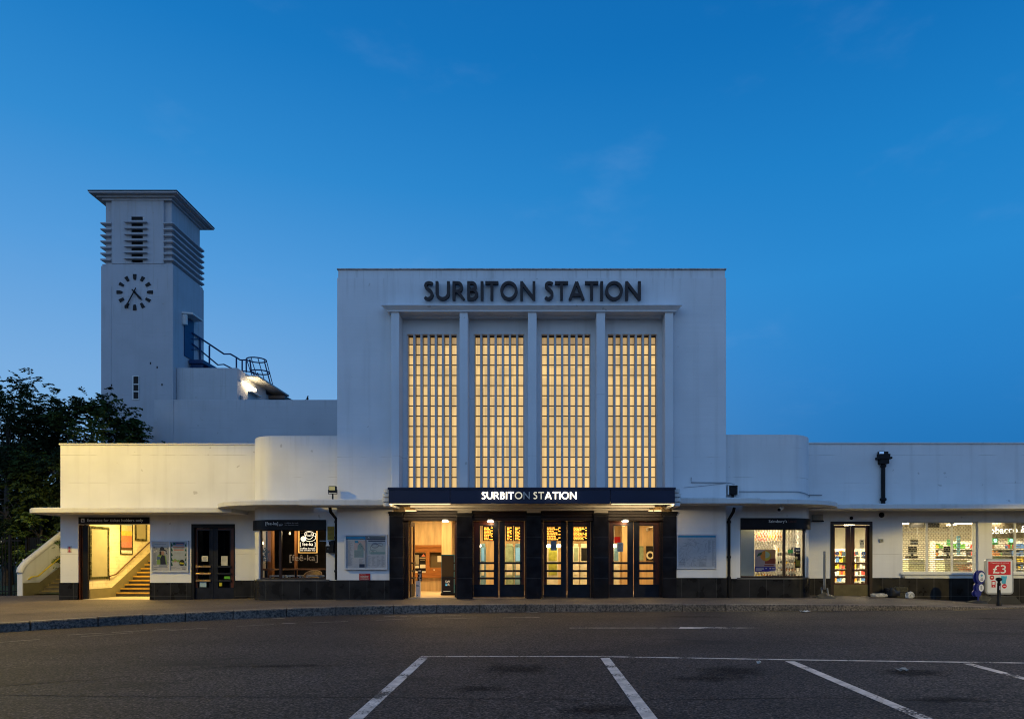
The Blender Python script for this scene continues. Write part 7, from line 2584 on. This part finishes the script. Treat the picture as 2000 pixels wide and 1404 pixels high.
# alarm box, domes, intercom, vent
y = YW - .12
t = thing('alarm_box', 'grey ribbed alarm box on the wall beside the curved shop window', 'alarm box', (X(1598, y), y, Z(1018, y)))
MB().box(X(1587.5, y), X(1608.5, y), y, YW - .001, Z(1016, y), Z(1004, y)).make('cover', mat('weathered_grey_box', (.26, .25, .22), .6, .1), t, bevel=.02)
mb = MB().box(X(1587, y), X(1609, y), y - .01, YW - .002, Z(1018.5, y), Z(1016, y) - .001)
mb.make('base', m_black, t)
for px, pz, r_, lab in ((1662.5, 1011.5, .055, 'half round black sensor dome over the shop door'), (1721.5, 1005.5, .085, 'round black camera dome high on the wall between door and shop window')):
    mb = MB().lathe([(r_ * .1, -r_), (r_ * .6, -r_ * .85), (r_ * .95, -r_ * .35), (r_, 0), (r_ * 1.2, 0), (r_ * 1.2, .03)], (X(px, YW), YW - .032, Z(pz, YW)), 18, axis='y')
    tag(mb.make('sensor_dome', m_black), lab, 'sensor')
y = YW - .06
t = thing('door_intercom', 'small grey keypad box on the wall beside the shop door', 'intercom', (X(1721.5, y), y, Z(1057, y)))
MB().box(X(1718, y), X(1725.5, y), y, YW - .001, Z(1058, y), Z(1052, y)).make('box', m_metalgrey, t, bevel=.008)
MB().box(X(1720, y), X(1724, y), y - .005, y - .001, Z(1056.5, y), Z(1053, y)).make('keypad', mat('olive_keypad', (.13, .13, .09), .5), t)
tag(MB().lathe([(.01, -.03), (.06, -.025), (.075, 0), (.075, .02)], (X(1763, YW), YW - .055, Z(1125.5, YW)), 14, axis='y').make('vent_cover', m_metalgrey), 'small grey round cap at the corner of the shop window sill', 'vent cap')

# ================================================================== STREET THINGS
m_rubber = mat('black_rubber_base', (.022, .022, .022), .6, .2)


def pz_(x_, y_2): return pave_z(x_, y_2)


# swing sign seen edge-on by the shop door
y = .2
x_ = X(1611, y)
z0 = pz_(x_, y)
t = thing('swing_sign', 'grey forecourt sign seen edge on, standing on a rounded base by the shop door', 'forecourt sign', (x_, y, z0))
mb = MB()
v, n = [], 18
for (r_, h) in ((1.0, 0), (.98, .03), (.8, .075), (.5, .13), (.25, .17), (.1, .20)):
    for j in range(n):
        a_ = 2 * math.pi * j / n
        v.append((x_ + .36 * r_ * math.cos(a_) , y + .45 * r_ * math.sin(a_), z0 + h))
mb.add(v, [(i * n + j, i * n + (j + 1) % n, (i + 1) * n + (j + 1) % n, (i + 1) * n + j) for i in range(5) for j in range(n)] + [tuple(range(5 * n, 6 * n))], 0, True)
mb.make('base', mat('olive_brown_base', (.055, .05, .038), .45, .2), t)
th = math.radians(66)
mb = MB()
ux, uy = math.cos(th), math.sin(th)
zt0, zt1 = z0 + .32, Z(1076, y)
outl = [(-.42, zt0 + .15), (-.36, zt0), (.36, zt0), (.42, zt0 + .15), (.42, zt1 - .12), (.34, zt1), (-.34, zt1), (-.42, zt1 - .12)]
mb.prism(outl, lambda u, v_, w: (x_ - .01 + u * ux - w * uy * 1.0, y + u * uy + w * ux, v_), -.035, .035)
mb.make('panel', mat('sign_grey_edge', (.22, .215, .20), .4, .1, metal=.3), t, bevel=.015)
mb = MB()
mb.tube([(x_ + .02, y - .25, z0 + .1), (x_ - .02, y - .25, zt0 + .05)], .03, 6).tube([(x_ + .02, y + .25, z0 + .1), (x_ - .02, y + .25, zt0 + .05)], .03, 6)
mb.make('spring_leg', m_metalgrey, t)

# price sign
y = .75
x_ = X(1950, y)
z0 = pz_(x_, y)
t = thing('price_sign', 'grey framed forecourt sign with a red price panel on a black base', 'forecourt sign', (x_, y, z0))
MB().prism([(-.62, 0), (.62, 0), (.60, .05), (.40, .20), (-.40, .20), (-.60, .05)], lambda u, v_, w: (x_ + u, w, z0 + v_ * 1.45), y - .32, y + .38).make('base', m_rubber, t, bevel=.03)
a, b, z1, zt1 = X(1923.5, y), X(1978, y), Z(1160, y), Z(1090.5, y)


def rrect(a, b, c, d, r_, n=5):
    o = []
    for cx_, cz_, s0 in ((b - r_, d - r_, 0), (a + r_, d - r_, 90), (a + r_, c + r_, 180), (b - r_, c + r_, 270)):
        o += [(cx_ + r_ * math.cos(math.radians(s0 + 90 * i / n)), cz_ + r_ * math.sin(math.radians(s0 + 90 * i / n))) for i in range(n + 1)]
    return o


FY = lambda u, v_, w: (u, w, v_)
MB().prism(rrect(a, b, z1, zt1, .12), FY, y - .04, y + .06).make('frame', mat('silver_sign_frame', (.34, .36, .38), .35, .06, metal=.5), t, bevel=.015)
MB().box(x_ - .34, x_ - .28, y, y + .03, z0 + .16, z1 + .05).box(x_ + .28, x_ + .34, y, y + .03, z0 + .16, z1 + .05).make('leg', m_black, t)
mb = MB()
mb.prism(rrect(a + .06, b - .06, z1 + .06, zt1 - .06, .05), FY, y - .050, y - .042, 0)
rx0, rx1, rz0, rz1 = X(1928.3, y), X(1972, y), Z(1122, y), Z(1096, y)
mb.plate(rx0, rx1, rz0, rz1, y - .053, 1)
mb.text('Magazines & comics', rx0 + .09, rx1 - .07, Z(1100, y), Z(1097.6, y), y - .056, 2)
mb.text('£3', X(1937.3, y), X(1962.5, y), Z(1119, y), Z(1103, y), y - .056, 2)
mb.text('£3', X(1937.6, y), X(1962.9, y), Z(1119.2, y), Z(1103.1, y), y - .0565, 2)
mb.disc(X(1935.5, y), Z(1127.3, y), y - .054, .085, 1); mb.disc(X(1959.8, y), Z(1144, y), y - .054, .085, 1)
mb.box(X(1934.7, y), X(1942.5, y), y - .056, y - .053, Z(1146.5, y), Z(1133.5, y), 1); mb.plate(X(1936.2, y), X(1940.8, y), Z(1141.5, y), Z(1135.5, y), y - .058, 0)
mb.add([(X(1953, y), y - .055, Z(1124.5, y)), (X(1965, y), y - .055, Z(1124.5, y)), (X(1962, y), y - .055, Z(1140, y)), (X(1955, y), y - .055, Z(1139, y))], [(0, 1, 2, 3)], 3)
for (px, pz) in ((1935.5, 1127.3), (1959.8, 1144)): mb.plate(X(px - 2.2, y), X(px + 2.2, y), Z(pz + .6, y), Z(pz - .8, y), y - .057, 2)
mb.plate(X(1937.5, y), X(1939.5, y), Z(1145.5, y), Z(1144, y), y - .058, 0)
mb.make('poster', [mat('sign_white_face', (.62, .64, .66), .5, .04), m_red, mat('bright_white_print', (.72, .72, .72), .5), mat('sign_cyan', (.05, .35, .52), .5)], t)

# stacked disc sign
y = .45
x_ = X(1912, y)
z0 = pz_(x_, y)
t = thing('disc_sign', 'blue forecourt sign of stacked round discs with white faces', 'forecourt sign', (x_, y, z0))
MB().lathe([(.34, 0), (.33, .04), (.2, .09), (.06, .11)], (x_ - .05, y + .05, z0), 18).make('base', m_rubber, t)
m_db = mat('deep_blue_plastic', (.012, .02, .17), .35, .08)
mb = MB()
for (px, pz, rx_, rz_) in ((1915.5, 1126.5, .175, .245), (1914.5, 1147.5, .14, .18), (1911, 1158.5, .12, .12)):
    cx_, cz_ = X(px, y), Z(pz, y)
    off = 0.0 if pz != 1147.5 else .012
    off = off + (.024 if pz > 1150 else 0)
    pts = [(cx_ + rx_ * math.cos(2 * math.pi * i / 24), cz_ + rz_ * math.sin(2 * math.pi * i / 24)) for i in range(24)]
    mb.prism(pts, FY, y + off, y + .05 + off)
    pts2 = [(p[0] - .05, p[1]) for p in pts]
    mb.prism(pts2, FY, y + .06 + off, y + .11 + off)
mb.box(x_ - .03, x_ + .03, y + .03, y + .05, z0 + .08, Z(1150, y))
mb.make('discs', m_db, t, bevel=.01)
mb = MB()
cx_, cz_ = X(1917.3, y), Z(1126.5, y)
mb.add([(cx_ + .115 * math.cos(2 * math.pi * i / 24), y - .004, cz_ + .175 * math.sin(2 * math.pi * i / 24)) for i in range(24)], [tuple(range(24))], 0)
mb.add([(cx_ + .05 * math.cos(math.pi * i / 2), y - .006, cz_ + .06 + .05 * math.sin(math.pi * i / 2)) for i in range(4)], [(0, 1, 2, 3)], 1)
mb.plate(cx_ - .05, cx_ + .05, cz_ - .115, cz_ - .08, y - .006, 2); mb.plate(cx_ - .02, cx_ + .04, cz_ - .04, cz_ - .02, y - .006, 2)
cx_, cz_ = X(1917, y), Z(1147.5, y)
mb.add([(cx_ + .09 * math.cos(2 * math.pi * i / 24), y + .009, cz_ + .13 * math.sin(2 * math.pi * i / 24)) for i in range(24)], [tuple(range(24))], 0)
for k in range(5): mb.plate(cx_ - .03, cx_ + .035, cz_ - .075 + k * .034, cz_ - .056 + k * .034, y + .007, 2)
mb.make('faces', [mat('sign_white_face', (0, 0, 0)), mat('sign_cyan', (0, 0, 0)), m_navy], t)

# bollard
bx_, by_ = 15.55, -.75
bx_, by_ = X(1951, -.7), -.7
z0 = pz_(bx_, by_)
zt_ = Z(1127, by_)
t = thing('bollard', 'black fluted cast bollard with a flat cap in front of the price sign', 'bollard', (bx_, by_, z0))
H_ = zt_ - z0
MB().lathe([(.085, 0), (.085, H_ * .10), (.065, H_ * .13), (.052, H_ * .74), (.060, H_ * .76), (.060, H_ * .80)], (bx_, by_, z0), 8).make('shaft', m_black, t)
MB().lathe([(.040, H_ * .80), (.045, H_ * .86), (.09, H_ * .90), (.105, H_ * .93), (.09, H_ * .97), (.03, H_)], (bx_, by_, z0), 16).make('cap', m_black, t)
MB().box(bx_ - .03, bx_ + .005, by_ - .072, by_ - .055, z0 + H_ * .56, z0 + H_ * .70).make('sticker', mat('lilac_sticker', (.42, .38, .48), .5), t)

# bags and boxes left by the wall
def sack(name, label, cat, cx_, cy_, w_, d_, h, seed, m_, group=None):
    rr = random.Random(seed)
    z0 = pz_(cx_, cy_)
    bm = bmesh.new()
    bmesh.ops.create_icosphere(bm, subdivisions=3, radius=1.0)
    for v_ in bm.verts:
        c_ = v_.co
        k = 1 + .16 * math.sin(c_.x * 5 + seed) * math.cos(c_.y * 4 + seed) + rr.uniform(-.05, .05)
        e = .62
        f = lambda q: math.copysign(abs(q) ** e, q)
        v_.co = (f(c_.x) * w_ / 2 * k, f(c_.y) * d_ / 2 * k, max(0.0, (f(c_.z) * .5 + .48) * h * k))
    me = bpy.data.meshes.new(name)
    bm.to_mesh(me); bm.free()
    for p in me.polygons: p.use_smooth = seed % 2 == 0
    me.materials.append(m_)
    o = bpy.data.objects.new(name, me)
    o.location = (cx_, cy_, z0 - .005)
    col.objects.link(o)
    return tag(o, label, cat, group)


yb_ = 1.6
sack('newspaper_bundle', 'flat bundle of white papers beside the shop door', 'bundle', X(1717, yb_), yb_, .56, .34, .15, 3, mat('paper_bundle', (.45, .43, .38), .7, .35, 14))
sack('bin_bag', 'black shiny bag slumped between the paper bundle and the brown sack', 'bag', X(1743, yb_), yb_, .50, .42, .40, 6, mat('black_bin_bag', (.012, .012, .014), .3, .3, 6))
sack('carrier_bag', 'crumpled white and dark plastic bag at the end of the heap of bags', 'bag', X(1775, yb_ - .1), yb_ - .1, .34, .28, .25, 9, mat('crumpled_white_bag', (.42, .42, .40), .4, .7, 11))
x_ = X(1758, yb_)
z0 = pz_(x_, yb_)
t = thing('holdall', 'dark brown woven holdall standing between the black bag and the white plastic bag', 'bag', (x_, yb_, z0))
MB().box(x_ - .25, x_ + .24, yb_ - .16, yb_ + .2, z0, z0 + .42).make('body', mat('brown_weave', (.045, .040, .022), .8, .5, 20, bump=.6, bscale=40), t, bevel=.05)
MB().box(x_ - .255, x_ + .245, yb_ - .165, yb_ + .205, z0 + .20, z0 + .235).make('strap', m_black, t)
MB().tube([(x_ - .12, yb_, z0 + .42), (x_ - .08, yb_ - .02, z0 + .47), (x_ + .08, yb_ - .02, z0 + .47), (x_ + .12, yb_, z0 + .42)], .012, 6).make('handle', m_black, t)
# litter
def scrap(label, px, py, s_, m_, seed):
    g_ = G(px, py)
    rr = random.Random(seed)
    z = road_z(g_[0])
    mb = MB()
    n = 4
    vs = [(g_[0] + (i / n - .5) * s_ + rr.uniform(-.02, .02), g_[1] + (j / n - .5) * s_ * .7 + rr.uniform(-.02, .02), z + .008 + rr.uniform(0, .05)) for j in range(n + 1) for i in range(n + 1)]
    vs += [(p[0], p[1], p[2] + .003) for p in vs]
    k = (n + 1) ** 2
    fs = [(j * (n + 1) + i, j * (n + 1) + i + 1, (j + 1) * (n + 1) + i + 1, (j + 1) * (n + 1) + i) for j in range(n) for i in range(n)]
    mb.add(vs, fs + [tuple(k + q for q in f) for f in fs])
    tag(mb.make('paper_scrap', m_), label, 'litter')


scrap('pale crumpled paper lying in the gutter in front of the curved shop window', 1572, 1195, .26, mat('pale_litter', (.55, .56, .55), .7), 1)
scrap('small flattened scrap lying on the dark stain in a parking bay', 1762, 1311, .14, mat('grey_litter', (.32, .30, .26), .7), 2)
scrap('tiny white scrap on the road between parking bays', 1482, 1297, .05, mat('pale_litter', (0, 0, 0)), 3)

# ================================================================== STREET LAMPS (outside the frame; they light the wing walls)
def street_lamp(label, base, h, head, aim, power, color, spot, blend, size=.18):
    t = thing('street_lamp', label, 'street lamp', base)
    bx_, by_, bz_ = base
    MB().lathe([(.11, 0), (.11, 1.1), (.07, 1.2), (.055, h - .3)], base, 12).make('column', m_metalgrey, t)
    MB().tube([(bx_, by_, bz_ + h - .32), (bx_ + (head[0] - bx_) * .3, by_ + (head[1] - by_) * .3, head[2] + .05), (head[0], head[1], head[2] + .10)], .04, 8).make('bracket_arm', m_metalgrey, t)
    MB().lathe([(.30, .02), (.28, .08), (.16, .14), (.02, .16)], head, 16).make('lantern_hood', m_metalgrey, t)
    MB().lathe([(.02, -.06), (.14, -.05), (.22, 0), (.24, .019)], head, 16).make('lantern_bowl', emit('street_lamp_bowl', (1, .78, .36, 1), 8), t)
    d = Vector(aim) - Vector(head)
    rot = d.to_track_quat('-Z', 'Y').to_euler()
    light('lamp_beam', 'SPOT', (head[0], head[1], head[2] - .12), power, color, t, size, rot=rot, spot=spot, blend=blend)


street_lamp('tall street lamp near the outdoor stair, shining on the low wing', (-19.6, -8.2, kerb_z(-19.6)), 9.6, (-17.9, -5.6, 9.2), (-17.9, -5.6, 0), 4800, (1, .67, .05), 153, .20)
t = thing('bulkhead_lamp', 'small bulkhead lamp on the end wall of the low wing above the outdoor stair', 'lamp', (XL0, 6.2, 3.9))
MB().box(XL0 - .05, XL0 - .002, 6.05, 6.35, 3.78, 4.02).make('backplate', m_metalgrey, t)
MB().lathe([(.02, -.16), (.09, -.13), (.11, -.05)], (XL0, 6.2, 3.9), 14, axis='x').make('diffuser', emit('bulkhead_glow', (1, .78, .36, 1), 6), t)
light('bulkhead_beam', 'POINT', (XL0 - .25, 6.2, 3.9), 130, (1, .76, .24), t, .1)
street_lamp('street lamp near the shop end, shining on the wall and pavement', (25.5, -17.0, -.4), 9.4, (24.0, -16, 9.0), (24, -16, 0), 13500, (1, .72, .16), 147.5, .04)

# houses across the road, behind the camera: they only show as dark reflections in the shop glass
t = thing('opposite_terrace', 'dark brick terrace across the road with a few lit windows', 'building', (0, -66, -.6))
MB().box(-70, 70, -72, -64, -1.2, 7.6).make('wall', mat('dark_brick_terrace', (.10, .06, .045), .9, .25, 6), t)
MB().prism([(-73, 7.6), (-63.5, 7.6), (-68, 10.6)], lambda u, v_, w: (w, u, v_), -71, 71).make('roof', mat('slate_roof', (.05, .05, .055), .8, .2), t)
rr = random.Random(6)
for i in range(26):
    for zf_ in (.8, 4.2):
        xw = -66 + i * 5.2
        m_ = emit('terrace_lit_window', (1, .72, .4, 1), .8) if rr.random() < .22 else m_black
        MB().box(xw, xw + 1.3, -63.999, -63.95, zf_, zf_ + 1.9).make('window', m_, t)
